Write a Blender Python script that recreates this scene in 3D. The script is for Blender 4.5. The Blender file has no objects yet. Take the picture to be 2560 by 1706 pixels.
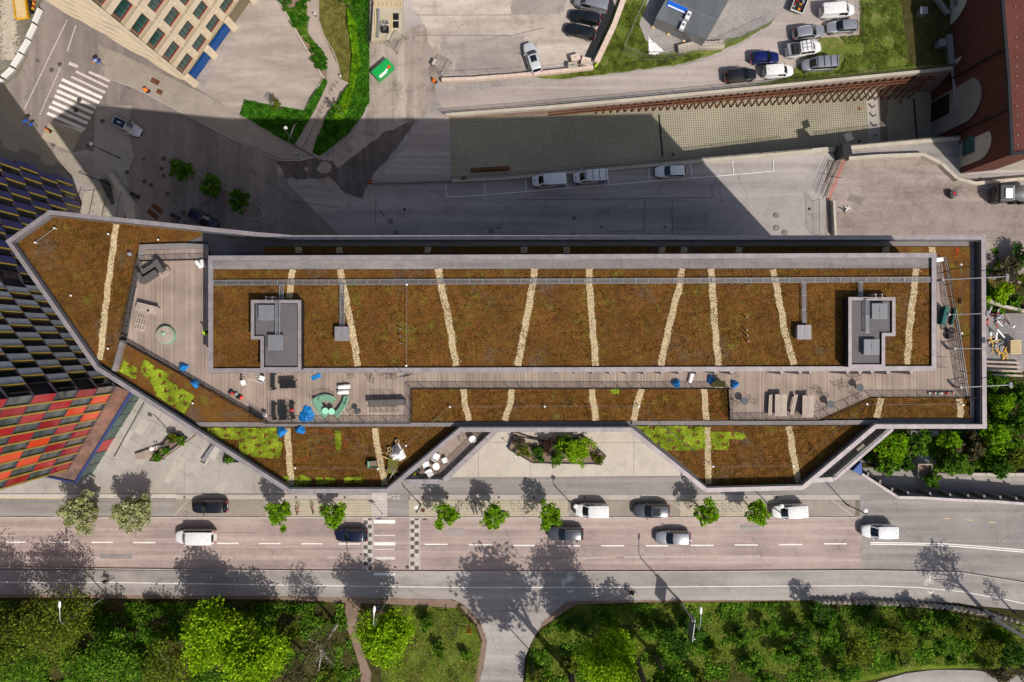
import bpy, bmesh, math, random
import numpy as np
from mathutils import Vector, Matrix
from mathutils.geometry import tessellate_polygon
random.seed(7); RNG = np.random.default_rng(7)
S = bpy.context.scene; COL = S.collection
R = math.radians
# ---------------------------------------------------------------- camera, sky, sun
F = 1706.667; ZC = 92.3
cam = bpy.data.cameras.new('camera'); cam.lens = 24; cam.sensor_width = 36; cam.clip_end = 900; cam.clip_start = .5
camo = bpy.data.objects.new('camera', cam); COL.objects.link(camo); camo.location = (0, 0, ZC); S.camera = camo
ELEV, AZ = R(50), R(137.2)
w = bpy.data.worlds.new("World"); S.world = w; w.use_nodes = True
nt = w.node_tree; sky = nt.nodes.new('ShaderNodeTexSky'); sky.sky_type = 'NISHITA'; sky.sun_disc = False
sky.sun_elevation = ELEV; sky.sun_rotation = AZ; sky.dust_density = 2.5
bg = nt.nodes['Background']; bg.inputs[1].default_value = .105; nt.links.new(sky.outputs[0], bg.inputs[0])
sl = bpy.data.lights.new('sun', 'SUN'); sl.energy = 4.3; sl.angle = R(.5); sl.color = (1, .93, .84)
so = bpy.data.objects.new('sun', sl); COL.objects.link(so); so.location = (60, -60, 120)
SD = Vector((math.cos(ELEV)*math.sin(AZ), math.cos(ELEV)*math.cos(AZ), math.sin(ELEV)))
so.rotation_euler = SD.to_track_quat('Z', 'Y').to_euler()
S.view_settings.view_transform = 'Standard'; S.view_settings.look = 'None'; S.view_settings.exposure = 0; S.view_settings.gamma = 1
S.view_settings.use_curve_mapping = False
S.render.resolution_x = 1024; S.render.resolution_y = 682

ZN = -12.4      # level of the northern yard; the southern street is z = 0
ZR = 26.6       # coping of the long roof
ZP = 30.25      # coping of the raised roof
def W(x, y, z=0.0):
    s = (ZC-z)/F; return ((x-1280)*s, (853-y)*s)
def WP(pts, z=0.0): return [W(x, y, z) for x, y in pts]

# ---------------------------------------------------------------- objects
def tag(o, label=None, cat=None, group=None, kind=None):
    if label: o['label'] = label
    if cat: o['category'] = cat
    if group: o['group'] = group
    if kind: o['kind'] = kind
    return o
def empty(name, loc, rz=0, label=None, cat=None, group=None):
    o = bpy.data.objects.new(name, None); o.location = loc; o.rotation_euler = (0, 0, rz); COL.objects.link(o)
    o.empty_display_size = .2
    return tag(o, label, cat, group)
def wloc(o):
    v = Vector((0, 0, 0))
    while o: v += Vector(o.location); o = o.parent
    return v
def children(o): return list(o.children)
def copy_tree(o, parent=None):
    c = o.copy(); COL.objects.link(c); c.parent = parent
    for ch in children(o): copy_tree(ch, c)
    return c
def inst(name, mesh, parent, loc, rot=(0, 0, 0), scale=(1, 1, 1)):
    o = bpy.data.objects.new(name, mesh); o.parent = parent; o.location = loc; o.rotation_euler = rot; o.scale = scale
    COL.objects.link(o); return o
class MB:
    def __init__(s): s.v = []; s.f = []
    def add(s, vs, fs):
        n = len(s.v); s.v += [tuple(v) for v in vs]; s.f += [tuple(i+n for i in f) for f in fs]; return s
    def box(s, cx, cy, cz, sx, sy, sz, rz=0, M=None):
        vs = []
        c, d = math.cos(rz), math.sin(rz)
        for z in (-.5, .5):
            for x, y in ((-.5, -.5), (.5, -.5), (.5, .5), (-.5, .5)):
                X, Y = x*sx, y*sy; p = Vector((cx+X*c-Y*d, cy+X*d+Y*c, cz+z*sz))
                vs.append(M @ p if M else p)
        return s.add(vs, [(3, 2, 1, 0), (4, 5, 6, 7), (0, 1, 5, 4), (1, 2, 6, 5), (2, 3, 7, 6), (3, 0, 4, 7)])
    def prism(s, pts, z0, z1, cap=True, bottom=False):
        a = sum(pts[i][0]*pts[(i+1) % len(pts)][1]-pts[(i+1) % len(pts)][0]*pts[i][1] for i in range(len(pts)))
        if a < 0: pts = pts[::-1]
        n = len(pts); vs = [(x, y, z0) for x, y in pts]+[(x, y, z1) for x, y in pts]
        fs = [(i, (i+1) % n, n+(i+1) % n, n+i) for i in range(n)]
        if cap: fs.append(tuple(range(n, 2*n)))
        if bottom: fs.append(tuple(range(n-1, -1, -1)))
        return s.add(vs, fs)
    def sheet(s, pts, z, holes=()):
        P = [[Vector((x, y, 0)) for x, y in pts]]+[[Vector((x, y, 0)) for x, y in h] for h in holes]
        tr = tessellate_polygon(P); flat = [p for l in P for p in l]
        fs = []
        for a, b, c in tr:
            n = (flat[b]-flat[a]).cross(flat[c]-flat[a]).z
            fs.append((a, b, c) if n > 0 else (a, c, b))
        zf = z if callable(z) else (lambda x, y: z)
        return s.add([(p.x, p.y, zf(p.x, p.y)) for p in flat], fs)
    def tube(s, pts, r, n=6, closed=False, cap=True):
        pts = [Vector(p) for p in pts]; m = len(pts); rs = r if isinstance(r, (list, tuple)) else [r]*m
        n0 = len(s.v); up = Vector((0, 0, 1))
        for i, p in enumerate(pts):
            if closed: t = pts[(i+1) % m]-pts[i-1]
            else: t = pts[min(i+1, m-1)]-pts[max(i-1, 0)]
            t = t.normalized() if t.length > 1e-9 else up
            a = t.cross(up if abs(t.z) < .95 else Vector((1, 0, 0))).normalized(); b = a.cross(t)
            for k in range(n):
                q = 2*math.pi*k/n; s.v.append(tuple(p+(a*math.cos(q)+b*math.sin(q))*rs[i]))
        L = m if closed else m-1
        for i in range(L):
            j = (i+1) % m
            for k in range(n):
                l = (k+1) % n; s.f.append((n0+i*n+k, n0+j*n+k, n0+j*n+l, n0+i*n+l))
        if cap and not closed:
            s.f.append(tuple(n0+k for k in range(n))); s.f.append(tuple(n0+(m-1)*n+k for k in range(n-1, -1, -1)))
        return s
    def cyl(s, x, y, z0, z1, r, n=16, r1=None):
        r1 = r if r1 is None else r1; n0 = len(s.v)
        for z, q in ((z0, r), (z1, r1)):
            for k in range(n): a = 2*math.pi*k/n; s.v.append((x+q*math.cos(a), y+q*math.sin(a), z))
        s.f += [(n0+k, n0+(k+1) % n, n0+n+(k+1) % n, n0+n+k) for k in range(n)]
        s.f.append(tuple(n0+n+k for k in range(n))); s.f.append(tuple(n0+k for k in range(n-1, -1, -1))); return s
    def loft(s, rings, close=True, cap=True):
        n = len(rings[0]); n0 = len(s.v)
        for r in rings: s.v += [tuple(p) for p in r]
        for i in range(len(rings)-1):
            for k in range(n if close else n-1):
                l = (k+1) % n; s.f.append((n0+i*n+k, n0+i*n+l, n0+(i+1)*n+l, n0+(i+1)*n+k))
        if cap and close:
            s.f.append(tuple(n0+k for k in range(n-1, -1, -1))); s.f.append(tuple(n0+(len(rings)-1)*n+k for k in range(n)))
        return s
    def blob(s, x, y, z, rx, ry, rz, n=10, m=6, jit=0, rot=0):
        n0 = len(s.v); c, d = math.cos(rot), math.sin(rot)
        for i in range(m+1):
            t = math.pi*i/m
            for k in range(n):
                a = 2*math.pi*k/n; q = 1+random.uniform(-jit, jit)
                X = rx*math.sin(t)*math.cos(a)*q; Y = ry*math.sin(t)*math.sin(a)*q
                s.v.append((x+X*c-Y*d, y+X*d+Y*c, z+rz*math.cos(t)*q))
        for i in range(m):
            for k in range(n):
                l = (k+1) % n; s.f.append((n0+i*n+k, n0+(i+1)*n+k, n0+(i+1)*n+l, n0+i*n+l))
        return s
    def mesh(s, name, mat=None, smooth=False):
        me = bpy.data.meshes.new(name); me.from_pydata(s.v, [], s.f); me.validate(); me.update()
        if mat: me.materials.append(mat)
        if smooth:
            me.polygons.foreach_set('use_smooth', [True]*len(me.polygons))
            if smooth is not True: me.set_sharp_from_angle(angle=R(smooth))
        return me
    def build(s, name, mat, parent=None, smooth=False, loc=None, bevel=0, local=False):
        """vertices are world coordinates unless local; the object's origin goes to its base"""
        if parent is not None and not local:
            o0 = wloc(parent); s.v = [(x-o0.x, y-o0.y, z-o0.z) for x, y, z in s.v]
        if parent is None and not local and s.v:
            a = np.array(s.v); c = (a.min(0)+a.max(0))/2; c[2] = a[:, 2].min()
            s.v = [tuple(p) for p in (a-c)]; loc = tuple(c)
        o = bpy.data.objects.new(name, s.mesh(name, mat, smooth)); COL.objects.link(o)
        if parent is not None: o.parent = parent
        if loc: o.location = loc
        if bevel:
            m = o.modifiers.new('bevel', 'BEVEL'); m.width = bevel; m.segments = 2; m.limit_method = 'ANGLE'
        return o
def struct(name, mb, mat, label=None, **k):
    s0 = mb.build(name, mat, None, local=True, **k); s0['kind'] = 'structure'
    if label: s0['label'] = label
    return s0
def thing(name, loc, label, cat, group=None, rz=0): return empty(name, loc, rz, label, cat, group)

# ---------------------------------------------------------------- materials
def srgb(h):
    if isinstance(h, str):
        c = [int(h[i:i+2], 16)/255 for i in (0, 2, 4)]; return tuple(x/12.92 if x <= .04045 else ((x+.055)/1.055)**2.4 for x in c)
    return tuple(h)
class NM:
    def __init__(s, name):
        s.m = bpy.data.materials.new(name); s.m.use_nodes = True; s.t = s.m.node_tree; s.b = s.t.nodes['Principled BSDF']
        s.tc = s.t.nodes.new('ShaderNodeTexCoord').outputs['Object']
    def n(s, typ, **k):
        o = s.t.nodes.new(typ)
        for a, v in k.items(): setattr(o, a, v)
        return o
    def l(s, a, b): s.t.links.new(a, b)
    def noise(s, scale, detail=4, rough=.6, stretch=None, rot=0, lo=.35, hi=.65, off=0):
        t = s.n('ShaderNodeTexNoise'); t.inputs['Scale'].default_value = scale; t.inputs['Detail'].default_value = detail; t.inputs['Roughness'].default_value = rough
        mp = s.n('ShaderNodeMapping'); mp.inputs['Rotation'].default_value[2] = rot; mp.inputs['Location'].default_value[0] = off
        if stretch: mp.inputs['Scale'].default_value = (*stretch, 1)
        s.l(s.tc, mp.inputs[0]); s.l(mp.outputs[0], t.inputs[0])
        r = s.n('ShaderNodeMapRange'); r.inputs[1].default_value = lo; r.inputs[2].default_value = hi; s.l(t.outputs[0], r.inputs[0]); return r.outputs[0]
    def mix(s, f, a, b, typ='MIX'):
        m = s.n('ShaderNodeMix', data_type='RGBA', blend_type=typ)
        for i, v in ((0, f), (6, a), (7, b)):
            if hasattr(v, 'links'): s.l(v, m.inputs[i])
            elif i == 0: m.inputs[0].default_value = v
            else: m.inputs[i].default_value = (*v[:3], 1)
        return m.outputs[2]
    def mul(s, a, k):
        m = s.n('ShaderNodeMath', operation='MULTIPLY'); s.l(a, m.inputs[0])
        if hasattr(k, 'links'): s.l(k, m.inputs[1])
        else: m.inputs[1].default_value = k
        return m.outputs[0]
    def out(s, col, rough=.8, metal=0, bump=None, bd=.02, spec=.4, **k):
        if hasattr(col, 'links'): s.l(col, s.b.inputs['Base Color'])
        else: s.b.inputs['Base Color'].default_value = (*col, 1)
        s.b.inputs['Roughness'].default_value = rough; s.b.inputs['Metallic'].default_value = metal; s.b.inputs['Specular IOR Level'].default_value = spec
        if bump is not None:
            b = s.n('ShaderNodeBump'); b.inputs['Distance'].default_value = bd; b.inputs['Strength'].default_value = 1; s.l(bump, b.inputs['Height']); s.l(b.outputs[0], s.b.inputs['Normal'])
        for a, v in k.items(): s.b.inputs[a].default_value = v
        return s.m
def plain(name, c, rough=.6, metal=0, var=.12, sc=1.5, spec=.4, **k):
    n = NM(name); c = srgb(c); f = n.noise(sc, 5, .65)
    col = n.mix(f, tuple(x*(1-var) for x in c), tuple(min(1, x*(1+var)) for x in c))
    r = n.mul(n.noise(sc*3, 3), .0)
    return n.out(col, rough, metal, spec=spec, **k)
def ground(name, c, c2=None, stain=None, sc=.12, fine=9, streak=None, rot=0, dirt=.5, bd=.01, speck=.18, patch=None, crack=0):
    """weathered mineral surface: broad tone shifts, streaks of wear, stains, grain"""
    n = NM(name); c = srgb(c); c2 = srgb(c2) if c2 else tuple(x*1.35 for x in c); stain = srgb(stain) if stain else tuple(x*.6 for x in c)
    a = n.noise(sc, 6, .62, lo=.32, hi=.68); col = n.mix(a, c, c2)
    if streak: col = n.mix(n.mul(n.noise(1, 5, .6, stretch=streak, rot=rot, lo=.45, hi=.68), .8), col, tuple(x*1.3 for x in c2))
    if streak: col = n.mix(n.mul(n.noise(1, 5, .6, stretch=(streak[0]*1.7, streak[1]*1.4), rot=rot, lo=.52, hi=.75, off=9), .5), col, stain)
    col = n.mix(n.mul(n.noise(sc*4.2, 7, .7, lo=.5, hi=.75, off=5), dirt), col, stain)
    if crack:
        vo = n.n('ShaderNodeTexVoronoi', feature='DISTANCE_TO_EDGE'); vo.inputs['Scale'].default_value = crack
        nz = n.n('ShaderNodeTexNoise'); nz.inputs['Scale'].default_value = .8; nz.inputs['Detail'].default_value = 6; n.l(n.tc, nz.inputs[0])
        va = n.n('ShaderNodeVectorMath', operation='MULTIPLY_ADD'); va.inputs[1].default_value = (2.2, 2.2, 0); n.l(nz.outputs['Color'], va.inputs[0]); n.l(n.tc, va.inputs[2]); n.l(va.outputs[0], vo.inputs['Vector'])
        mr = n.n('ShaderNodeMapRange'); mr.inputs[1].default_value = .0; mr.inputs[2].default_value = .006; mr.inputs[3].default_value = .55; mr.inputs[4].default_value = 0; n.l(vo.outputs['Distance'], mr.inputs[0])
        col = n.mix(n.mul(mr.outputs[0], n.noise(.15, 3, lo=.45, hi=.6, off=77)), col, tuple(x*.5 for x in stain))
    col = n.mix(n.mul(n.noise(1.3, 8, .85, lo=.5, hi=.72, off=63), .35), col, tuple(x*1.3 for x in c2)); col = n.mix(n.mul(n.noise(.9, 9, .85, lo=.53, hi=.7, off=91), .5), col, stain)
    if patch: col = n.mix(n.noise(sc*.7, 3, .5, lo=.52, hi=.56, off=31), col, srgb(patch))
    g = n.noise(fine, 3, .8, lo=.2, hi=.8)
    sp = n.mix(g, (1-speck,)*3, (1+speck,)*3); col = n.mix(1.0, col, sp, 'MULTIPLY')
    return n.out(col, .9, bump=g, bd=bd, spec=.25)
M = {}
M['asphalt_s'] = ground('road_asphalt', '8c7d79', 'a8978f', '6e605b', sc=.14, crack=.07, streak=(.02, .9), dirt=.3, fine=14)
M['asphalt_g'] = ground('grey_asphalt', '7d7875', '918b87', '67625f', sc=.12, crack=.09, streak=(.02, .8), dirt=.3, fine=14)
M['asphalt_path'] = ground('path_asphalt', '86807c', '9a9490', '716b68', sc=.2, crack=.09, streak=(.03, .5), dirt=.25, fine=14)
M['asphalt_n'] = ground('yard_asphalt', '8c8685', 'a39b97', '6d6766', sc=.05, crack=.09, streak=(.015, .3), dirt=.4, fine=12)
M['road_n'] = ground('drive_asphalt', '958a84', 'a69b94', '7e746e', sc=.06, streak=(.02, .8), rot=R(-9), dirt=.3)
M['road_w'] = ground('turning_asphalt', '766e6c', '8b807a', '5c5452', sc=.08, crack=.09, streak=(.3, .03), rot=R(-28), dirt=.4)
M['dirt'] = ground('packed_dirt', '8b7f78', 'a69a90', '605650', sc=.12, streak=(.5, .07), rot=R(-50), dirt=.8, bd=.04, fine=6)
M['mud'] = ground('wet_mud', '564d4b', '6e6462', '3b3432', sc=.25, streak=(.6, .06), rot=R(-48), dirt=.6, bd=.03)
M['yard'] = ground('dusty_concrete', '9f938a', 'bbb0a5', '786d63', sc=.1, crack=.1, streak=(.04, .3), rot=R(35), dirt=.7, bd=.01)
M['yard2'] = ground('worn_concrete', '8b827d', 'a0968f', '756d67', sc=.15, streak=(.05, .5), rot=R(-20), dirt=.6)
M['gravel'] = ground('grey_gravel', '8b8683', 'a09a95', '706b67', sc=.15, dirt=.5, fine=5, speck=.4, bd=.05)
M['gravel_e'] = ground('dusty_gravel', '7d7069', '9d9088', '5c514b', sc=.12, streak=(.03, .3), rot=R(12), dirt=.5, fine=5, speck=.3, bd=.04)
M['mudgreen'] = ground('mossy_mud', '6b675b', '8a867a', '4d4a3c', sc=.2, dirt=.8, fine=5, speck=.3, bd=.06)
M['plaza'] = ground('cast_concrete', 'b0a79b', 'c2b9ad', '968e84', sc=.12, dirt=.55, fine=10, speck=.08)
M['plaza_w'] = ground('cast_concrete_grey', '97918a', 'aba59d', '78736e', sc=.14, dirt=.6, fine=10, speck=.08)
M['patch'] = ground('cleaned_concrete', 'a39d94', 'b3ada4', '8f8a83', sc=.3, dirt=.4)
M['slab'] = ground('smooth_concrete', '90867f', 'a0958d', '7d746d', sc=.08, streak=(.1, .6), rot=R(60), dirt=.35, speck=.06)
M['pathslab'] = ground('garden_path', '9a8d84', 'a89a90', '877b73', sc=.3, dirt=.3, speck=.15)
M['joint'] = ground('joint_fill', '6b6359', '787065', '57504a', sc=.5, speck=.2)
M['kerb'] = ground('kerb_granite', 'a69e97', 'b7afa8', '8d857f', sc=.6, speck=.2)
M['pav'] = ground('paving_stone', 'aaa08d', 'b8ae9a', '8e8574', sc=.4, speck=.15)
M['pav2'] = ground('paving_stone_dark', '958c81', 'a59b90', '7c746b', sc=.4, speck=.15)
M['cobble'] = ground('cobblestone', 'b3aaa3', 'c0b8b0', '968e87', sc=.5, fine=5, speck=.35)
M['darkpav'] = ground('dark_paving', '55504d', '625d5a', '45413e', sc=.6)
M['lightpav'] = ground('light_paving', 'b3aaa4', 'c2b9b3', '968e89', sc=.6)
M['soil'] = ground('soil', '7b6658', '8d796a', '5c4c40', sc=.4, dirt=.6, fine=6, speck=.3, bd=.05)
M['white'] = ground('road_paint', 'e0dcd6', 'eeeae4', 'b0a8a2', sc=1.2, dirt=.55, fine=8, speck=.1)
M['worn'] = ground('worn_paint', 'c8beb8', 'd8cec8', '96887f', sc=1.5, dirt=.8, fine=5, speck=.3)
M['faint'] = ground('faint_paint', 'a3948b', 'b8aaa0', '8c7d78', sc=2.5, dirt=.9, fine=5, speck=.3)
M['yellowp'] = ground('yellow_paint', 'c9b370', 'd5c080', '9c8a5c', sc=1.5, dirt=.6)
M['concrete'] = ground('concrete_wall', 'ada496', 'bcb3a5', '8e8678', sc=.4, dirt=.5, fine=8, speck=.1)
M['concrete_pink'] = ground('concrete_block', 'c9b3a4', 'd4c0b2', 'a38f82', sc=.5, dirt=.5)
M['concrete_d'] = ground('concrete_dark', '7e7a76', '8d8984', '66625f', sc=.4, dirt=.5)
M['stone_b'] = ground('facade_stone', 'c3b39b', 'd0c1aa', 'ab9c86', sc=.5, dirt=.25, speck=.06)
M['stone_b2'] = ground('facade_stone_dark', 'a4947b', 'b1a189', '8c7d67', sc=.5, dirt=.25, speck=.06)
M['stone_b3'] = ground('shaded_joint_stone', '6e6250', '7a6e5a', '5c5142', sc=.5)  # backing stone darkened to paint shade into the gaps between fins
M['brick'] = ground('brown_brick', '553229', '60392f', '472a22', sc=.6, dirt=.3, fine=5, speck=.2)
M['corten'] = ground('rusty_steel', '5e3b2a', '704a35', '46291e', sc=.8, dirt=.6)
M['roofrust'] = ground('rust_roof', '57302a', '623830', '452620', sc=.5, dirt=.4)
M['guard'] = plain('clear_guard_glass', '9fb4b4', .05, 0, .05, 1); M['guard'].node_tree.nodes['Principled BSDF'].inputs['Alpha'].default_value = .25
M['membrane'] = ground('roof_membrane', '736d6c', '837c7a', '5c5756', sc=.3, streak=(.05, .6), dirt=.5, speck=.08)
M['membrane_d'] = ground('roof_membrane_dark', '5d595a', '6a6566', '4a4748', sc=.3, dirt=.4, speck=.08)
M['coping'] = plain('coping_metal', '958d8e', .5, .3, .16, 1.1)
M['alu'] = plain('aluminium', 'a9abae', .4, .7, .06, 2)
M['galv'] = plain('galvanised_steel', '9a9c9e', .5, .6, .1, 3)
M['steel_d'] = plain('dark_steel', '2e2f31', .5, .4, .1, 3)
M['black'] = plain('black_plastic', '161618', .5, 0, .1, 3)
M['rubber'] = plain('tyre_rubber', '1b1b1c', .85, 0, .1, 5)
M['skylight'] = plain('skylight_cover', '7f8083', .35, .2, .05, 2)
M['whitep'] = plain('white_paint', 'e8e8e6', .35, 0, .03, 2)
M['whitecloth'] = plain('white_cloth', 'e6e4e2', .8, 0, .06, 6)
M['bluetarp'] = plain('blue_tarpaulin', '1674b8', .45, 0, .35, 4)
M['red'] = plain('red_paint', 'b0202a', .4, 0, .2, 3)
M['orange'] = plain('orange_paint', 'e04a1c', .5, 0, .1, 3)
M['yellow'] = plain('yellow_paint_metal', 'd6a21c', .4, 0, .15, 3)
M['greenp'] = plain('green_container_paint', '18a04c', .4, 0, .1, 2)
M['mint'] = plain('mint_metal', '9fdcb8', .4, .1, .05, 3)
M['mintd'] = plain('mint_mesh', '7fae94', .5, .1, .08, 6)
M['teal'] = plain('teal_fabric', '1f5d58', .7, 0, .15, 3)
M['greyfurn'] = plain('grey_powder_coat', '4a4b4f', .5, .1, .08, 3)
M['greyslat'] = plain('grey_composite', '54514f', .7, 0, .15, 3)
M['wood'] = ground('weathered_wood', '9d8f83', 'b0a295', '82756b', sc=.8, streak=(1, .2), dirt=.4, speck=.1)
M['rawwood'] = ground('raw_timber', 'c9b183', 'd9c297', 'a88f64', sc=.8, dirt=.3)
M['skin'] = plain('skin', 'c58f74', .6, 0, .05, 3)
M['hivis'] = plain('hi_vis_yellow', 'c8f01e', .6, 0, .08, 3)
M['navycl'] = plain('navy_cloth', '232c47', .8, 0, .1, 5)
M['blackcl'] = plain('black_cloth', '1c1c20', .85, 0, .1, 5)
M['blue'] = plain('blue_metal', '104a8e', .3, .2, .08, 1)
M['navyblue'] = plain('indigo_metal', '3c4e86', .3, .5, .08, 1)
M['signblue'] = plain('sign_blue', '1d5fc4', .4, 0, .03, 1)
M['signyel'] = plain('sign_yellow', 'f2b81d', .4, 0, .03, 1)
M['stonewall'] = ground('field_stone', '8d877f', 'a29c93', '6c675f', sc=.7, dirt=.5, bd=.04)
M['shedroof'] = ground('cabin_roof', '565a5e', '606468', '484c50', sc=.25, streak=(.2, .02), rot=R(27), speck=.05)
M['bark'] = ground('bark', '6b5e52', '7c6e61', '4d4238', sc=2, speck=.3)
M['birchbark'] = ground('birch_bark', 'c9c2b6', 'ddd7cc', '6f685f', sc=3, dirt=.6)
M['tile_metal'] = plain('bronze_cladding', '94796c', .3, .5, .25, .7)
def glass(name, c, rough=.05, var=.5, sc=.3, metal=0, spec=.9):
    n = NM(name); c = srgb(c); col = n.mix(n.noise(sc, 4, .6), tuple(x*(1-var) for x in c), tuple(x*(1+var) for x in c))
    return n.out(col, rough, metal, spec=spec)
M['glass'] = glass('window_glass', '26413d', sc=.5)
M['glass_g'] = glass('green_glass', '2c4a46', sc=.4)
M['glass_d'] = glass('dark_glass', '15191d', sc=.5)
M['glass_s'] = glass('smoky_glass', '464c4c', sc=.4)
M['carglass'] = glass('car_glass', '10161a', var=.3, sc=1.5)
M['p_red'] = plain('red_glazed_panel', '9c1e26', .12, 0, .1, .5, spec=.7)
M['p_orange'] = plain('orange_glazed_panel', 'c84018', .12, 0, .08, .5, spec=.7)
M['p_dred'] = plain('dark_red_glazed_panel', '86121c', .12, 0, .1, .5, spec=.7)
M['p_grey'] = plain('blue_grey_panel', 'aab3c0', .6, .0, .12, .5, spec=.7)
M['p_navy'] = plain('navy_glazed_panel', '2b2d5e', .5, 0, .2, .5, spec=.7)
M['gold'] = plain('brass_reveal', '9c8642', .5, .2, .1, 1)
M['plum'] = plain('plum_pilaster', '3e3840', .4, .2, .1, 1)
def paint(name, c, metal=0.0, rough=.25):
    n = NM(name); c = srgb(c); col = n.mix(n.noise(2, 5), tuple(x*.93 for x in c), tuple(min(1, x*1.05) for x in c))
    return n.out(col, rough, metal, spec=.5, **{'Coat Weight': .6, 'Coat Roughness': .06})
P_WHITE = paint('car_white', 'dcdcdb'); P_BLACK = paint('car_black', '16161a'); P_SILVER = paint('car_silver', '9b9da3', .5, .3)
P_GREY = paint('car_grey', '54575c', .5, .3); P_NAVY = paint('car_navy', '151d38', .3, .3); P_BLUE = paint('car_blue', '0f1a5c', .3, .3)
P_WSILV = paint('car_pale_silver', 'd3d6da', .3, .3)
# wet car parts
def leafmat(name, c1, c2, c3=None, trans=.35):
    m = bpy.data.materials.new(name); m.use_nodes = True; t = m.node_tree; t.nodes.clear()
    o = t.nodes.new('ShaderNodeOutputMaterial'); g = t.nodes.new('ShaderNodeNewGeometry'); cr = t.nodes.new('ShaderNodeValToRGB')
    cr.color_ramp.elements[0].color = (*srgb(c1), 1); cr.color_ramp.elements[1].color = (*srgb(c2), 1)
    if c3: e = cr.color_ramp.elements.new(.85); e.color = (*srgb(c2), 1); cr.color_ramp.elements[2].color = (*srgb(c3), 1)
    t.links.new(g.outputs['Random Per Island'], cr.inputs[0])
    tc = t.nodes.new('ShaderNodeTexCoord'); ns = t.nodes.new('ShaderNodeTexNoise'); ns.inputs['Scale'].default_value = .9
    t.links.new(tc.outputs['Object'], ns.inputs[0]); mr = t.nodes.new('ShaderNodeMapRange'); mr.inputs[1].default_value = .35; mr.inputs[2].default_value = .65; mr.inputs[3].default_value = .6; mr.inputs[4].default_value = 1.3
    t.links.new(ns.outputs[0], mr.inputs[0]); mx = t.nodes.new('ShaderNodeMix'); mx.data_type = 'RGBA'; mx.blend_type = 'MULTIPLY'; mx.inputs[0].default_value = 1
    t.links.new(cr.outputs[0], mx.inputs[6]); t.links.new(mr.outputs[0], mx.inputs[7])
    d = t.nodes.new('ShaderNodeBsdfDiffuse'); tr = t.nodes.new('ShaderNodeBsdfTranslucent'); ms = t.nodes.new('ShaderNodeMixShader'); ms.inputs[0].default_value = trans
    for x in (d, tr): t.links.new(mx.outputs[2], x.inputs[0])
    t.links.new(d.outputs[0], ms.inputs[1]); t.links.new(tr.outputs[0], ms.inputs[2]); t.links.new(ms.outputs[0], o.inputs[0]); return m
L = dict(maple=leafmat('maple_leaves', '4c7c10', '80a81e', '98b832'), lime=leafmat('bright_leaves', '5c8512', '93b820', 'b4cc34'),
    dark=leafmat('dark_leaves', '2c4c16', '4a7226', '688a32'), mid=leafmat('mid_leaves', '386018', '648c28', '92ac3c'),
    olive=leafmat('olive_leaves', '465418', '727f2a', '94a03e'), blossom=leafmat('whitebeam_leaves', '7a8648', 'b4b884', 'dedcb4'),
    bare=leafmat('dry_twigs', '4f4a34', '6c6646', '857e58'), purple=leafmat('purple_leaves', '3b2c28', '5a463e', '6e5a48'),
    moss=leafmat('fresh_sedum', '788a24', 'a2b436', 'b8c648', .2), sed=leafmat('sedum_tufts', '4a3416', '6e5026', '8a6a38', .1),
    grass=leafmat('grass_blades', '526428', '768636', '938e4c'), dry=leafmat('dry_grass', '6d6b35', '8b8648', 'a09a5c'),
    hedge=leafmat('hedge_leaves', '2b5c14', '467c20', '6a9430'), verge=leafmat('bright_ground_cover', '5a8c10', '7eac18', '9cc030'), yel=leafmat('yellow_flowers', 'c8b81c', 'e0d030'))
def sedum():
    n = NM('sedum_mat'); a = n.noise(.35, 6, .65, lo=.35, hi=.65)
    col = n.mix(a, srgb('5e401a'), srgb('764f24'))
    col = n.mix(n.mul(n.noise(.9, 6, .7, lo=.52, hi=.68, off=3), .7), col, srgb('4c3326'))
    col = n.mix(n.mul(n.noise(1.6, 5, .7, lo=.56, hi=.7, off=8), .6), col, srgb('7a4632'))
    col = n.mix(n.mul(n.noise(.6, 8, .85, lo=.53, hi=.64, off=17), .8), col, srgb('6e7028'))
    col = n.mix(n.mul(n.noise(5, 4, .7, lo=.55, hi=.75, off=2), .6), col, srgb('967340'))
    col = n.mix(n.mul(n.noise(.22, 6, .75, lo=.56, hi=.66, off=40), .8), col, srgb('66564a')); col = n.mix(n.mul(n.noise(.7, 6, .8, lo=.58, hi=.68, off=55), .5), col, srgb('8c4a34'))
    g = n.noise(7, 5, .8, lo=.25, hi=.75); col = n.mix(1.0, col, n.mix(g, (.6,)*3, (1.35,)*3), 'MULTIPLY')
    return n.out(col, .95, bump=g, bd=.05, spec=.1)
M['sedum'] = sedum()
def grassm(name, cs, sc=.35):
    n = NM(name); col = n.mix(n.noise(sc, 6, .7, lo=.38, hi=.62), srgb(cs[0]), srgb(cs[1]))
    col = n.mix(n.mul(n.noise(sc*2.6, 6, .75, lo=.5, hi=.66, off=7), .8), col, srgb(cs[2]))
    g = n.noise(6, 5, .85, lo=.25, hi=.75); col = n.mix(1.0, col, n.mix(g, (.65,)*3, (1.3,)*3), 'MULTIPLY')
    return n.out(col, .95, bump=g, bd=.08, spec=.1)
M['grass'] = grassm('park_grass', ('56681e', '70842a', '8c8646')); M['grass_dry'] = grassm('dry_lawn', ('67682f', '7b7a3c', '8d8250'))
M['grass_n'] = grassm('rough_grass', ('5d6c2a', '73803a', '8e8458')); M['grass_green'] = grassm('green_bed', ('2f5c14', '4a7c1a', '5c7a28'))
M['forest'] = grassm('forest_floor', ('3a3a1c', '4c4a26', '5c503a'))
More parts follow.
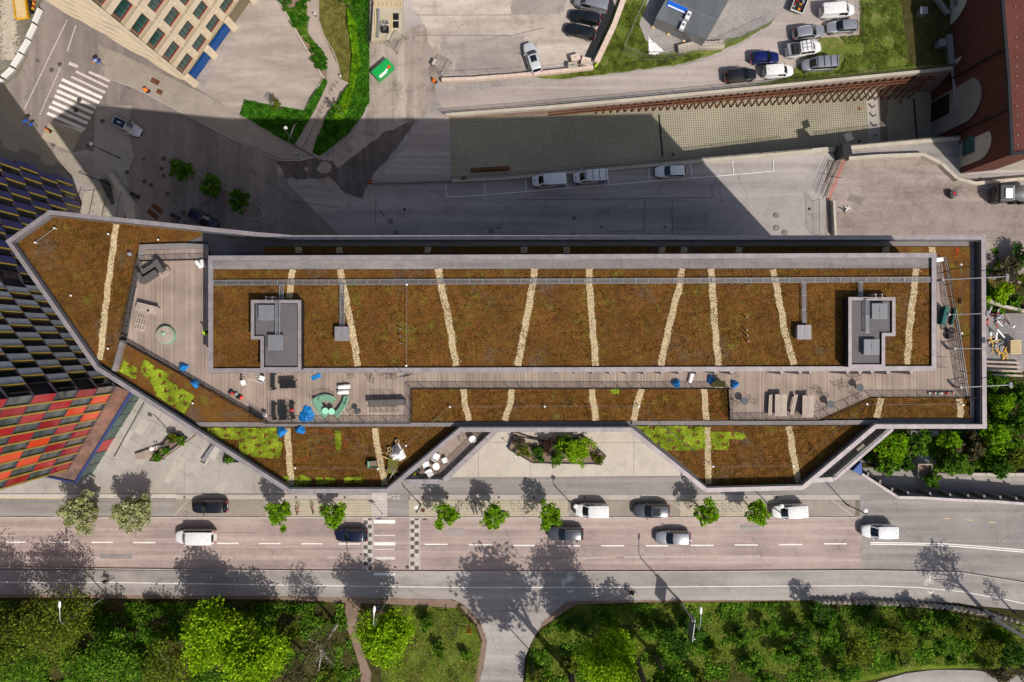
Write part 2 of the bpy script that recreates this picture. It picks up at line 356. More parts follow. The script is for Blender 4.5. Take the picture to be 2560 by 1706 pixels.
# ---------------------------------------------------------------- ground: south street level
def clip(poly, inside, inter):
    out = []
    for i in range(len(poly)):
        a, b = poly[i-1], poly[i]; ia, ib = inside(a), inside(b)
        if ib:
            if not ia: out.append(inter(a, b))
            out.append(b)
        elif ia: out.append(inter(a, b))
    return out
def cliprect(poly, x0, x1, y0, y1):
    def lx(c): return lambda a, b: (c, a[1]+(b[1]-a[1])*(c-a[0])/(b[0]-a[0]))
    def ly(c): return lambda a, b: (a[0]+(b[0]-a[0])*(c-a[1])/(b[1]-a[1]), c)
    for ins, it in ((lambda p: p[0] >= x0, lx(x0)), (lambda p: p[0] <= x1, lx(x1)), (lambda p: p[1] >= y0, ly(y0)), (lambda p: p[1] <= y1, ly(y1))):
        if len(poly) < 3: return []
        poly = clip(poly, ins, it)
    return poly if len(poly) >= 3 else []
def rot2(p, a): c, d = math.cos(a), math.sin(a); return (p[0]*c-p[1]*d, p[0]*d+p[1]*c)
def area(p): return abs(sum(p[i-1][0]*p[i][1]-p[i][0]*p[i-1][1] for i in range(len(p))))/2
def tiles(poly, sx, sy, gap, ang=0, bond=0, jit=0, off=(0, 0)):
    P = [rot2(p, -ang) for p in poly]; xs = [p[0] for p in P]; ys = [p[1] for p in P]; out = []
    j = 0; y = min(ys)-off[1]
    while y < max(ys):
        x = min(xs)-off[0]-(bond*sx if j % 2 else 0)
        while x < max(xs):
            c = cliprect(P, x+gap/2, x+sx-gap/2, y+gap/2, y+sy-gap/2)
            if len(c) >= 3 and area(c) > .04*sx*min(sy, sx*4): out.append([rot2(p, ang) for p in c])
            x += sx
        y += sy; j += 1
    return out
def pieces(name, cells, z0, z1, mat, parent):
    for c in cells: MB().prism(c, z0, z1+random.uniform(0, .004)).build(name, mat, parent)
def joined(name, cells, z0, z1, mat, parent, jit=.006, kind='stuff'):
    mb = MB()
    for c in cells: mb.prism(c, z0, z1+random.uniform(0, jit))
    o = mb.build(name, mat, parent)
    if kind: o['kind'] = kind
    return o
sg = [(-300, -2), (30, -2), (44.5, -14), W(2150, 1180), W(2240, 1240), (69.3, -21.8), (300, -26), (300, -400), (-300, -400)]
pavement = struct('pavement_ground', MB().prism(sg, -14, -.02), M['asphalt_g'])
# road surface (two asphalts), lies over the ground sheet
def px(pts, z=0): return WP(pts, z)
road = struct('road', MB().sheet(px([(-900, 1296), (2155, 1294), (2155, 1425), (1700, 1427), (1280, 1429), (640, 1425), (-900, 1418)]), -.012), M['asphalt_s'])
MB().sheet(px([(2155, 1294), (2230, 1288), (2420, 1288), (2570, 1304), (3300, 1450), (3200, 1640), (2560, 1453), (2450, 1433), (2300, 1425), (2155, 1425)]), -.012).build('newer_asphalt', M['asphalt_g'], road)
# markings
def dash(x0, y0, x1, y1, w=.13, z=-.008, m='white', par=None, name='lane_line'):
    a, b = Vector(W(x0, y0)), Vector(W(x1, y1)); d = (b-a).normalized(); n = Vector((-d.y, d.x))*w/2
    return MB().sheet([tuple(a-n), tuple(b-n), tuple(b+n), tuple(a+n)], z).build(name, M[m], par or road)
for x0, x1, y in ((15, 69, 1356), (123, 178, 1356), (228, 282, 1356.5), (333, 388, 1357), (543, 596, 1359), (647, 701, 1359.5), (754, 806, 1360), (846, 901, 1360.5), (1062, 1119, 1361.5), (1172, 1229, 1362.5),
                  (1283, 1339, 1364), (1391, 1450, 1365), (1503, 1561, 1365), (1615, 1673, 1365), (1727, 1784, 1364), (1837, 1895, 1363), (1948, 2006, 1362), (2060, 2117, 1360)):
    dash(x0, y, x1, y, .16, name='lane_dash')
for pts in ([(2176, 1357), (2270, 1358), (2360, 1360), (2460, 1367), (2560, 1376)], [(2176, 1361), (2270, 1362), (2360, 1364.5), (2460, 1372), (2560, 1381)]):
    for a, b in zip(pts, pts[1:]): dash(*a, *b, .13)
for x, y in ((2360, 1296), (2415, 1300), (2472, 1306)): dash(x, y, x+17, y+1.5, .1, m='yellowp')
dash(2084, 1293, 2104, 1292, .14)
# crossing between two checkered bands
for y, h, m in ((1305, 9, 'white'), (1339, 3, 'worn'), (1360, 8, 'white'), (1374, 3, 'worn'), (1396, 7, 'worn'), (1435, 6, 'white')):
    x0, x1 = 935, 988
    MB().sheet(px([(x0, y-h/2), (x1, y-h/2), (x1, y+h/2), (x0, y+h/2)]), -.008 if y < 1420 else .148).build('crossing_bar', M[m], road)
for bx in (909, 1026):
    MB().sheet(px([(bx-3, 1291), (bx+25, 1291), (bx+25, 1426), (bx-3, 1426)]), -.009).build('paving_border', M['kerb'], road)
    nr = 13
    for r in range(nr):
        if bx == 1026 and r == 10: continue
        for c in range(2):
            y = 1291.5+r*10.3
            MB().prism(px([(bx+c*10.6, y), (bx+c*10.6+10, y), (bx+c*10.6+10, y+9.8), (bx+c*10.6, y+9.8)]), -.02, -.004).build('checker_tile', M['darkpav' if (r+c) % 2 else 'lightpav'], road)
def cover(x, y, r, z, par, m='concrete_d', sq=False):
    X, Y = W(x, y, z); mb = MB()
    if sq: mb.box(X, Y, z, r*2, r*2, .012)
    else:
        mb.cyl(X, Y, z-.01, z+.006, r, 20)
    o = mb.build('manhole_cover' if not sq else 'drain_grate', M[m], par)
    mb = MB()
    if sq:
        for k in range(5): mb.box(X, Y-r*.7+k*r*.35, z+.012, r*1.7, r*.16, .01)
    else:
        mb.tube([(X+r*1.04*math.cos(a), Y+r*1.04*math.sin(a), z+.006) for a in np.linspace(0, 2*math.pi, 20, endpoint=False)], .025, 4, closed=True)
        mb.tube([(X+r*.55*math.cos(a), Y+r*.55*math.sin(a), z+.01) for a in np.linspace(0, 2*math.pi, 12, endpoint=False)], .015, 4, closed=True)
    mb.build('rim', M['steel_d'], o)
    return o
cover(1018, 1418, .2, -.01, road, 'darkpav')
cover(988, 1418, .14, -.01, road, 'darkpav', True); cover(1062, 1296, .25, -.01, road, 'corten', True)
# kerb stones north side of the road, one by one
walk = struct('sidewalk', MB().sheet(px([(-900, 1238), (2150, 1238), (2150, 1290), (-900, 1292)]), -.008), M['joint'])
x = -60
while x < 2140:
    L0 = 37 if x < 2100 else 20
    MB().prism(px([(x, 1292.2), (x+L0-1, 1292.2), (x+L0-1, 1295.8), (x, 1295.8)]), -.02, .10).build('kerb_stone', M['kerb'], walk); x += L0
# cycle path with kerb on the south side of the road
cyc = struct('cycle_path', MB().prism(px([(-900, 1420), (640, 1427), (1100, 1430), (1700, 1430), (2155, 1427), (2400, 1432), (2560, 1457), (3200, 1640), (3100, 1790), (2560, 1535), (2400, 1508), (2200, 1500), (2050, 1499), (1600, 1500), (1410, 1502), (1130, 1498), (700, 1490), (-900, 1478)]), -.05, .14), M['asphalt_path'])
kp = [(-20, 1417.5), (640, 1424.5), (1100, 1427.5), (1700, 1427.5), (2155, 1424.5), (2400, 1429.5), (2570, 1457)]
for (ax, ay), (bx, by) in zip(kp, kp[1:]):
    n = max(1, int((bx-ax)/38))
    for k in range(n):
        t0, t1 = k/n, (k+.985)/n; x0, x1 = ax+(bx-ax)*t0, ax+(bx-ax)*t1; y0, y1 = ay+(by-ay)*t0, ay+(by-ay)*t1
        MB().prism(px([(x0, y0), (x1, y1), (x1, y1+2.3), (x0, y0+2.3)]), -.04, .17).build('kerb_stone', M['kerb'], cyc)
wl = [(-20, 1455), (300, 1456), (640, 1461), (1000, 1466.5), (1200, 1468.5), (1500, 1468), (1920, 1465), (2170, 1464), (2290, 1468), (2400, 1478), (2500, 1496), (2580, 1513)]
for a, b in zip(wl, wl[1:]): dash(*a, *b, .1, .147, 'white', cyc, 'centre_line')
def ring(X, Y, r, z, w=.05, n=16, a0=0, a1=2*math.pi):
    mb = MB(); P = []; full = a1-a0 > 6.2
    for k in range(n+(0 if full else 1)):
        a = a0+(a1-a0)*k/n; P.append((a,))
    for i in range(n):
        a = a0+(a1-a0)*i/n; b = a0+(a1-a0)*(i+1)/n
        mb.sheet([(X+(r-w/2)*math.cos(a), Y+(r-w/2)*math.sin(a)), (X+(r+w/2)*math.cos(a), Y+(r+w/2)*math.sin(a)), (X+(r+w/2)*math.cos(b), Y+(r+w/2)*math.sin(b)), (X+(r-w/2)*math.cos(b), Y+(r-w/2)*math.sin(b))], z)
    return mb
def bar2(mb, a, b, w, z):
    a, b = Vector(a), Vector(b); d = (b-a).normalized(); n = Vector((-d.y, d.x))*w/2
    return mb.sheet([tuple(a-n), tuple(b-n), tuple(b+n), tuple(a+n)], z)
def bikesym(x, y, z, par, s=1.0, rot=0, m='white'):
    X, Y = W(x, y, z); mb = MB()
    def p(u, v): q = rot2((u*s, v*s), rot); return (X+q[0], Y+q[1])
    for u in (-.42, .42):
        c = p(u, 0); r = ring(c[0], c[1], .3*s, z, .06*s, 14); mb.add(r.v, r.f)
    for a, b in (((-.42, 0), (-.15, .42)), ((-.15, .42), (.28, .4)), ((.28, .4), (.42, 0)), ((.28, .4), (-.02, 0)), ((-.02, 0), (-.42, 0)), ((-.15, .42), (-.02, 0)), ((.28, .4), (.2, .55)), ((-.25, .5), (-.08, .5))):
        bar2(mb, p(*a), p(*b), .05*s, z+.001)
    mb.build('bicycle_symbol', M[m], par)
for x, y, r in ((188, 1446, .9), (206, 1430, .9), (1153, 1442, 0), (1170, 1440, 1.5), (1160, 1461, .2), (1424, 1443, 1.3), (1412, 1458, 1.0), (1427, 1449, .3), (2326, 1447, .8), (2322, 1457, .3)):
    bikesym(x, y, .148, cyc, .85, r)
for x, y in ((1161, 1481), (1424, 1479), (2326, 1482)):
    mb = MB(); X, Y = W(x, y, .15); mb.box(X, Y, .15, .5, .12, .006, .3); mb.box(X-.25, Y+.05, .15, .12, .3, .006, .3); mb.cyl(X+.35, Y+.1, .147, .153, .1, 8); mb.box(X+.1, Y-.12, .15, .35, .07, .006, -.4); mb.build('pedestrian_symbol', M['white'], cyc)
# park land south of the path, rising gently behind the stone wall; side paths
def parkz(x, y):
    r = max(0, min(1, (x-38)/6))*1.0; d = max(0, min(1, (-35.6-y)/2.5)); return .05+r*d+.25*(1+math.sin(x*.3)*math.sin(y*.23))*d
g = MB(); NX, NY = 150, 60; X0, X1, Y0, Y1 = -90, 90, -34.2, -95
for j in range(NY+1):
    for i in range(NX+1):
        x = X0+(X1-X0)*i/NX; y = Y0+(Y1-Y0)*j/NY
        yy = y - (max(0, x-38)*.0+max(0, x-50)*.12)*(1-j/NY)
        g.v.append((x, yy, parkz(x, yy)))
for j in range(NY):
    for i in range(NX): a = j*(NX+1)+i; g.f.append((a+NX+1, a+NX+2, a+1, a))
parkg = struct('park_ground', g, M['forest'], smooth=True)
def overlay(name, pts, zoff, mat, par, z0=.05, step=1.5):
    """ground cover sheet cut into cells that follow the park surface"""
    P = px(pts, z0); mb = MB()
    for c in tiles(P, step, step, 0):
        mb.sheet(c, lambda x, y: parkz(x, y)+zoff)
    return mb.build(name, mat, par)
overlay('dirt_edge', [(-20, 1478), (700, 1491), (900, 1495), (1120, 1499), (1150, 1505), (1140, 1520), (1000, 1512), (820, 1505), (700, 1499), (-20, 1494)], .03, M['soil'], parkg)
overlay('dirt_edge', [(1420, 1498), (1620, 1497), (2060, 1495), (2040, 1502), (1600, 1506), (1440, 1512), (1350, 1570), (1330, 1600), (1345, 1550)], .03, M['soil'], parkg)
overlay('side_path', [(1130, 1497), (1420, 1500), (1360, 1550), (1335, 1590), (1312, 1640), (1305, 1720), (1195, 1720), (1212, 1650), (1218, 1600), (1200, 1550), (1165, 1515)], .06, M['asphalt_path'], parkg)
overlay('dirt_edge', [(1165, 1515), (1200, 1550), (1218, 1600), (1212, 1650), (1195, 1720), (1180, 1720), (1195, 1650), (1206, 1600), (1192, 1560), (1150, 1515)], .04, M['soil'], parkg)
overlay('trodden_path', [(865, 1505), (905, 1500), (890, 1560), (905, 1620), (930, 1680), (925, 1720), (905, 1720), (900, 1660), (880, 1600), (862, 1550)], .04, M['soil'], parkg)
overlay('park_lawn', [(960, 1512), (1140, 1520), (1185, 1560), (1204, 1610), (1190, 1720), (960, 1720), (945, 1620), (970, 1560)], .02, M['grass'], parkg)
overlay('park_lawn', [(1440, 1514), (1600, 1508), (2050, 1503), (2050, 1560), (1800, 1660), (1700, 1720), (1312, 1720), (1320, 1640), (1350, 1580)], .02, M['grass'], parkg)
overlay('park_lawn', [(2050, 1520), (2300, 1520), (2560, 1560), (2560, 1660), (2400, 1660), (2260, 1666), (2150, 1690), (2000, 1700), (1850, 1650)], .02, M['grass'], parkg)
overlay('lower_path', [(2120, 1720), (2180, 1690), (2250, 1672), (2330, 1664), (2420, 1665), (2520, 1674), (2600, 1690), (2600, 1720)], .1, M['asphalt_path'], parkg)
# footway, cobbles and paving north of the road
MB().sheet(px([(720, 1196), (2150, 1190), (2150, 1238), (720, 1238)]), -.004).build('footway', M['asphalt_g'], walk)
dash(0, 1246, 226, 1247, .08, .0, 'yellowp', walk, 'yellow_line')
MB().sheet(px([(-40, 1236), (440, 1236), (440, 1246), (-40, 1246)]), -.003).build('cobble_strip', M['cobble'], walk)
joined('cobble_strip', tiles(px([(440, 1238), (1000, 1238), (1000, 1249), (440, 1249)]), .16, .16, .02, bond=.5), -.02, .0, M['cobble'], walk)
joined('cobble_strip', tiles(px([(1025, 1238), (2150, 1238), (2150, 1250), (1025, 1250)]), .16, .16, .02, bond=.5), -.02, .0, M['cobble'], walk)
MB().sheet(px([(-40, 1248), (435, 1248), (435, 1292), (-40, 1292)]), -.004).build('footway', M['asphalt_g'], walk)
for x0, x1, y0, y1, m, sx, sy, ang in ((435, 665, 1250, 1292, 'pav2', .22, .12, 0), (665, 930, 1250, 1292, 'pav', .36, .36, 0), (930, 968, 1232, 1292, 'lightpav', .42, .42, 0), (1022, 1420, 1251, 1292, 'pav', .36, .36, 0), (1420, 1700, 1251, 1292, 'pav2', .22, .12, 0), (1700, 1950, 1251, 1292, 'pav', .36, .36, 0), (1950, 2138, 1251, 1292, 'pav2', .24, .24, 0)):
    joined('paving_stones', tiles(px([(x0, y0), (x1, y0), (x1, y1), (x0, y1)]), sx, sy, .025, ang, .5), -.02, .004, M[m], walk)
MB().sheet(px([(968, 1215), (1022, 1215), (1022, 1292), (968, 1292)]), .002).build('entry_ramp', M['asphalt_g'], walk)
for a, b in (((435, 1290), (470, 1251)), ((659, 1251), (706, 1291)), ((1418, 1290), (1448, 1252)), ((1670, 1252), (1732, 1291)), ((2078, 1249), (2136, 1292))):
    dash(*a, *b, .12, .012, 'kerb', walk, 'bay_border')
for x in (461, 740, 802, 862, 1058, 1118, 1247, 1335, 1461, 1736, 1866, 1942): cover(x, 1244, .13, .006, walk, 'corten', True)
cover(806, 1272, .3, .01, walk, 'corten'); cover(464, 1284, .26, .01, walk, 'pav2'); cover(1057, 1276, .25, .01, walk, 'corten')
# plazas of large cast slabs
pl = struct('plaza', MB().sheet(px([(560, 1150), (330, 950), (200, 1000), (-60, 1190), (-60, 1236), (740, 1236), (740, 1190)]), -.002), M['joint'])
pieces('concrete_slab', tiles(px([(560, 1150), (480, 1060), (340, 960), (255, 1020), (150, 1149), (560, 1149)]), 3.6, 2.6, .035, R(60)), -.02, .03, M['plaza_w'], pl)
pieces('concrete_slab', tiles(px([(-60, 1147), (740, 1150), (740, 1234), (-60, 1234)]), 4.7, 4.6, .035), -.02, .022, M['plaza_w'], pl)
MB().sheet(px([(1090, 1192), (1130, 1130), (1200, 1050), (1600, 1050), (1722, 1192)]), -.002).build('plaza_bed', M['joint'], pl)
pieces('concrete_slab', tiles(px([(1085, 1194), (1180, 1060), (1600, 1060), (1722, 1190)]), 7.0, 5.3, .04, off=(1, .6)), -.02, .022, M['plaza'], pl)
random.seed(3)
for k in range(16):
    x = random.uniform(250, 700); y = random.uniform(1040, 1225); a = random.choice((R(0), R(60)))
    X, Y = W(x, y, .04); m = MB(); m.box(X, Y, .032, random.uniform(1.2, 2.4), random.uniform(.8, 1.4), .008, a); m.build('pale_patch', M['patch'], pl)
# drain channels and steel edges crossing the plaza
dash(361, 1005, 285, 1142, .14, .045, 'steel_d', pl, 'drain_channel'); dash(490, 1087, 400, 1152, .12, .045, 'corten', pl, 'drain_channel'); 

# ---------------------------------------------------------------- north yard with the sunken ramp cut out
trench_top = [(1110, 288), (1370, 268), (1560, 250), (1920, 217), (2300, 178), (2378, 166), (2405, 346), (2330, 349), (2100, 372), (1900, 388), (1500, 422), (1250, 446), (1128, 452)]
def nx(pts, dz=0): return WP(pts, ZN+dz)
TT = nx(trench_top)
hole = nx([(1124, 293), (1370, 276), (1560, 259), (1920, 225), (2300, 186), (2379, 178), (2398, 344), (2330, 349), (2100, 370), (1900, 388), (1500, 422), (1250, 444), (1132, 450)])
yard = struct('yard_ground', MB().sheet([(-300, -1), (-55, -1.8), (38, -1.8), (40, 13), (300, 13), (300, 400), (-300, 400)], ZN-.1, [hole]), M['asphalt_n'])
LV = [0]
def ns(name, pts, mat, k, par=None):
    LV[0] += 1
    if mat in ('dirt', 'mud', 'yard', 'yard2', 'gravel', 'gravel_e', 'mudgreen', 'grass_n', 'forest', 'pathslab'):
        rr = random.Random(LV[0]); q = []; am = {'mud': 2.2, 'dirt': 3, 'yard': 4, 'yard2': 4, 'gravel_e': 2, 'mudgreen': 3}.get(mat, 1.6)
        for (ax, ay), (bx, by) in zip(pts, pts[1:]+pts[:1]):
            n = max(1, int(math.dist((ax, ay), (bx, by))/7)); q += [(ax+(bx-ax)*k/n+(rr.gauss(0, am*.5)+am*.6*math.sin(k*.9+ax) if k else 0), ay+(by-ay)*k/n+(rr.gauss(0, am*.5)+am*.6*math.cos(k*.7+ay) if k else 0)) for k in range(n)]
        pts = q
    return MB().sheet(nx(pts), ZN-.095+.0026*LV[0]).build(name, M[mat], par or yard)
ns('turning_road', [(-40, 230), (100, 60), (160, -40), (330, -40), (430, 200), (600, 330), (700, 392), (720, 460), (860, 600), (700, 620), (470, 480), (330, 420), (280, 395), (215, 375), (-40, 420)], 'road_w', 1)
ns('construction_ground', [(-60, -40), (110, -40), (95, 60), (70, 130), (45, 190), (-60, 260)], 'mudgreen', 2)
ns('dirt_track', [(925, 110), (1060, 60), (1110, 160), (1105, 205), (1090, 240), (1060, 290), (985, 380), (930, 440), (905, 500), (860, 480), (760, 450), (700, 440), (690, 410), (740, 395), (800, 390), (880, 325), (915, 270)], 'dirt', 3)
ns('wet_track', [(1040, 300), (985, 380), (930, 440), (905, 497), (860, 482), (820, 440), (870, 400), (960, 330)], 'mud', 4)
ns('wet_track', [(690, 405), (740, 395), (830, 400), (850, 430), (800, 448), (715, 446)], 'mud', 4)
ns('puddle', [(800, 408), (815, 402), (828, 412), (826, 430), (806, 435), (790, 424)], 'pathslab', 5)
ns('puddle', [(760, 420), (768, 416), (772, 424), (763, 429)], 'pathslab', 5)
ns('concrete_apron', [(1060, 60), (1000, -40), (1560, -40), (1480, 165), (1370, 180), (1110, 195), (1095, 170)], 'yard', 3)
ns('patched_concrete', [(1100, 88), (1312, 88), (1300, 180), (1130, 192), (1140, 150), (1100, 135)], 'yard2', 4)
ns('patched_concrete', [(1280, 36), (1400, 36), (1440, -40), (1280, -40)], 'yard2', 4)
ns('entry_apron', [(925, 105), (990, 145), (1040, 180), (1075, 205), (1000, 260), (960, 300), (925, 330), (923, 250)], 'dirt', 4)
ns('gravel_shoulder', [(1085, 205), (1110, 195), (1300, 190), (1490, 170), (1500, 182), (1300, 212), (1120, 232), (1088, 232)], 'gravel', 5)
ns('access_road', [(1090, 236), (1280, 218), (1500, 190), (1700, 166), (1800, 140), (1905, 82), (1990, -40), (2145, -40), (2152, 88), (2050, 95), (1990, 160), (1900, 205), (1700, 225), (1500, 243), (1370, 262), (1110, 283)], 'road_n', 4)
ns('rough_verge', [(1300, 192), (1480, 166), (1560, -40), (2000, -40), (1925, 62), (1860, 100), (1780, 138), (1690, 163), (1500, 187), (1400, 198)], 'grass_n', 3)
ns('gravel_pad', [(1632, -40), (2000, -40), (1975, 10), (1925, 55), (1860, 88), (1770, 110), (1690, 128), (1640, 134), (1610, 95), (1598, 60)], 'gravel', 4)
ns('rough_verge', [(2150, -40), (2250, -40), (2272, 150), (2400, 165), (2300, 178), (1920, 214), (1890, 210), (1960, 196), (2010, 150), (2050, 95), (2150, 90)], 'grass_n', 5)
ns('shade_dark_ground', [(2245, -40), (2385, -40), (2380, 160), (2290, 165), (2272, 150)], 'forest', 6)  # dark ground colour stands in for the brick building's shade
ns('gravel_yard', [(2070, 400), (2300, 388), (2380, 410), (2450, 470), (2900, 500), (2900, 700), (2200, 700), (2065, 600)], 'gravel_e', 2)
ns('kerb_ramp', [(940, 452), (1075, 290), (1125, 288), (1128, 450), (1000, 455)], 'road_n', 3)
ns('patched_asphalt', [(1680, 533), (1770, 531), (1772, 573), (1683, 575)], 'asphalt_g', 2)
# garden west of the track
ns('terrace_slab', [(560, -40), (697, 5), (808, 197), (763, 277), (612, 250), (600, 287), (500, 235), (515, 205)], 'slab', 5)
ns('planting_bed', [(697, -40), (697, 5), (808, 197), (763, 277), (722, 358), (735, 365), (790, 265), (818, 200), (815, 150), (770, 80), (767, -40)], 'soil', 5)
ns('garden_path', [(767, -40), (767, 45), (775, 82), (795, 115), (815, 150), (821, 185), (805, 235), (780, 285), (733, 358), (782, 382), (815, 300), (874, 210), (852, 200), (848, 170), (835, 130), (810, 90), (797, 50), (797, -40)], 'pathslab', 6)
ns('dry_lawn', [(797, -40), (865, -40), (870, 50), (882, 150), (880, 205), (874, 210), (852, 200), (848, 170), (835, 130), (810, 90), (797, 50)], 'grass_dry', 5)
ns('green_bed', [(865, -40), (923, -40), (923, 255), (908, 285), (870, 335), (800, 390), (782, 382), (815, 300), (874, 210), (882, 150), (870, 50)], 'grass_green', 5)
ns('green_bed', [(612, 250), (765, 277), (722, 358), (600, 290)], 'grass_green', 5)
wk = MB().sheet(nx([(285, 100), (310, 112), (515, 235), (600, 290), (790, 392), (760, 402), (700, 400), (560, 340), (340, 222), (240, 185)]), ZN+.01).build('north_walk', M['road_w'], yard)
joined('paving_stones', tiles(nx([(245, 112), (310, 140), (515, 238), (600, 292), (785, 393), (760, 400), (705, 398), (560, 338), (340, 222), (262, 190)]), .36, .3, .03, R(-31), .5), ZN, ZN+.03, M['pav2'], yard)
joined('paving_stones', tiles(nx([(128, 298), (205, 330), (180, 382), (103, 345)]), .3, .3, .03, R(-27), .5), ZN-.02, ZN+.02, M['pav'], yard)
joined('paving_stones', tiles(nx([(130, 370), (180, 385), (235, 440), (225, 470), (170, 430)]), .3, .3, .03, R(-27), .5), ZN-.02, ZN+.01, M['pav2'], yard)
ns('paved_apron', [(238, 262), (330, 265), (320, 320), (335, 390), (345, 440), (320, 540), (230, 470), (235, 380)], 'plaza_w', 4)
ns('loading_bay', [(335, 390), (420, 430), (560, 500), (650, 545), (700, 620), (480, 620), (330, 540), (315, 440)], 'road_w', 5)
# crosswalk bars
def ndash(x0, y0, x1, y1, w, m='white', name='marking', k=8):
    a, b = Vector(W(x0, y0, ZN)), Vector(W(x1, y1, ZN)); d = (b-a).normalized(); n = Vector((-d.y, d.x))*w/2
    return MB().sheet([tuple(a-n), tuple(b-n), tuple(b+n), tuple(a+n)], ZN+.003 if name != 'dotted_line' else ZN+.006).build(name, M[m], yard)
for a in ((128, 304, 206, 330), (118, 283, 212, 324), (123, 267, 219, 309), (131, 255, 226, 297), (137, 240, 233, 283), (142, 227, 240, 270), (148, 213, 248, 257), (155, 199, 255, 245), (178, 192, 263, 232), (190, 179, 270, 218), (222, 180, 275, 204), (254, 176, 286, 191), (172, 158, 195, 167)):
    ndash(*a, .47 if a[0] < 178 else .36, 'white' if a[0] < 160 else 'worn', 'crossing_bar')
for (x0, y0, x1, y1, n) in ((167, 52, 62, 271, 44), (189, 66, 169, 126, 13), (150, 172, 101, 284, 22)):
    for k in range(n):
        t = k/(n-1); ndash(x0+(x1-x0)*t-1.1, y0+(y1-y0)*t-.5, x0+(x1-x0)*t+1.1, y0+(y1-y0)*t+.5, .19, 'white', 'dotted_line')
pk = [(1116, 493), (1200, 489), (1280, 482), (1500, 464), (1700, 448), (1800, 440), (1934, 428)]
for a, b in zip(pk, pk[1:]): ndash(*a, *b, .1, 'white', 'bay_line')
for x0, y0, x1, y1 in ((1114, 460, 1116, 493), (1212, 456, 1213, 487), (1313, 447, 1316, 478), (1414, 438, 1418, 469), (1518, 429, 1522, 460), (1621, 420, 1625, 452), (1726, 412, 1730, 442), (1831, 403, 1834, 434), (1933, 398, 1934, 428)):
    ndash(x0, y0, x1, y1, .1, 'white', 'bay_line')
for x, y, r in ((149, 161, .3), (129, 175, .32), (198, 250, .34), (190, 276, .34), (134, 361, .34), (222, 363, .3), (256, 303, .28), (409, 397, .3), (404, 422, .28), (359, 398, .18), (368, 186, .18), (361, 454, .32), (377, 463, .3), (419, 485, .3), (284, 440, .3), (317, 431, .3), (409, 441, .28), (458, 532, .3), (976, 553, .34), (989, 582, .3), (1228, 577, .34), (1435, 545, .22), (1433, 586, .2), (1941, 539, .36), (1941, 570, .36), (1962, 582, .36), (953, 531, .1), (959, 537, .1), (1245, 570, .1), (1254, 569, .1), (1503, 568, .12), (1662, 568, .12), (440, 503, .12), (433, 555, .16), (443, 556, .16)):
    cover(x, y, r, ZN+.002, yard, 'concrete_d' if x > 900 else 'darkpav')
for x, y in ((1011, 524), (2024, 523)): cover(x, y, .18, ZN+.002, yard, 'corten', True)
cover(94, 152, .3, ZN, yard, 'road_w', True); cover(323, 221, .2, ZN+.03, yard, 'concrete_d', True)
for x, y, a, b in ((388, 204, 22, 13), (399, 230, 15, 12)):
    X, Y = W(x, y, ZN); MB().box(X, Y, ZN+.045, a/16.3, b/16.3, .02, R(-28)).build('rusty_plate', M['corten'], yard)
for x, y in ((382, 536), (393, 522)):
    X, Y = W(x, y, ZN); MB().box(X, Y, ZN+.02, 2.0, .75, .05, R(-38)).build('rusty_plate', M['corten'], yard)
# kerb lines of the north side
def kerbline(pts, par, w=.16, h=.14, z=ZN, seg=2.2, m='kerb', name='kerb_stone'):
    for (ax, ay), (bx, by) in zip(pts, pts[1:]):
        a = Vector(W(ax, ay, z)); b = Vector(W(bx, by, z)); d = b-a; Ln = d.length
        if Ln < .01: continue
        n = max(1, round(Ln/seg)); rz = math.atan2(d.y, d.x)
        for k in range(n):
            c = a+d*(k+.5)/n; MB().box(c.x, c.y, z+h/2-.03, Ln/n-.02, w, h+.03, rz).build(name, M[m], par)
kerbline([(235, 183), (340, 222), (560, 338), (640, 378), (700, 402), (750, 402), (790, 392)], yard, .12, .06)
kerbline([(780, 383), (795, 393), (850, 365), (890, 325), (914, 280), (922, 250)], yard)
kerbline([(872, 210), (851, 200)], yard); kerbline([(873, 210), (815, 300), (780, 382)], yard, .1)
kerbline([(797, 0), (797, 50), (810, 90), (835, 130), (848, 170), (851, 200)], yard, .1)
kerbline([(700, 8), (810, 197), (765, 277), (735, 320), (722, 358)], yard, .22, .3, m='concrete')
kerbline([(612, 250), (765, 277)], yard, .1); kerbline([(612, 250), (600, 288), (728, 362)], yard, .1)
kerbline([(213, 332), (260, 345), (300, 360), (318, 380), (340, 430), (355, 450), (345, 475)], yard, .08, .03)
kerbline([(430, 400), (560, 470), (640, 512), (655, 525), (660, 540), (650, 548), (630, 548)], yard, .12, .1)
kerbline([(2082, 590), (2078, 505)], yard, .35, 1.0, m='concrete', name='wall_segment')

for a in ((1612, 500, 1612, 577), (1681, 503, 1681, 590), (1612, 577, 1520, 580), (1780, 458, 1780, 495), (940, 488, 938, 560), (1290, 500, 1780, 494), (700, 545, 860, 610), (720, 500, 850, 520), (1040, 38, 1280, 38), (1040, 89, 1280, 89), (1280, 89, 1360, 70), (640, 430, 760, 520)): ndash(*a, .07, 'joint', 'tar_seam')
for a in ((640, 1362.5, 1900, 1366), (1100, 1395, 1900, 1394), (-20, 1330, 640, 1332), (2154, 1294, 2152, 1425)): dash(*a, .05, -.0095, 'joint', road, 'tar_seam')
for x, y, w_, h_ in ((840, 1322, 60, 16), (1560, 1385, 90, 10), (1850, 1312, 50, 14), (250, 1385, 80, 12), (2330, 1400, 70, 14), (1120, 1320, 40, 18)): MB().sheet(px([(x, y), (x+w_, y+1), (x+w_, y+h_), (x, y+h_)]), -.0105).build('repair_patch', M['asphalt_g' if x % 20 else 'asphalt_path'], road)
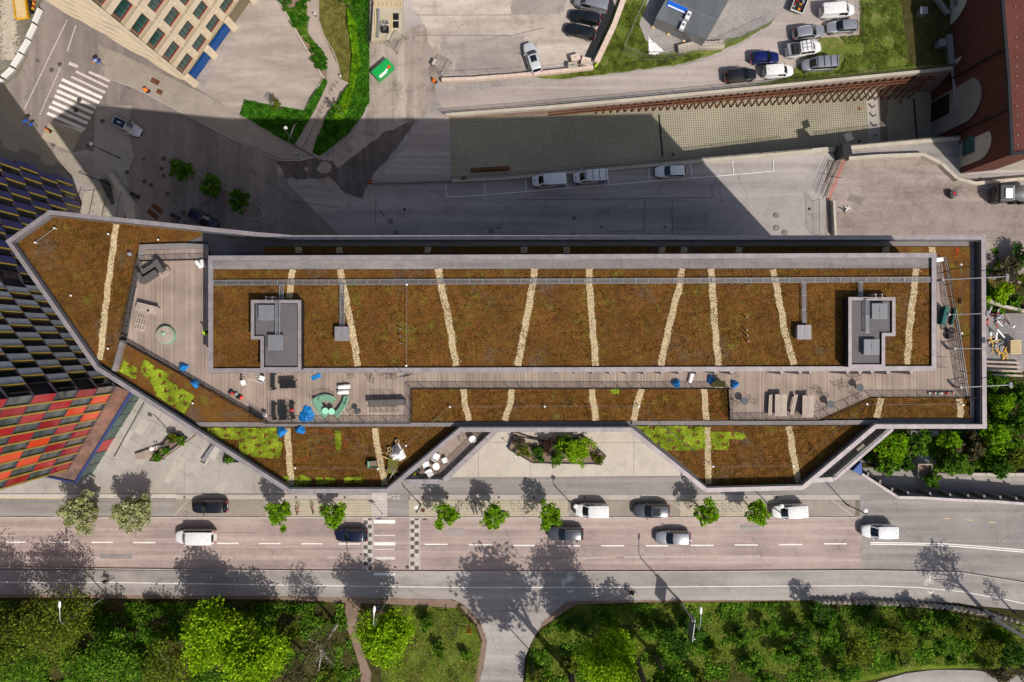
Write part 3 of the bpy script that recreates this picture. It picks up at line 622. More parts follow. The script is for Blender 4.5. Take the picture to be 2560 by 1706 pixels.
for a in ((430, 1393, 580, 1396), (650, 1394, 730, 1395), (815, 1394, 900, 1395), (1560, 1393, 1900, 1392), (1440, 1397, 1540, 1393)): dash(*a, .32, -.0088, 'faint', road, 'worn_marking')
# ---------------------------------------------------------------- eastern slope below the street wall
def eastz(x, y):
    t = max(0, min(1, (y+17.5)/26)); return -3.0-9.42*t**.8+.3*math.sin(x*.35)*math.sin(y*.4+1)*min(1, t*4)*(1 if y < 7 else 0)
g = MB(); NX, NY = 110, 34
for j in range(NY+1):
    for i in range(NX+1):
        x = 38+(200-38)*i/NX; y = -27+(13.2+27)*j/NY; g.v.append((x, y, eastz(x, y)))
for j in range(NY):
    for i in range(NX): a = j*(NX+1)+i; g.f.append((a, a+1, a+NX+2, a+NX+1))
east = struct('east_slope', g, M['forest'], smooth=True)
def eover(name, pts, z0, zoff, mat, step=1.2):
    mb = MB()
    for c in tiles(WP(pts, z0), step, step, 0): mb.sheet(c, lambda x, y: eastz(x, y)+zoff)
    return mb.build(name, mat, east)
eover('lower_lane', [(2150, 1150), (2260, 1175), (2380, 1185), (2900, 1190), (2900, 1300), (2200, 1300), (2140, 1220)], -3, .06, M['asphalt_g'])
eover('gravel_patch', [(2470, 780), (2900, 780), (2900, 930), (2470, 930)], -6, .08, M['gravel'])
eover('gravel_patch', [(2290, 1080), (2360, 1080), (2330, 1160), (2260, 1160)], -4, .08, M['gravel'])
eover('gravel_patch', [(2463, 590), (2900, 590), (2900, 760), (2540, 700), (2470, 690)], -10, .06, M['gravel_e'])

# ---------------------------------------------------------------- sunken ramp
def tz(x):  # floor level along the ramp
    t = max(0, min(1.1, (x+9)/(66+9))); return ZN-.02-5.9*t
def trw(px_, py_):  # pixel on the sloping floor -> world
    z = ZN
    for _ in range(12): x, y = W(px_, py_, z); z = tz(x)
    return (x, y)
fl = [trw(*p) for p in [(1124, 300), (1370, 286), (1560, 273), (1700, 262), (1920, 247), (2185, 225), (2330, 232), (2338, 345), (2100, 372), (1900, 389), (1500, 423), (1250, 446), (1130, 452)]]
ramp = struct('ramp_floor', MB().sheet(fl, lambda x, y: tz(x)-.05), M['joint'])
# slanting strip under the piles
def wallz(pts_top, pts_bot, name, mat, par, z0=None):
    mb = MB(); n = len(pts_top)
    vs = [(*p, ZN+.02) for p in pts_top]+[(p[0], p[1], tz(p[0])-.06) for p in pts_bot]
    mb.add(vs, [(i, n+i, n+i+1, i+1) for i in range(n-1)]); return mb.build(name, mat, par)
tl = [(1120, 291), (1370, 274), (1560, 257), (1920, 223), (2300, 185), (2381, 177)]
rw = struct('ramp_north_wall', MB().prism(nx([(1112, 285), (1370, 266), (1560, 249), (1920, 215), (2300, 177), (2378, 168), (2379, 176), (2300, 184), (1920, 222), (1560, 257), (1370, 274), (1118, 292)]), ZN-.1, ZN+.35), M['concrete'])
wallz(nx(tl), [trw(*p) for p in [(1124, 300), (1370, 286), (1560, 273), (1920, 247), (2185, 225), (2330, 232)]], 'sloping_bank', M['soil'], rw)
def tri_sheet(a, b, n): return [(a[0]+(b[0]-a[0])*k/n, a[1]+(b[1]-a[1])*k/n) for k in range(n+1)]
bt = [trw(*p) for p in [(1124, 300), (1370, 286), (1560, 273), (1920, 247), (2185, 225), (2330, 232)]]
TP = nx(tl)
def along(P, t):
    L0 = [math.dist(a, b) for a, b in zip(P, P[1:])]; s = t*sum(L0)
    for (a, b), l in zip(zip(P, P[1:]), L0):
        if s <= l: return (a[0]+(b[0]-a[0])*s/l, a[1]+(b[1]-a[1])*s/l)
        s -= l
    return P[-1]
piles = thing('sheet_pile_wall', (*along(TP, .5), ZN-3), 'rust brown steel pile wall with raking struts along the north side of the sunken ramp', 'pile wall')
for k in range(46):
    t = .3+.66*k/45; a = along(TP, t); x = a[0]; zb = tz(x); dz = ZN-zb
    m = MB(); m.tube([(x, a[1]-.15, ZN-.35), (x, a[1]-.15, zb)], .11, 4); m.build('pile', M['corten'], piles)
    if k % 1 == 0 and dz > .8:
        m = MB(); m.tube([(x+.25, a[1]-.2, ZN-.9), (x-.35, a[1]-.25-dz*.28, zb+.1)], .15, 4); m.build('strut', M['corten'], piles)
for dy, dz in ((-.32, -.6), (-.55, -1.1)):
    m = MB(); m.tube([(*[c+q for c, q in zip(along(TP, .2+.78*k/12), (0, dy))], ZN+dz-(k/12)*.6) for k in range(13)], .13, 4); m.build('waling_beam', M['corten'], piles)
# concrete grid pavers of the ramp
cells = [c for c in tiles(fl, .37, .37, .065, R(4.2)) if not (W(2185, 280, -18)[0] < c[0][0] < W(2215, 280, -18)[0])]
mb = MB()
for c in cells:
    n = len(c); vs = [(x, y, tz(x)+random.uniform(-.006, .006)) for x, y in c]
    a = sum(vs[i-1][0]*vs[i][1]-vs[i][0]*vs[i-1][1] for i in range(n))
    if a < 0: vs = vs[::-1]
    mb.add(vs+[(x, y, z-.06) for x, y, z in vs], [tuple(range(n))]+[(i, n+i, n+(i+1) % n, (i+1) % n) for i in range(n)])
n = NM('grid_paver'); pc = n.mix(n.noise(.12, 5, lo=.35, hi=.65), srgb('928d78'), srgb('a6a08a')); pc = n.mix(n.mul(n.noise(2.5, 6, .8, lo=.55, hi=.7), .7), pc, srgb('6f6c4c'))
n.out(pc, .9, bump=n.noise(9, 3), bd=.01); M['gridpav'] = n.m
go = mb.build('grid_pavers', M['gridpav'], ramp); go['kind'] = 'stuff'
sx = [trw(*p) for p in ((2163, 232), (2192, 230), (2203, 358), (2172, 360))]
MB().sheet(sx, lambda x, y: tz(x)+.02).build('concrete_strip', M['plaza_w'], ramp)
for p0, p1 in (((1647, 286), (1656, 392)), ((2284, 248), (2292, 345))):
    a, b = trw(*p0), trw(*p1); c = ((a[0]+b[0])/2, (a[1]+b[1])/2)
    m = MB().box(c[0], c[1], tz(c[0])+.02, .3, math.dist(a, b), .04, math.atan2(b[1]-a[1], b[0]-a[0])+R(90)); m.build('drain_channel', M['steel_d'], ramp)
for x, y in ((1681, 387), (2147, 272), (2147, 354), (2250, 254)):
    a = trw(x, y); MB().cyl(a[0], a[1], tz(a[0])-.02, tz(a[0])+.012, .3, 18).build('manhole_cover', M['corten'], ramp)
for i, (x, y) in enumerate(((2178, 248), (2180, 270), (2182, 292), (2184, 316), (2187, 340))):
    a = trw(x, y); o = thing('bollard', (a[0], a[1], tz(a[0])), 'grey metal bollard on the concrete strip of the ramp, number %s from the pile wall' % ('one', 'two', 'three', 'four', 'five')[i], 'bollard', 'bollards across the ramp')
    o['label'] = ('grey bollard on the ramp strip nearest the rusty pile wall', 'second grey bollard on the ramp strip from the pile wall', 'middle grey bollard of five on the ramp strip', 'fourth grey bollard on the ramp strip beside the shadow edge', 'shaded grey bollard on the ramp strip nearest the parking bays')[i]
    MB().cyl(0, 0, 0, 1.0, .12, 12).build('post', M['galv'], o, local=True); MB().cyl(0, 0, 1.0, 1.06, .14, 12, .1).build('cap', M['alu'], o, local=True)
# coping south of the ramp
sp = [(1130, 448), (1250, 443), (1500, 421), (1900, 386), (2100, 369), (2330, 348), (2400, 343)]
sw = struct('ramp_south_wall', MB().prism(nx([(x, y-2) for x, y in sp]+[(x, y+9) for x, y in sp[::-1]]), ZN-7, ZN+.4), M['concrete'])
MB().prism(nx([(933, 456), (1000, 456), (1128, 451), (1128, 455), (1000, 460), (930, 461)]), ZN-.2, ZN+.35).build('low_wall', M['concrete_d'], sw)
# hand rails on both sides: fence things
def rail_fence(name, pts, z, h, label, cat='railing', step=2.0, bal=.12, mat='steel_d', lean=0, rails=2, group=None):
    P = [Vector((*p, 0)) for p in pts]; c = sum(P, Vector())/len(P)
    o = thing(name, (c.x, c.y, z), label, cat, group)
    fence_parts(o, P, z, h, step, bal, mat, rails); return o
def fence_parts(o, P, z, h, step=2.0, bal=.12, mat='steel_d', rails=2, sub=None):
    balm = MB()
    zf = z if callable(z) else (lambda x: z)
    for a, b in zip(P, P[1:]):
        d = b-a; Ln = d.length; n = max(1, round(Ln/step))
        for q in ([h, .12] if rails == 2 else [h, h*.55, .15]):
            MB().tube([(a.x, a.y, zf(a.x)+q), (b.x, b.y, zf(b.x)+q)], .028 if q == h else .02, 5).build('rail', M[mat], o)
        for k in range(n+1):
            p = a+d*k/n; MB().tube([(p.x, p.y, zf(p.x)-.02), (p.x, p.y, zf(p.x)+h)], .028, 5).build('post', M[mat], o)
        if bal:
            m = int(Ln/bal)
            for k in range(m):
                p = a+d*(k+.5)/m; balm.tube([(p.x, p.y, zf(p.x)+.12), (p.x, p.y, zf(p.x)+h)], .015, 3, cap=False)
    if bal: q = balm.build('balusters', M[mat], o); q['kind'] = 'stuff'
rail_fence('ramp_fence', nx([(1107, 286), (1370, 265), (1560, 248), (1920, 214), (2378, 168)]), ZN, 1.3, 'dark steel baluster fence on the north wall of the sunken ramp', 'fence')
rail_fence('ramp_fence', nx([(1130, 449), (1250, 444), (1500, 422), (1900, 387), (2025, 376)]), ZN+.3, 1.1, 'dark steel baluster fence beside the parking bays south of the ramp', 'fence')
rail_fence('ramp_fence', nx([(2120, 367), (2330, 348), (2400, 343)]), ZN+.3, 1.1, 'dark steel fence south of the ramp by the brick building', 'fence')
o = thing('steel_pipe', (*W(1225, 424, -12.6), -12.98), 'long rust brown steel pipe lying on the ramp beside the parking bays', 'pipe')
MB().tube([(-2.9, -.15, .35), (2.9, .2, .35)], .34, 12).build('shell', M['corten'], o, local=True, smooth=40); MB().tube([(2.9, .2, .35), (3.0, .21, .35)], .38, 12).build('flange', M['corten'], o, local=True)

# ---------------------------------------------------------------- the long office building
OUT = [(15, 603), (123, 527), (640, 582), (735, 590), (2463, 590), (2466, 1071), (2191, 1071), (2009, 1224), (1764, 1230), (1576, 1079), (1153, 1079), (970, 1232), (721, 1232), (238, 923)]
OW = WP(OUT, ZR)
def inset(P, d):
    n = len(P); out = []
    a = sum(P[i-1][0]*P[i][1]-P[i][0]*P[i-1][1] for i in range(n)); s = 1 if a > 0 else -1
    for i in range(n):
        p0, p1, p2 = Vector(P[i-1]), Vector(P[i]), Vector(P[(i+1) % n]); d1 = (p1-p0).normalized(); d2 = (p2-p1).normalized()
        n1 = Vector((-d1.y, d1.x))*s; n2 = Vector((-d2.y, d2.x))*s; b = (n1+n2); b = b/max(.2, b.length_squared)*2
        q = p1+b*d; out.append((q.x, q.y))
    return out
bld = thing('office_building', (0, 0, ZN), 'long office building with brown planted roof, timber terraces and grey metal roof edges', 'building')
IN = inset(OW, .42)
def ringprism(mb, A, B, z0, z1):
    n = len(A); vs = [(*p, z0) for p in A]+[(*p, z1) for p in A]+[(*p, z0) for p in B]+[(*p, z1) for p in B]
    fs = []
    for i in range(n):
        j = (i+1) % n; fs += [(i, j, n+j, n+i), (n+i, n+j, 3*n+j, 3*n+i), (2*n+j, 2*n+i, 3*n+i, 3*n+j)]
    return mb.add(vs, fs)
WALLP = inset(OW, .06)
def winwall(A, B, z0, z1, par, fh=3.7, module=2.7, wm='glass_s', start=1.0):
    """rows of real windows on one wall"""
    a, b = Vector(A), Vector(B); d = b-a; Ln = d.length; d.normalize(); nrm = Vector((d.y, -d.x)); n = int(Ln//module); rz = math.atan2(d.y, d.x)
    if n < 1: return
    w = module*.62; off = (Ln-n*module)/2
    me = MB().box(0, 0, 0, w, .08, fh*.52).mesh('window', M[wm]); fr = MB().box(0, 0, fh*.27, w+.16, .16, .08).box(0, 0, -fh*.27, w+.16, .16, .08).box(w/2+.04, 0, 0, .08, .16, fh*.54-.08).box(-w/2-.04, 0, 0, .08, .16, fh*.54-.08).mesh('window_frame', M['steel_d'])
    z = z0+start
    while z+fh < z1:
        for k in range(n):
            p = a+d*(off+(k+.5)*module)+nrm*.03
            yield (me, fr, (p.x, p.y, z+fh/2), rz)
        z += fh
m = MB(); m.prism(WALLP, ZN-.5, ZR-1.05, cap=False); ringprism(m, WALLP, inset(OW, .34), ZR-1.06, ZR-.05); m.build('outer_wall', M['membrane_d'], bld)
o0 = Vector(bld.location); cnt = 0
base_win = None
for i in range(len(OUT)):
    A, B = OW[i], OW[(i+1) % len(OUT)]
    for me, fr, p, rz in winwall(B, A, ZN if i < 6 else 0, ZR-1.5, bld, 4.1, 3.4 if i in (3, 4) else 3.6):
        if cnt > 260: break
        cnt += 1
        q = Vector(p)-o0; wo = inst('window', me, bld, q, (0, 0, rz+math.pi)); inst('window_frame', fr, wo, (0, 0, 0))
def coping(P, width, z, seg, par, prot=.05, m='coping', z1=.08):
    """one folded metal panel after another along a closed outline"""
    O = inset(P, -prot); I = inset(P, width); n = len(P)
    for i in range(n):
        j = (i+1) % n; Ln = math.dist(P[i], P[j]); k = max(1, round(Ln/seg))
        for q in range(k):
            t0, t1 = q/k+.006/Ln, (q+1)/k-.006/Ln
            f = lambda A, t: (A[i][0]+(A[j][0]-A[i][0])*t, A[i][1]+(A[j][1]-A[i][1])*t)
            c = [f(O, t0), f(O, t1), f(I, t1), f(I, t0)]; mb = MB(); z2 = z+random.uniform(-.003, .003)
            mb.prism(c, z-z1, z2); mb.build('coping_panel', M[m], par)
coping(OW, .37, ZR, 1.9, bld)
MB().tube([(*p, ZR-.1) for p in inset(OW, .47)], .025, 4, closed=True).build('edge_trim', M['alu'], bld)
# lower roofs
ZS = 25.75
MAIN = WP([(123, 539), (505, 577), (735, 602), (2440, 602), (2436, 1060), (493, 1060), (300, 940), (250, 906), (32, 606)], ZS)
MB().prism(inset(OW, .36), 25.0, 25.48).build('roof_deck', M['membrane_d'], bld)
DZ = 26.0   # timber decks
# sedum beds (one mat per field)
def bed(pts, z, name='planted_roof'):
    mb = MB().prism(WP(pts, z), z-.18, z); return mb.build(name, M['sedum'], bld)
bed([(128, 540), (500, 579), (505, 590), (460, 606), (347, 612), (338, 655), (300, 850), (280, 925), (250, 905), (128, 740), (33, 606)], ZS)
bed([(311, 857), (668, 1056), (494, 1057), (290, 935)], ZS)
bed([(660, 617), (2300, 617), (2300, 634), (660, 634)], ZS)
bed([(2300, 617), (2425, 617), (2425, 1044), (2410, 992), (2346, 655), (2300, 640)], ZS)
bed([(1030, 972), (1820, 972), (1820, 1052), (1030, 1054)], ZS)
bed([(2175, 995), (2425, 995), (2425, 1045), (2052, 1047)], ZS)
ZB = 25.55
bed([(496, 1069), (1139, 1069), (964, 1217), (724, 1219)], ZB)
bed([(1592, 1066), (2172, 1064), (2004, 1213), (1770, 1214)], ZB)
# grey gutters and the upstand between main roof and the two wings
for pts, z in (([(488, 1056), (1150, 1057), (1150, 1067), (500, 1067)], ZS+.08), ([(1150, 1055), (1580, 1054), (1580, 1067), (1150, 1067)], ZS-.1), ([(1580, 1053), (2200, 1051), (2200, 1062), (1580, 1063)], ZS+.08), ([(2200, 1047), (2436, 1047), (2436, 1060), (2200, 1060)], ZS-.1), ([(735, 604), (2436, 604), (2436, 616), (735, 616)], ZS-.1), ([(2426, 617), (2436, 617), (2436, 1046), (2426, 1046)], ZS-.05)):
    for c in tiles(WP(pts, z), 2.6, 3, .015): MB().prism(c, z-.35, z).build('gutter_panel', M['membrane'], bld)
for pts, h in (([(348, 612), (460, 608), (520, 612), (520, 622), (362, 624), (352, 655), (343, 655)], 26.15), ([(300, 850), (311, 852), (290, 930), (279, 926)], 26.15)):
    MB().prism(WP(pts, h), 25.4, h).build('upstand', M['membrane'], bld)
for pts in ([(505, 582), (560, 588), (555, 612), (530, 605), (500, 603), (460, 606)], [(520, 592), (735, 603), (735, 632), (520, 632)]):
    MB().sheet(WP(pts, ZS-.14), ZS-.14+pts[0][0]*1e-4).build('roof_felt', M['membrane_d'], bld)
# raised roof
PR = WP([(522, 641), (2340, 634), (2340, 926), (522, 932)], ZP)
m = MB(); m.prism(inset(PR, .04), 25.4, ZP-.4, cap=True); ringprism(m, inset(PR, .04), inset(PR, .3), ZP-.41, ZP-.05); m.build('raised_wall', M['steel_d'], bld)
coping(PR, .38, ZP, 1.16, bld)
ZQ = ZP-.28
for c in tiles(WP([(533, 652), (2329, 645), (2329, 671), (533, 674)], ZQ), 3.1, 3, .012): MB().prism(c, ZQ-.1, ZQ+.02).build('felt_panel', M['membrane'], bld)
MB().prism(WP([(533, 675), (2329, 672), (2329, 916), (533, 921)], ZQ), ZQ-.1, ZQ+.05).build('planted_roof', M['sedum'], bld)
# windows of the raised storey facing the deck, with wedges added for reflected light
ya = W(0, 931, 27.8)[1]
me = MB().box(0, 0, 0, 1.7, .06, 2.1).mesh('window', M['glass_s'])
for k in range(30):
    x = W(560+k*61, 931, ZP)[0]
    if x < PR[2][0]-1: inst('window', me, bld, Vector((x, PR[2][1]-.02, 27.2))-o0)
for k, x in enumerate([1300, 1345, 1388, 1430, 1472, 1514, 1555, 1597, 1640, 1683, 1725, 1770, 1808, 1930, 1975, 2000, 2090, 2120, 2150, 2188, 2245]):
    X, Y = W(x, 930, 27.5); mb = MB(); mb.prism([(X-.05, PR[2][1]), (X+.55, PR[2][1]), (X+.12, PR[2][1]-.42)], 26.05, 29.4, bottom=True); mb.build('light_patch_wedge', M['coping'], bld)
# stair housings
def housing(pts, inner, covers, label):
    z = ZP+.95; P = WP(pts, z)
    o = MB().prism(inset(P, .03), ZQ-.1, z-.25).build('stair_housing', M['steel_d'], bld); o['label'] = label
    m = MB(); ringprism(m, inset(P, .03), inset(P, .25), z-.26, z-.04); m.build('parapet', M['steel_d'], o)
    I, O = inset(P, .27), inset(P, -.03); n = len(P)
    for i in range(n):
        j = (i+1) % n; Ln = math.dist(P[i], P[j]); k = max(1, round(Ln/1.2))
        for q in range(k):
            t0, t1 = q/k+.006/Ln, (q+1)/k-.006/Ln; f = lambda A, t: (A[i][0]+(A[j][0]-A[i][0])*t, A[i][1]+(A[j][1]-A[i][1])*t)
            MB().prism([f(O, t0), f(O, t1), f(I, t1), f(I, t0)], z-.06, z).build('coping_panel', M['coping'], o)
    MB().prism(inset(P, .33), z-.26, z-.2).build('felt_roof', M['membrane_d'], o)
    for x, y in covers: skylight(o, x, y, z-.2)
    return o
def skylight(par, x, y, z, s=1.3):
    X, Y = W(x, y, z+.5); m = MB(); m.box(X, Y, z+.2, s, s, .4).box(X, Y, z+.43, s+.08, s+.08, .07); m.box(X, Y, z+.475, .015, s, .02).box(X, Y+.05, z+.5, .09, .13, .05)
    return m.build('skylight_cover', M['skylight'], par, bevel=.01)
housing([(628, 751), (752, 751), (752, 926), (652, 926), (652, 848), (628, 848)], None, ((665, 782), (688, 857)), 'west stair housing')
housing([(2122, 744), (2238, 744), (2238, 840), (2212, 840), (2212, 919), (2122, 919)], None, ((2200, 778), (2180, 868)), 'east stair housing')
def vent(x, y, label):
    X, Y = W(x, y, ZQ+.7); o = thing('roof_vent', (X, Y, ZQ), label, 'roof vent', 'louvred roof vents')
    MB().box(0, 0, .3, 1.2, 1.2, .6).build('curb', M['galv'], o, local=True)
    for s in (-1, 1):
        MB().box(s*.32, 0, .66, .62, 1.3, .06).build('lid', M['coping'], o, local=True)
        for k in range(5): MB().box(s*.32-.22+k*.11, 0, .7, .03, 1.15, .02).build('rib', M['alu'], o, local=True)
    MB().box(0, 0, .72, .1, .1, .05).build('handle', M['alu'], o, local=True)
vent(854, 835, 'square grey louvred vent at the end of a walkway near the west stair housing'); vent(2011, 831, 'square grey louvred vent at the end of a walkway near the east stair housing')
# steel grating walkways
def walkway(p0, p1, z, w, label, zpx=None):
    a, b = Vector(W(*p0, z)), Vector(W(*p1, z)); d = b-a; Ln = d.length; d.normalize(); nrm = Vector((-d.y, d.x)); c = (a+b)/2
    o = thing('roof_walkway', (c.x, c.y, z), label, 'walkway', 'steel walkways on the raised roof')
    for s in (-1, 1):
        q0, q1 = a+nrm*s*w/2, b+nrm*s*w/2; MB().tube([(*q0, z), (*q1, z)], .035, 4).build('side_rail', M['alu'], o)
    n = int(Ln/.07); mb = MB()
    for k in range(n):
        p = a+d*(k+.5)*Ln/n; mb.add([(*(p-d*.012-nrm*w/2), z), (*(p+d*.012-nrm*w/2), z), (*(p+d*.012+nrm*w/2), z), (*(p-d*.012+nrm*w/2), z)], [(0, 1, 2, 3)])
    g = mb.build('grating_bars', M['alu'], o); g['kind'] = 'stuff'
    n = max(1, int(Ln/1.15))
    for k in range(n+1):
        p = a+d*k*Ln/n; q = MB().box(p.x, p.y, z-.01, .05, w, .05, math.atan2(d.y, d.x)); q.build('cross_bar', M['alu'], o)
    for k in range(0, n+1, 3):
        p = a+d*k*Ln/n; MB().box(p.x, p.y, z-.13, .06, w*.8, .22, math.atan2(d.y, d.x)).build('foot', M['alu'], o)
walkway((533, 707), (2325, 699), ZQ+.3, .42, 'long steel grating walkway running the whole length of the raised roof')
walkway((703, 713), (703, 748), ZQ+.3, .36, 'short steel walkway joining the west stair housing')
walkway((855, 712), (855, 814), ZQ+.3, .38, 'steel walkway leading down to the western louvred vent')
walkway((2010, 706), (2011, 807), ZQ+.3, .38, 'steel walkway leading down to the eastern louvred vent')
walkway((2152, 706), (2152, 740), ZQ+.3, .36, 'short steel walkway joining the east stair housing')
walkway((694, 755), (694, 838), ZP+1.1, .36, 'steel walkway lying on top of the west stair housing')
walkway((2169, 749), (2169, 832), ZP+1.1, .36, 'steel walkway lying on top of the east stair housing')
# gravel strips: tens of thousands of pebbles
def octa(P, r):
    base = np.array([(1, 0, 0), (-1, 0, 0), (0, 1, 0), (0, -1, 0), (0, 0, 1)], float); F0 = np.array([(0, 2, 4), (2, 1, 4), (1, 3, 4), (3, 0, 4)])
    n = len(P); rr = r*RNG.uniform(.6, 1.3, (n, 1, 1)); a = RNG.uniform(0, 2*math.pi, n); V = base[None]*rr*RNG.uniform(.7, 1.3, (n, 1, 3))
    c, s = np.cos(a)[:, None], np.sin(a)[:, None]; x = V[:, :, 0]*c-V[:, :, 1]*s; y = V[:, :, 0]*s+V[:, :, 1]*c; V = np.stack([x, y, V[:, :, 2]], 2)+P[:, None, :]
    return V.reshape(-1, 3), (F0[None]+np.arange(n)[:, None, None]*5).reshape(-1, 3)
def npmesh(name, V, Fc, mat, par, k=3):
    me = bpy.data.meshes.new(name); o0 = np.array(wloc(par)) if par else np.zeros(3); V = V-o0
    me.vertices.add(len(V)); me.vertices.foreach_set('co', V.astype(np.float32).ravel()); me.loops.add(Fc.size); me.loops.foreach_set('vertex_index', Fc.astype(np.int32).ravel())
    me.polygons.add(len(Fc)); me.polygons.foreach_set('loop_start', np.arange(len(Fc), dtype=np.int32)*k); me.update(calc_edges=True); me.materials.append(mat)
    o = bpy.data.objects.new(name, me); COL.objects.link(o)
    if par: o.parent = par
    return o
def pebmat():
    m = bpy.data.materials.new('pebble'); m.use_nodes = True; t = m.node_tree; g = t.nodes.new('ShaderNodeNewGeometry'); cr = t.nodes.new('ShaderNodeValToRGB')
    e = cr.color_ramp.elements; e[0].color = (*srgb('9c8660'), 1); e[1].color = (*srgb('ded6c2'), 1)
    for q, c in ((.25, 'c0ab82'), (.5, 'b3a68c'), (.7, 'd3c29c')): x = e.new(q); x.color = (*srgb(c), 1)
    t.links.new(g.outputs['Random Per Island'], cr.inputs[0]); t.links.new(cr.outputs[0], t.nodes['Principled BSDF'].inputs[0]); t.nodes['Principled BSDF'].inputs['Roughness'].default_value = .8; return m
M['pebble'] = pebmat(); M['pebbase'] = ground('gravel_bed', 'a08b64', 'b7a27a', '7a6848', sc=2, speck=.4)
def gstrip(pts, z, w=.58, dens=190):
    Q = [Vector(W(*p, z)) for p in pts]; fine = []
    for a, b in zip(Q, Q[1:]):
        n = max(2, int((b-a).length/.45))
        for k in range(n): fine.append(a+(b-a)*k/n)
    fine.append(Q[-1]); Lp = []; Rp = []
    for i, p in enumerate(fine):
        d = (fine[min(i+1, len(fine)-1)]-fine[max(0, i-1)]).normalized(); nn = Vector((-d.y, d.x)); off = .035*math.sin(i*1.3+pts[0][0])
        Lp.append(tuple(p+nn*(w/2+off+random.uniform(-.03, .03)))); Rp.append(tuple(p+nn*(-w/2+off+random.uniform(-.03, .03))))
    o = MB().prism(Lp+Rp[::-1], z-.06, z+.03).build('gravel_strip', M['pebbase'], bld)
    n = int(sum((b-a).length for a, b in zip(Q, Q[1:]))*w*dens); P = np.zeros((n, 3))
    for i in range(n):
        k = random.randrange(len(fine)-1); t = random.random(); a = Vector(Lp[k]).lerp(Vector(Lp[k+1]), t); b = Vector(Rp[k]).lerp(Vector(Rp[k+1]), t)
        s = random.uniform(-.03, 1.03) if random.random() > .03 else random.uniform(-.35, 1.35); q = a.lerp(b, s); P[i] = (q.x, q.y, z+.035)
    V, Fc = octa(P, .042); q = npmesh('pebbles', V, Fc, M['pebble'], o); q['kind'] = 'stuff'
for pts in ([(731, 674), (729, 700), (722, 746)], [(850, 674), (858, 710), (878, 815), (895, 915)], [(1097, 672), (1100, 700), (1122, 800), (1140, 915)], [(1337, 672), (1333, 700), (1318, 790), (1294, 915)], [(1472, 672), (1474, 720), (1480, 800), (1489, 915)], [(1705, 672), (1700, 710), (1676, 800), (1651, 915)], [(1777, 672), (1780, 710), (1787, 820), (1796, 915)], [(1933, 674), (1940, 710), (1962, 830), (1984, 912)], [(2290, 672), (2285, 720), (2272, 830), (2268, 911)]):
    gstrip(pts, ZQ+.04)
for pts in ([(1157, 973), (1163, 1010), (1172, 1052)], [(1280, 973), (1275, 1010), (1262, 1052)], [(1479, 972), (1484, 1010), (1489, 1052)], [(1603, 972), (1593, 1010), (1583, 1052)], [(1759, 972), (1763, 1010), (1765, 1050)], [(2203, 996), (2197, 1020), (2190, 1045)], [(2398, 997), (2401, 1020), (2399, 1044)], [(290, 561), (283, 620), (272, 700), (262, 790), (256, 850), (250, 900)]):
    gstrip(pts, ZS+.0)
for pts in ([(718, 1071), (722, 1130), (729, 1216)], [(937, 1071), (946, 1130), (963, 1214)], [(1769, 1068), (1769, 1130), (1772, 1211)], [(1972, 1066), (1980, 1120), (1996, 1209)]): gstrip(pts, ZB)
for x in (747, 847, 1070, 1310, 1415, 1655, 1710, 1848, 2213, 2330): gstrip([(x, 618), (x+random.uniform(-3, 3), 633)], ZS, .62)
# timber decks, board by board
def deck(pts, z, ang=90, bw=.137, gap=.02, par=None, m='wood'):
    P = WP(pts, z); MB().prism(P, z-.35, z-.05).build('deck_base', M['steel_d'], par or bld)
    cells = tiles(P, bw, 400, gap, R(ang-90)); mb = MB()
    for c in cells: mb.prism(c, z-.05, z+random.uniform(-.003, .004))
    o = mb.build('deck_boards', M[m], par or bld); o['kind'] = 'stuff'
M['deck'] = None
def deckmat():
    m = bpy.data.materials.new('deck_board'); m.use_nodes = True; t = m.node_tree; b = t.nodes['Principled BSDF']; g = t.nodes.new('ShaderNodeNewGeometry'); cr = t.nodes.new('ShaderNodeValToRGB')
    cr.color_ramp.elements[0].color = (*srgb('8f7e73'), 1); cr.color_ramp.elements[1].color = (*srgb('a59487'), 1); t.links.new(g.outputs['Random Per Island'], cr.inputs[0])
    tc = t.nodes.new('ShaderNodeTexCoord'); n = t.nodes.new('ShaderNodeTexNoise'); n.inputs['Scale'].default_value = .5; n.inputs['Detail'].default_value = 8; t.links.new(tc.outputs['Object'], n.inputs[0])
    mr = t.nodes.new('ShaderNodeMapRange'); mr.inputs[1].default_value = .3; mr.inputs[2].default_value = .7; mr.inputs[3].default_value = .8; mr.inputs[4].default_value = 1.15; t.links.new(n.outputs[0], mr.inputs[0])
    x = t.nodes.new('ShaderNodeMix'); x.data_type = 'RGBA'; x.blend_type = 'MULTIPLY'; x.inputs[0].default_value = 1; t.links.new(cr.outputs[0], x.inputs[6]); t.links.new(mr.outputs[0], x.inputs[7]); t.links.new(x.outputs[2], b.inputs[0]); b.inputs['Roughness'].default_value = .8; return m
M['deck'] = deckmat()
deck([(353, 626), (521, 622), (521, 934), (1822, 928), (1822, 970), (1028, 970), (1028, 1056), (672, 1056), (317, 853)], DZ, 90, m='deck')
deck([(1822, 928), (2342, 926), (2342, 640), (2352, 646), (2425, 992), (2175, 992), (2045, 1049), (1826, 1049), (1822, 970)], DZ, 90, m='deck')
def zrail(pts, z, label_par, h=1.05, step=1.2, bal=.1):
    P = [Vector((*W(*p, z), 0)) for p in pts]; c = sum(P, Vector())/len(P)
    o = empty('terrace_railing', Vector((c.x, c.y, z))-o0, 0); o.parent = bld
    fence_parts(o, P, z, h, step, bal)
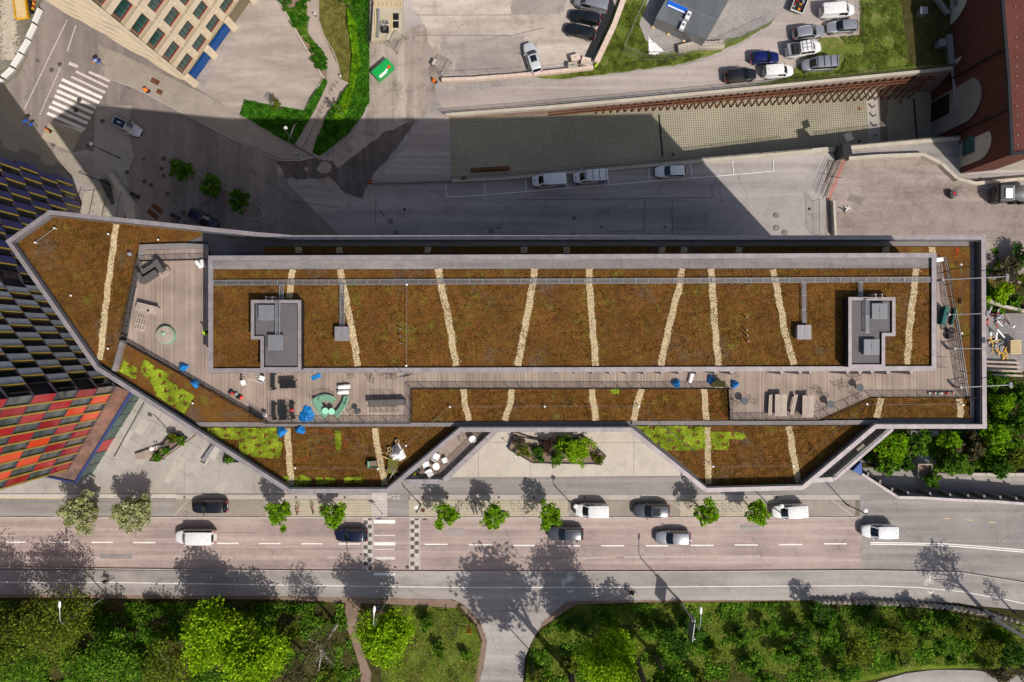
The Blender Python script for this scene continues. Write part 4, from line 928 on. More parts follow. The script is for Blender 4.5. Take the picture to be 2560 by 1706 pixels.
for pts in ([(356, 654), (313, 848)], [(313, 850), (672, 1056)], [(356, 654), (521, 650)], [(672, 1056), (1028, 1056), (1028, 971), (1824, 971), (1824, 1049), (2045, 1049), (2175, 992), (2425, 992)], [(2352, 650), (2405, 990)]):
    zrail(pts, DZ, None)
# small balconies below the roof edge, one storey down
ZT = 23.2
def balcony(pts, rail, label):
    mb = MB().prism(WP(pts, ZT), ZT-1.0, ZT-.1); o = mb.build('balcony', M['stone_b'], bld)
    cells = tiles(WP(pts, ZT), .16, 400, .025, R(50)); mb = MB()
    for c in cells: mb.prism(c, ZT-.1, ZT+random.uniform(-.003, .003))
    q = mb.build('deck_boards', M['deck'], o); q['kind'] = 'stuff'
    P = [Vector(W(*p, ZT+1)) for p in rail]
    for a, b in zip(P, P[1:]):
        d = b-a; n = max(1, round(d.length/1.6)); rz = math.atan2(d.y, d.x); nn = Vector((d.y, -d.x)).normalized()
        for k in range(n):
            c = a+d*(k+.5)/n; MB().box(c.x, c.y, ZT+.05, d.length/n-.02, .5, 1.2, rz).build('coping_panel', M['coping'], o)
        a2, b2 = a+nn*.36, b+nn*.36
        MB().box((a2.x+b2.x)/2, (a2.y+b2.y)/2, ZT+.75, d.length, .04, 1.0, rz).build('glass_guard', M['guard'], o)
        MB().tube([(a2.x, a2.y, ZT+1.28), (b2.x, b2.y, ZT+1.28)], .03, 5).build('handrail', M['steel_d'], o)
    return o
balcony([(1140, 1070), (1243, 1072), (1104, 1200), (1000, 1205)], [(1245, 1074), (1107, 1206), (1012, 1206)], '')
balcony([(2130, 1070), (2232, 1070), (2084, 1196), (2035, 1200)], [(2236, 1072), (2088, 1200), (2030, 1203)], '')
MB().prism(WP([(1590, 1075), (1594, 1075), (1720, 1190), (1716, 1190)], 22), 0, 22).build('wall_fin', M['coping'], bld)
# ---------------------------------------------------------------- glass tower on the west side (three facets, cell facade)
tw = thing('glass_tower', (-75, 0, ZN), 'tall faceted tower with red, orange, grey and navy glazed panels leaning in from the west', 'tower')
E, C, A, B = (-66.8, 24.4), (-60.4, 6.9), (-51.3, -5.8), (-57.5, -16.6)
ZT0, FH, NF = 4.2, 3.75, 8
tp = [(-110, 40), (-78, 40), E, C, A, B, (-78, -22), (-110, -22)]
TOPZ = ZT0+FH*14
m = MB().prism(inset(tp, .25), ZT0, TOPZ, bottom=True); m.build('core_wall', M['plum'], tw)
MB().prism(inset([(-110, 40), (-78, 40), (-66.85, 24.4), (-60.5, 6.9), (-53.2, -5.6), (-58.6, -15.9), (-78, -21), (-110, -22)], .3), ZN-.3, ZT0).build('ground_wall', M['concrete_d'], tw)
t0 = Vector(tw.location)
def facet(A, B, nmod, kind):
    a, b = Vector(A), Vector(B); d = b-a; Ln = d.length; d.normalize(); nrm = Vector((d.y, -d.x)) if kind else None
    nrm = Vector((-d.y, d.x)); 
    if (a+nrm-Vector((-80, 5))).length < (a-nrm-Vector((-80, 5))).length: nrm = -nrm
    rz = math.atan2(d.y, d.x); mod = Ln/nmod
    half = mod/2 if kind == 's' else None
    def cells(w, name, mat): return MB().box(0, 0, 0, w, .1, FH-.14).mesh(name, M[mat])
    if kind == 's':
        wv = half-.22; me = {k: cells(wv, 'panel', k) for k in ('p_red', 'p_orange', 'p_dred', 'p_grey')}; wi = cells(wv, 'window', 'glass_s'); rv = MB().box(0, 0, 0, .22, .34, FH-.04).mesh('reveal', M['gold'])
        for f in range(NF):
            for k in range(nmod*2):
                p = a+d*(k+.5)*half; z = ZT0+FH*(f+.5)
                win = (f+k) % 2 == 0
                mt = random.choice(('p_red', 'p_orange', 'p_dred', 'p_red'))
                q = Vector((p.x+nrm.x*(-.08 if win else .06)-d.x*.1, p.y+nrm.y*(-.08 if win else .06)-d.y*.1, z))-t0
                inst('window' if win else 'panel', wi if win else me[mt], tw, q, (0, 0, rz))
                r = a+d*(k+1)*half-d*.11; inst('reveal', rv, tw, Vector((r.x, r.y, z))-t0, (0, 0, rz))
    else:
        pc = 'p_grey' if kind == 'm' else 'p_navy'; wp = mod*.48; ww = mod-wp; me = cells(wp-.1, 'panel', pc); wi = cells(ww-.2, 'window', 'glass_d'); rv = MB().box(0, 0, 0, .08, .22, FH-.1).mesh('reveal', M['gold']); pi = MB().box(0, 0, 0, .1, .2, FH).mesh('mullion', M['steel_d'])
        for f in range(-4 if kind == 'n' else 0, NF):
            for k in range(nmod):
                z = ZT0+FH*(f+.5); p0 = a+d*(k*mod+(mod*.5 if f % 2 else 0)-mod*.25)
                if (p0-a).dot(d) > Ln-mod*.9: continue
                if (p0-a).dot(d) < 0: p0 = a
                for nm, ms, al, of in (('panel', me, wp/2, .12), ('reveal', rv, wp+.02, .1), ('window', wi, wp+.12+ww/2-.1, -.06), ('mullion', pi, mod-.03, .02)):
                    p = p0+d*al+nrm*of; inst(nm, ms, tw, Vector((p.x, p.y, z))-t0, (0, 0, rz))
    for f in range(-4 if kind == 'n' else 0, NF+1):
        z = ZT0+FH*f; c = (a+b)/2; MB().box(c.x+nrm.x*.02, c.y+nrm.y*.02, z, Ln, .3, .14, rz).build('floor_band', M['plum'], tw)
facet(E, C, 9, 'n'); facet(C, A, 8, 'm'); facet(A, B, 5, 's')
facet(B, (-78, -22), 8, 's')
# polished canopy with tile joints and blue rim, glazing below
Q1, Q2, Q3 = W(329, 981, 3.9), W(190, 1206, 3.9), W(104, 1188, 3.9)
cap_in = [A, B, (-66, -18.8)]
cp = [A, Q1, Q2, Q3, (-66.5, -19.2), B]
MB().prism(cp, 3.75, 3.95, bottom=True).build('canopy', M['tile_metal'], tw)
random.seed(5)
def lerp(a, b, t): return (a[0]+(b[0]-a[0])*t, a[1]+(b[1]-a[1])*t)
for i in range(14):
    for k in range(5):
        t0_, t1_ = (i+.03)/14, (i+.97)/14; s0, s1 = (k+.04)/5, (k+.96)/5
        c = [lerp(lerp(A, B, t0_), lerp(Q1, Q2, t0_), s0), lerp(lerp(A, B, t1_), lerp(Q1, Q2, t1_), s0), lerp(lerp(A, B, t1_), lerp(Q1, Q2, t1_), s1), lerp(lerp(A, B, t0_), lerp(Q1, Q2, t0_), s1)]
        MB().prism(c, 3.9, 3.97+random.uniform(0, .012)).build('cladding_tile', M['tile_metal'], tw)
for a, b in ((Q1, Q2), (Q2, Q3)):
    a, b = Vector(a), Vector(b); c = (a+b)/2; d = b-a; MB().box(c.x, c.y, 3.9, d.length+.1, .22, .5, math.atan2(d.y, d.x)).build('rim', M['navyblue'], tw)
G1, G2 = (-52.2, -7.6), (-58.9, -19.0)
a, b = Vector(Q1), Vector(Q2); d = b-a; nn = Vector((-d.y, d.x)).normalized()
if nn.x > 0: nn = -nn
rz = math.atan2(d.y, d.x)
for k in range(7):
    c = a+d*(k+.5)/7+nn*.45
    MB().box(c.x, c.y, 1.85, d.length/7-.12, .12, 3.6, rz).build('window' if k not in (4,) else 'panel', M['glass_g' if k != 4 else 'p_red'], tw)
    c = a+d*(k)/7+nn*.45; MB().box(c.x, c.y, 1.85, .12, .2, 3.7, rz).build('mullion', M['plum'], tw)

# ---------------------------------------------------------------- pale stone building, north-west
K = W(484, 216, ZN); Mx = (W(640, -4, ZN)); J = W(96, -8, ZN)
kv = (Vector(Mx)-Vector(K)).normalized(); jv = (Vector(J)-Vector(K)).normalized()
M2 = Vector(K)+kv*45; J2 = Vector(K)+jv*45
st = thing('stone_office_building', (K[0]-10, K[1]+12, ZN), 'pale stone clad office block with deep green windows and a rippled side wall', 'building')
s0 = Vector(st.location)
bp = [K, tuple(M2), tuple(M2+jv*45), tuple(J2)]
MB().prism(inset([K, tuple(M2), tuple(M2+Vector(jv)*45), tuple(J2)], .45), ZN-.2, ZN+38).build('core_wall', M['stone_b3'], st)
nK = Vector((kv.y, -kv.x)); nK = nK if nK.x > 0 else -nK
nJ = Vector((jv.y, -jv.x)); nJ = nJ if nJ.y < 0 else -nJ
fh, mod = 4.0, 3.45; rk = math.atan2(kv.y, kv.x)
Z1 = ZN+3.3
gl = MB().box(0, 0, 0, 2.15, .06, 2.15).mesh('window', M['glass_g']); fr = MB()
for x in (-1.12, 1.12): fr.box(x, 0, 0, .05, .2, 2.3)
for z in (-1.12, 1.12): fr.box(0, 0, z, 2.15, .2, .05)
fr = fr.mesh('frame', M['p_dred']); mu = MB().box(-.36, .05, 0, .07, .1, 2.1).box(.36, .05, 0, .07, .1, 2.1).mesh('mullion', M['steel_d'])
pier = MB().box(0, 0, 0, mod-2.3, .45, 2.5).mesh('pier', M['stone_b']); pier2 = MB().box(0, .0, 0, .3, .62, 2.5).mesh('pilaster', M['stone_b']); band = MB().box(0, 0, 0, mod-.02, .52, .95).mesh('stone_band', M['stone_b']); band2 = MB().box(0, 0, 0, mod-.02, .34, .5).mesh('stone_band', M['stone_b2'])
for f in range(8):
    for k in range(8):
        z = Z1+fh*f; p = Vector(K)+kv*((k+.5)*mod+.3)
        def at(off, zz, al=0): q = p+kv*al+nK*off; return Vector((q.x, q.y, zz))-s0
        w = inst('window', gl, st, at(-.38, z+1.6), (0, 0, rk)); inst('frame', fr, w, (0, -.05, 0)); inst('mullion', mu, w, (0, -.1, 0))
        inst('pier', pier, st, at(-.18, z+1.6, mod/2), (0, 0, rk)); inst('pilaster', pier2, st, at(-.1, z+1.6, mod/2-.2), (0, 0, rk))
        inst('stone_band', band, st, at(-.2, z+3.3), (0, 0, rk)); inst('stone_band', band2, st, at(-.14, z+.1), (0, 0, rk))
p = Vector(K)+kv*.12
MB().box(p.x, p.y, ZN+21, .5, .9, 34, rk).build('corner_pier', M['stone_b'], st)
bb = MB(); c = Vector(K)+kv*5.6-nK*.1; bb.box(c.x, c.y, ZN+1.5, 9.5, .3, 1.7, rk); bb.build('blue_glass_band', M['blue'], st)
for q in range(5):
    c = Vector(K)+kv*(.4+q*5.2)+nK*.05; MB().box(c.x, c.y, ZN+1.5, 1.1, .5, 3.2, rk).build('stone_pier', M['stone_b'], st)
# rippled fins of the narrow side
for f in range(58):
    z = ZN+3.0+f*.6; mb = MB(); top = []; n = 46
    for k in range(n):
        p = Vector(K)+jv*(.1+k*44/n); o_ = .3+.12*math.sin(k*.7+f*1.1)+.08*math.sin(k*.31-f*.7); q = p+nJ*o_; top.append((p-nJ*.1, q))
    V = [(a.x, a.y, z) for a, b in top]+[(b.x, b.y, z+.05) for a, b in top]+[(b.x, b.y, z+.17) for a, b in top]+[(a.x, a.y, z+.17) for a, b in top]
    mb.add(V, [t for k in range(n-1) for t in ((k, k+1, n+k+1, n+k), (n+k, n+k+1, 2*n+k+1, 2*n+k), (2*n+k, 2*n+k+1, 3*n+k+1, 3*n+k))]); mb.build('stone_fin', M['stone_b'], st)

# ---------------------------------------------------------------- brown brick arcade building, north-east
bk = thing('brick_building', (80, 40, ZN), 'brown brick building with pale arched panels and a rust coloured roof at the east edge', 'building')
b0 = Vector(bk.location)
bpoly = [(67.2, 75), (67.5, 46), (68.3, 36.4), (68.8, 25.7), (110, 30), (110, 75)]
ztop = -1.9
MB().prism(bpoly, -20, ztop).build('brick_wall', M['brick'], bk)
MB().prism(inset(bpoly, .35), ztop, ztop+.1).build('roof', M['roofrust'], bk)
Pb = inset(bpoly, -.12); Ib = inset(bpoly, .3)
for i in range(6):
    j = (i+1) % 6; k = max(1, int(math.dist(Pb[i], Pb[j])/2.4))
    for q in range(k):
        t0_, t1_ = q/k, (q+.99)/k; MB().prism([lerp(Pb[i], Pb[j], t0_), lerp(Pb[i], Pb[j], t1_), lerp(Ib[i], Ib[j], t1_), lerp(Ib[i], Ib[j], t0_)], ztop-.1, ztop+.3).build('coping_panel', M['steel_d'], bk)
def archpanel(x, y, hw, z0, zs, mat, dep=.12, name='arched_panel', ax='y', par=bk, n=18):
    """flat arch standing proud of the wall; ax: wall direction"""
    pts = [(-hw, z0), (hw, z0), (hw, zs)]+[(hw*math.cos(a), zs+hw*1.15*math.sin(a)) for a in np.linspace(0, math.pi, n)[1:-1]]+[(-hw, zs)]
    mb = MB(); k = len(pts)
    def P(u, v, o): return (x-o, y+u, v) if ax == 'y' else (x+u, y-o, v)
    mb.add([P(u, v, 0) for u, v in pts]+[P(u, v, dep) for u, v in pts], [tuple(range(k, 2*k))]+[(i, (i+1) % k, k+(i+1) % k, k+i) for i in range(k)])
    return mb.build(name, M[mat], par)
ap = archpanel(68.25, 36.2, 3.3, -18.6, -10.6, 'concrete_d', .16)
MB().box(68.0, 37.0, -16.2, .1, 3.0, 4.4).build('garage_door', M['black'], ap)
MB().box(68.0, 33.7, -17, .1, 1.0, 2.2).build('door', M['galv'], ap)
archpanel(68.0, 44.0, 1.8, ZN-.3, ZN+.2, 'concrete', .25); archpanel(67.35, 52.5, 4.0, ZN-.3, ZN-.2, 'concrete', .12)
MB().box(67.2, 52, ZN+1.3, .1, 2.6, 1.0).build('window', M['galv'], bk)
a2 = archpanel(68.75, 29.0, 2.4, ZN-.3, ZN+4.2, 'concrete', .16)
MB().box(68.5, 29.3, ZN+2.3, .12, 2.5, 2.4).build('window', M['glass_g'], a2); MB().box(68.5, 29.3, ZN+.95, .3, 2.6, .15).build('sill', M['alu'], a2)
archpanel(76, 26.4, 4, ZN-.3, ZN+4, 'concrete', .15, ax='x')
MB().box(85, 27, ZN+4, 12, .25, .6, R(6)).build('dark_band', M['steel_d'], bk)
for y in (57, 48.2, 40.3, 31.9): MB().box(68.0+(.3 if y < 35 else -.3), y, -8, .35, .12, 11.5).build('wall_joint', M['steel_d'], bk)
for k in range(34):
    y = 27+k*1.35; MB().box(69.6+(k % 2)*.05-(.02*k), y, ztop+.17, .14, .14, .14).build('roof_light', M['alu'], bk)
MB().tube([(72.2, 60, ztop+1.1), (73, 45, ztop+1.1), (73.6, 38, ztop+1.1)], .12, 6).build('roof_pipe', M['alu'], bk)
MB().box(72.0, 35.5, ztop+.05, 1.6, 14, .2, R(3)).build('roof_strip', M['steel_d'], bk)
for x, y in ((71.6, 38), (71.3, 28.2), (71.1, 50)): MB().box(x, y, ztop+.3, .55, .5, .4).build('roof_box', M['whitep'], bk)
for x, y, z, lab in ((*W(2308, 28, ZN+1), ZN, 'pale ventilation cabinet on the shaded ground, the more northerly of two'), (*W(2355, 108, ZN+1), ZN, 'pale ventilation cabinet on the shaded ground close to the brick building')):
    o = thing('ventilation_cabinet', (x, y, z), lab, 'cabinet', 'ventilation cabinets'); MB().box(0, 0, .6, .95, .95, 1.2).build('casing', M['skylight'], o, local=True, bevel=.02); MB().box(0, 0, 1.24, 1.1, 1.1, .08).build('lid', M['alu'], o, local=True)
struct('retaining_slab', MB().prism(nx([(2363, 90), (2376, 88), (2384, 170), (2370, 160)]), ZN-.2, ZN+.5).prism(nx([(2320, -20), (2330, -20), (2372, 35), (2363, 40)]), ZN-.2, ZN+.5), M['concrete_d'])
# grey site cabin
zc = ZN+2.8
cb = WP([(1688, -70), (1836, -42), (1793, 58), (1764, 101), (1640, 47)], zc)
P0, P1, P2 = Vector(W(1640, 46, zc)), Vector(W(1764, 101, zc)), Vector(W(1824, -6, zc)); u = P1-P0; v = P2-P1; v = v*1.35
hut = thing('site_cabin', (*((P0+P1+v)/2), ZN), 'flat grey site cabin made of three modules with a blue banner on top', 'cabin')
cp = [tuple(P0), tuple(P1), tuple(P1+v), tuple(P0+v)]
MB().prism(cp, ZN+.15, zc-.15).build('cabin_wall', M['skylight'], hut)
rzv = math.atan2(u.y, u.x)
for k in range(3):
    a, b = k/3+.004, (k+1)/3-.004
    MB().prism([tuple(P0+v*a-u*.01), tuple(P1+v*a+u*.01), tuple(P1+v*b+u*.01), tuple(P0+v*b-u*.01)], zc-.15, zc).build('roof_panel', M['shedroof'], hut)
    if k:
        c = (P0+P1)/2+v*k/3; MB().box(c.x, c.y, zc+.04, u.length, .09, .08, rzv).build('roof_seam', M['alu'], hut)
for k in range(4): c = P0+u*(.02+.32*k); MB().box(c.x, c.y, ZN+.1, .5, .5, .2, rzv).build('timber_block', M['rawwood'], hut)
c = P0+u*.24+v*.28; ban = MB().box(c.x, c.y, zc+.06, 3.1, .95, .05, rzv).build('banner', M['signblue'], hut)
MB().box(c.x-.05, c.y-.3, zc+.09, 2.9, .2, .02, rzv).build('white_stripe', M['whitep'], ban)
for k, (x, y) in enumerate(((1720, 40), (1707, 65))):
    X, Y = W(x, y, zc+.4); o = thing('air_conditioner', (X, Y, zc), ('white air conditioner on the cabin roof beside the blue banner', 'white air conditioner at the lower edge of the cabin roof')[k], 'air conditioner', 'air conditioners on the cabin')
    o.rotation_euler.z = rzv+R(90); MB().box(0, 0, .35, 1.2, .6, .6).build('casing', M['whitep'], o, local=True, bevel=.02); MB().cyl(.1, 0, .65, .67, .25, 14).build('fan_grille', M['alu'], o, local=True); MB().box(0, 0, .03, 1.3, .8, .06).build('tray', M['alu'], o, local=True)
# ---------------------------------------------------------------- vehicles
def car_proto(kind, pmat, roofmat=None, rails=False, sunroof=False, bars=False, livery=None, ladder=False):
    """nose towards +x, origin on the ground below the middle"""
    D = dict(wagon=(4.75, 1.84, 1.47, .98, -1.02, -.22, 1.98, 2.26), hatch=(4.35, 1.80, 1.48, .98, -.95, -.18, 1.70, 2.06), suv=(4.85, 1.92, 1.68, 1.08, -1.05, -.28, 2.05, 2.32), van=(4.55, 1.80, 1.82, 1.10, -1.25, -.55, 2.18, 2.25), bigvan=(5.2, 1.92, 1.98, 1.18, -1.65, -.95, 2.52, 2.57), mpv=(5.3, 1.92, 1.96, 1.18, -1.65, -.95, 2.52, 2.6), pickup=(5.3, 1.92, 1.95, 1.15, -1.65, -1.0, .85, .95))
    Ln, Wd, H, hb, xa, xb, xc, xd = D[kind]; hb0 = hb
    # x positions measured from the middle towards the tail are positive here; nose is at -x, flipped at the end
    root = empty(kind, (0, 0, 0)); L2 = Ln/2; W2 = Wd/2; f = lambda x: -x
    def hw(x):
        t = abs(x)/L2; p = 4.2 if x < 0 else (7 if kind in ('van', 'bigvan', 'mpv', 'pickup') else 5)
        return W2*(1-.42*t**p*t) if x < 0 else W2*(1-.30*t**p*t)
    def top(x):
        if x < xa: t = (x+L2)/(xa+L2); return (hb-.32)+(.32)*min(1, t)**.45
        return hb
    rings = []
    xs = [-L2, -L2+.05, -L2+.16, -L2+.4, -L2+.8, xa, xa+.5, 0.3, 1.0, L2-.7, L2-.35, L2-.12, L2-.03, L2]
    xs = sorted(set(round(x, 3) for x in xs))
    for x in xs:
        e = 1 if -L2+.03 < x < L2-.02 else .93
        w_ = hw(x)*e; zt = top(x)-(0 if e == 1 else .1); zb = .24 if e == 1 else .34
        half = [(0, zb), (w_*.8, zb), (w_*.97, zb+.12), (w_, zb+.32), (w_*.985, zt-.18), (w_*.93, zt-.05), (w_*.8, zt), (w_*.4, zt+.025), (0, zt+.035)]
        ring_ = [(f(x), y, z) for y, z in half]+[(f(x), -y, z) for y, z in half[-2:0:-1]]
        rings.append(ring_)
    mb = MB(); mb.loft(rings); mb.build('body', pmat, root, smooth=38, local=True)
    # cabin shell
    wt = W2-(.21 if kind in ('wagon', 'hatch', 'suv') else .12); wb = W2-.07; zr = H
    crown = .045
    def shell(x0, x1, x2, x3, mat, name, dz=0, inset_=0):
        R_ = []
        for x, z, w0 in ((x0, hb-.04, wb*.90), (x1, zr-.05, wt*.90), (x1+.12, zr, wt), ((x1+x2)/2, zr+.02, wt+.01), (x2-.12, zr, wt*.98), (x2, zr-.05, wt*.93), (x3, hb-.04, wb*.93)):
            R_.append((x, z, w0))
        rr = []
        for x, z, w0 in R_:
            wbx = wb*(.90 if x == x0 else .95 if x == x3 else 1)
            if z < hb: q = [(f(x), wbx, hb-.05), (f(x), w0, z), (f(x), w0*.5, z+.01), (f(x), 0, z+.015)]
            else: q = [(f(x+ (0 if abs(x-x1) > .2 else -.25)), wbx*.99, hb-.05), (f(x), w0, z-.03), (f(x), w0*.82, z), (f(x), 0, z+crown)]
            rr.append(q+[(a, -b, c) for a, b, c in q[-2::-1]])
        m = MB(); m.loft(rr, close=False, cap=False); return m.build(name, mat, root, smooth=30, local=True)
    shell(xa, xb, xc, xd, pmat, 'cabin_shell')
    gm = M['carglass']
    def quad(name, pts, mat=gm, par=root, off=(0, 0, 0), th=.0):
        m = MB(); m.add([(f(x)+off[0], y+off[1], z+off[2]) for x, y, z in pts], [(0, 1, 2, 3)]); return m.build(name, mat, par, local=True)
    # windscreen, rear window (curved across)
    def screen(name, x0, z0, w0, x1, z1, w1, bulge, ou):
        m = MB(); n = 8; V = []
        for (x, z, w_) in ((x0, z0, w0), (x1, z1, w1)):
            for k in range(n+1):
                s = -1+2*k/n; V.append((f(x+bulge*s*s), s*w_, z+.02+.02*(1-s*s)))
        m.add(V, [(k, k+1, n+2+k, n+1+k) for k in range(n)]); o = m.build(name, gm, root, smooth=True, local=True); o.location = (ou[0], 0, ou[1]); return o
    screen('windscreen', xa+.02, hb, wb*.86, xb+.02, zr-.03, wt*.86, .12, (.02, .02))
    if kind != 'pickup': screen('rear_window', xd-.0, hb+.08, wb*.80, xc+.0, zr-.08, wt*.80, -.08, (-.03, .03))
    nside = 2 if kind in ('van', 'bigvan', 'pickup') else 3
    last = .45 if kind in ('van', 'bigvan') else xc-.15
    seg = {'van': [(xb-.15, .25)], 'bigvan': [(xb-.2, .0)], 'pickup': [(xb-.15, -.15), (-.08, .75)]}.get(kind, [(xb-.12, .42 if kind != 'mpv' else .0), (.49 if kind != 'mpv' else .07, 1.3 if kind != 'mpv' else 1.25), (1.37 if kind != 'mpv' else 1.32, xc-.12)])
    for s in (-1, 1):
        for i, (p, q) in enumerate(seg):
            zt_, zb_ = zr-.10, hb+.03; slope = lambda z: wb+(wt-wb)*(z-hb)/(zr-hb)
            p2 = p+(.0 if i else -.35); q2 = q+(.12 if i == len(seg)-1 and kind in ('wagon', 'hatch', 'suv') else 0)
            o = MB().add([(f(p2), s*(slope(zb_)+.015), zb_), (f(q2), s*(slope(zb_)+.015), zb_), (f(q), s*(slope(zt_)+.015), zt_), (f(p), s*(slope(zt_)+.015), zt_)], [(0, 1, 2, 3)]).build('side_window', gm, root, local=True)
        MB().blob(f(xa+.38), s*(W2+.07), hb+.06, .09, .13, .07, 8, 5).build('wing_mirror', pmat if pmat is not P_BLACK else M['black'], root, smooth=True, local=True)
        yl = hw(-L2+.18)
        MB().add([(f(-L2+.06), s*yl*.52, hb-.36), (f(-L2+.20), s*(yl*.95), hb-.34), (f(-L2+.52), s*(hw(-L2+.5)*.97), hb-.17), (f(-L2+.22), s*yl*.58, hb-.19)], [(0, 1, 2, 3)]).build('headlight', M['alu'], root, local=True)
        MB().box(f(L2-.03), s*(W2*.66), hb-.12, .1, .22, .26).build('tail_light', M['red'], root, local=True)
        for x in (-L2+.85, L2-.85):
            w0 = MB(); w0.tube([(f(x), s*(W2-.22), .33), (f(x), s*(W2-.02), .33)], .33, 16); wo = w0.build('wheel', M['rubber'], root, smooth=40, local=True)
            r0 = MB(); r0.tube([(f(x), s*(W2-.04), .33), (f(x), s*(W2-.005), .33)], .21, 12); r0.build('rim', M['alu'], wo, smooth=40, local=True)
    MB().box(f(-L2+.02), 0, .5, .08, Wd*.55, .16).build('grille', M['black'], root, local=True)
    MB().box(f(L2+.0), 0, .62, .04, .5, .12).build('number_plate', M['whitep'], root, local=True)
    if roofmat: MB().prism([(f(xb+.15), wt*.8), (f(xc-.2), wt*.8), (f(xc-.2), -wt*.8), (f(xb+.15), -wt*.8)], zr-.01, zr+.055).build('roof_panel', roofmat, root, local=True)
    if sunroof: MB().prism([(f(xb+.25), wt*.62), (f(xb+1.25), wt*.62), (f(xb+1.25), -wt*.62), (f(xb+.25), -wt*.62)], zr, zr+.062).build('sunroof', gm, root, local=True, bevel=.02)
    if rails:
        for s in (-1, 1): MB().tube([(f(xb+.2), s*wt*.92, zr-.02), (f(xb+.35), s*wt*.92, zr+.06), (f(xc-.4), s*wt*.92, zr+.06), (f(xc-.2), s*wt*.92, zr-.02)], .025, 5).build('roof_rail', M['alu'] if pmat is not P_BLACK else M['steel_d'], root, local=True)
    if bars:
        nb = 4 if kind != 'pickup' else 3
        for k in range(nb): x = xb+.25+(xc-xb-.5)*k/(nb-1); MB().box(f(x), 0, zr+.12, .06, wt*1.9, .05).build('roof_bar', M['steel_d'] if bars != 'l' else M['alu'], root, local=True)
        for s in ((-1, 1) if bars == 'l' else ()): MB().box(f((xb+xc)/2), s*.3, zr+.17, xc-xb-.4, .05, .04).build('load_rail', M['alu'], root, local=True)
    if kind in ('van', 'bigvan'):
        for k in range(5): MB().box(f((xb+xc)/2+.2), -wt*.62+k*wt*.31, zr+.045, (xc-xb)*.72, .03, .02).build('roof_rib', pmat, root, local=True)
    MB().box(f(xc-.35), 0, zr+.07, .16, .04, .06).build('antenna', M['black'], root, local=True)
    if livery:
        for s in (-1, 1): MB().prism([(f(1.0), s*(W2+.004)), (f(L2-.25), s*(W2-.02)), (f(L2-.25), s*(W2+.008)), (f(1.0), s*(W2+.012))], .75, hb+.12).build('livery', livery, root, local=True)
        MB().add([(f(-L2+.32), -.28, hb-.02), (f(-L2+.42), -.28, hb+.03), (f(-L2+.42), .28, hb+.03), (f(-L2+.32), .28, hb-.02)], [(0, 1, 2, 3)]).build('bonnet_badge', livery, root, local=True)
    if kind == 'pickup':
        b0, b1 = .98, L2-.02; zf = hb-.35
        MB().box(f((b0+b1)/2), 0, hb+.04, b1-b0, Wd-.25, .04).build('load_floor', M['galv'], root, local=True)
        for s in (-1, 1): MB().box(f((b0+b1)/2), s*(W2-.05), hb+.2, b1-b0, .06, .36).build('side_board', M['galv'], root, local=True)
        MB().box(f(b1), 0, hb+.2, .06, Wd-.1, .36).build('tail_board', M['galv'], root, local=True); MB().box(f(b0), 0, hb+.25, .06, Wd-.1, .46).build('head_board', M['galv'], root, local=True)
        MB().box(f(b0+.55), 0, hb+.25, .75, 1.5, .4).build('tool_box', M['steel_d'], root, local=True)
    # door lines
    for x in ((-.3, .75) if kind not in ('van', 'bigvan') else (-.7, .4)):
        for s in (-1, 1): MB().box(f(x), s*(hw(x)), hb-.42, .015, .015, .55).build('door_gap', M['black'], root, local=True)
    return root
protos = {}
def car(kind, x, y, z, deg, key, label, cat='car', group=None, **kw):
    """x, y: picture of the roof middle; deg: direction of the nose seen from above, counter-clockwise from east"""
    k = (kind, key)
    root = protos.get(k)
    o = car_proto(kind, **kw) if root is None else copy_tree(root)
    protos.setdefault(k, o); X, Y = W(x, y, z+1.0); o.location = (X, Y, z); o.rotation_euler = (0, 0, R(deg)); o['label'] = label; o['category'] = cat
    if group: o['group'] = group
    o.name = dict(wagon='estate_car', hatch='hatchback_car', suv='suv_car', van='small_van', bigvan='panel_van', mpv='minibus', pickup='pickup_truck')[kind]
    return o
gS, gN, gY = 'cars on the southern street', 'vehicles parked in the bays behind the building', 'vehicles parked by the rough grass'
car('wagon', 522, 1268, .0, 181, 'b', 'black estate car parked on paving below the glass tower, left of the entrance', 'car', gS, pmat=P_BLACK, rails=True)
car('mpv', 488, 1343, 0, 180, 'w', 'white minibus driving on the street beside the two whitebeam trees', 'minibus', gS, pmat=P_WHITE)
car('hatch', 878, 1340, 0, 180, 'n', 'dark navy hatchback driving just before the checkered crossing', 'car', gS, pmat=P_NAVY)
car('wagon', 1415, 1336, 0, 180, 'g', 'dark grey estate car driving under a street tree', 'car', gS, pmat=P_GREY, rails=True)
car('wagon', 1684, 1346, 0, 180, 's', 'silver estate car driving past the big lamp shadow', 'car', gS, pmat=P_SILVER)
car('van', 2198, 1329, 0, 180, 'w', 'small white van driving where the asphalt changes colour', 'van', gS, pmat=P_WHITE)
car('van', 1479, 1277, 0, 180, 'w', 'small white van parked beside a round lamp in the paved bay', 'van', gS)
car('suv', 1630, 1278, 0, 180, 'gs', 'grey suv with black sunroof parked in the paved bay', 'car', gS, pmat=P_GREY, sunroof=True, rails=True)
car('van', 1974, 1279, 0, 183, 'w', 'small white van parked at the eastern end of the bays by a street tree', 'van', gS)
car('wagon', 315, 315, ZN, -26, 'ws', 'pale silver car with black glass roof turning at the zebra crossing', 'car', None, pmat=P_WSILV, roofmat=M['carglass'])
car('wagon', 506, 547, ZN, -28, 'n', 'dark navy estate car parked in shade near three young trees', 'car', None, pmat=P_NAVY, rails=True)
car('bigvan', 1373, 451, ZN, 183, 'wl', 'white van with blue rear corner in the bays, the one without roof bars', 'van', gN, pmat=P_WHITE, livery=M['signblue'])
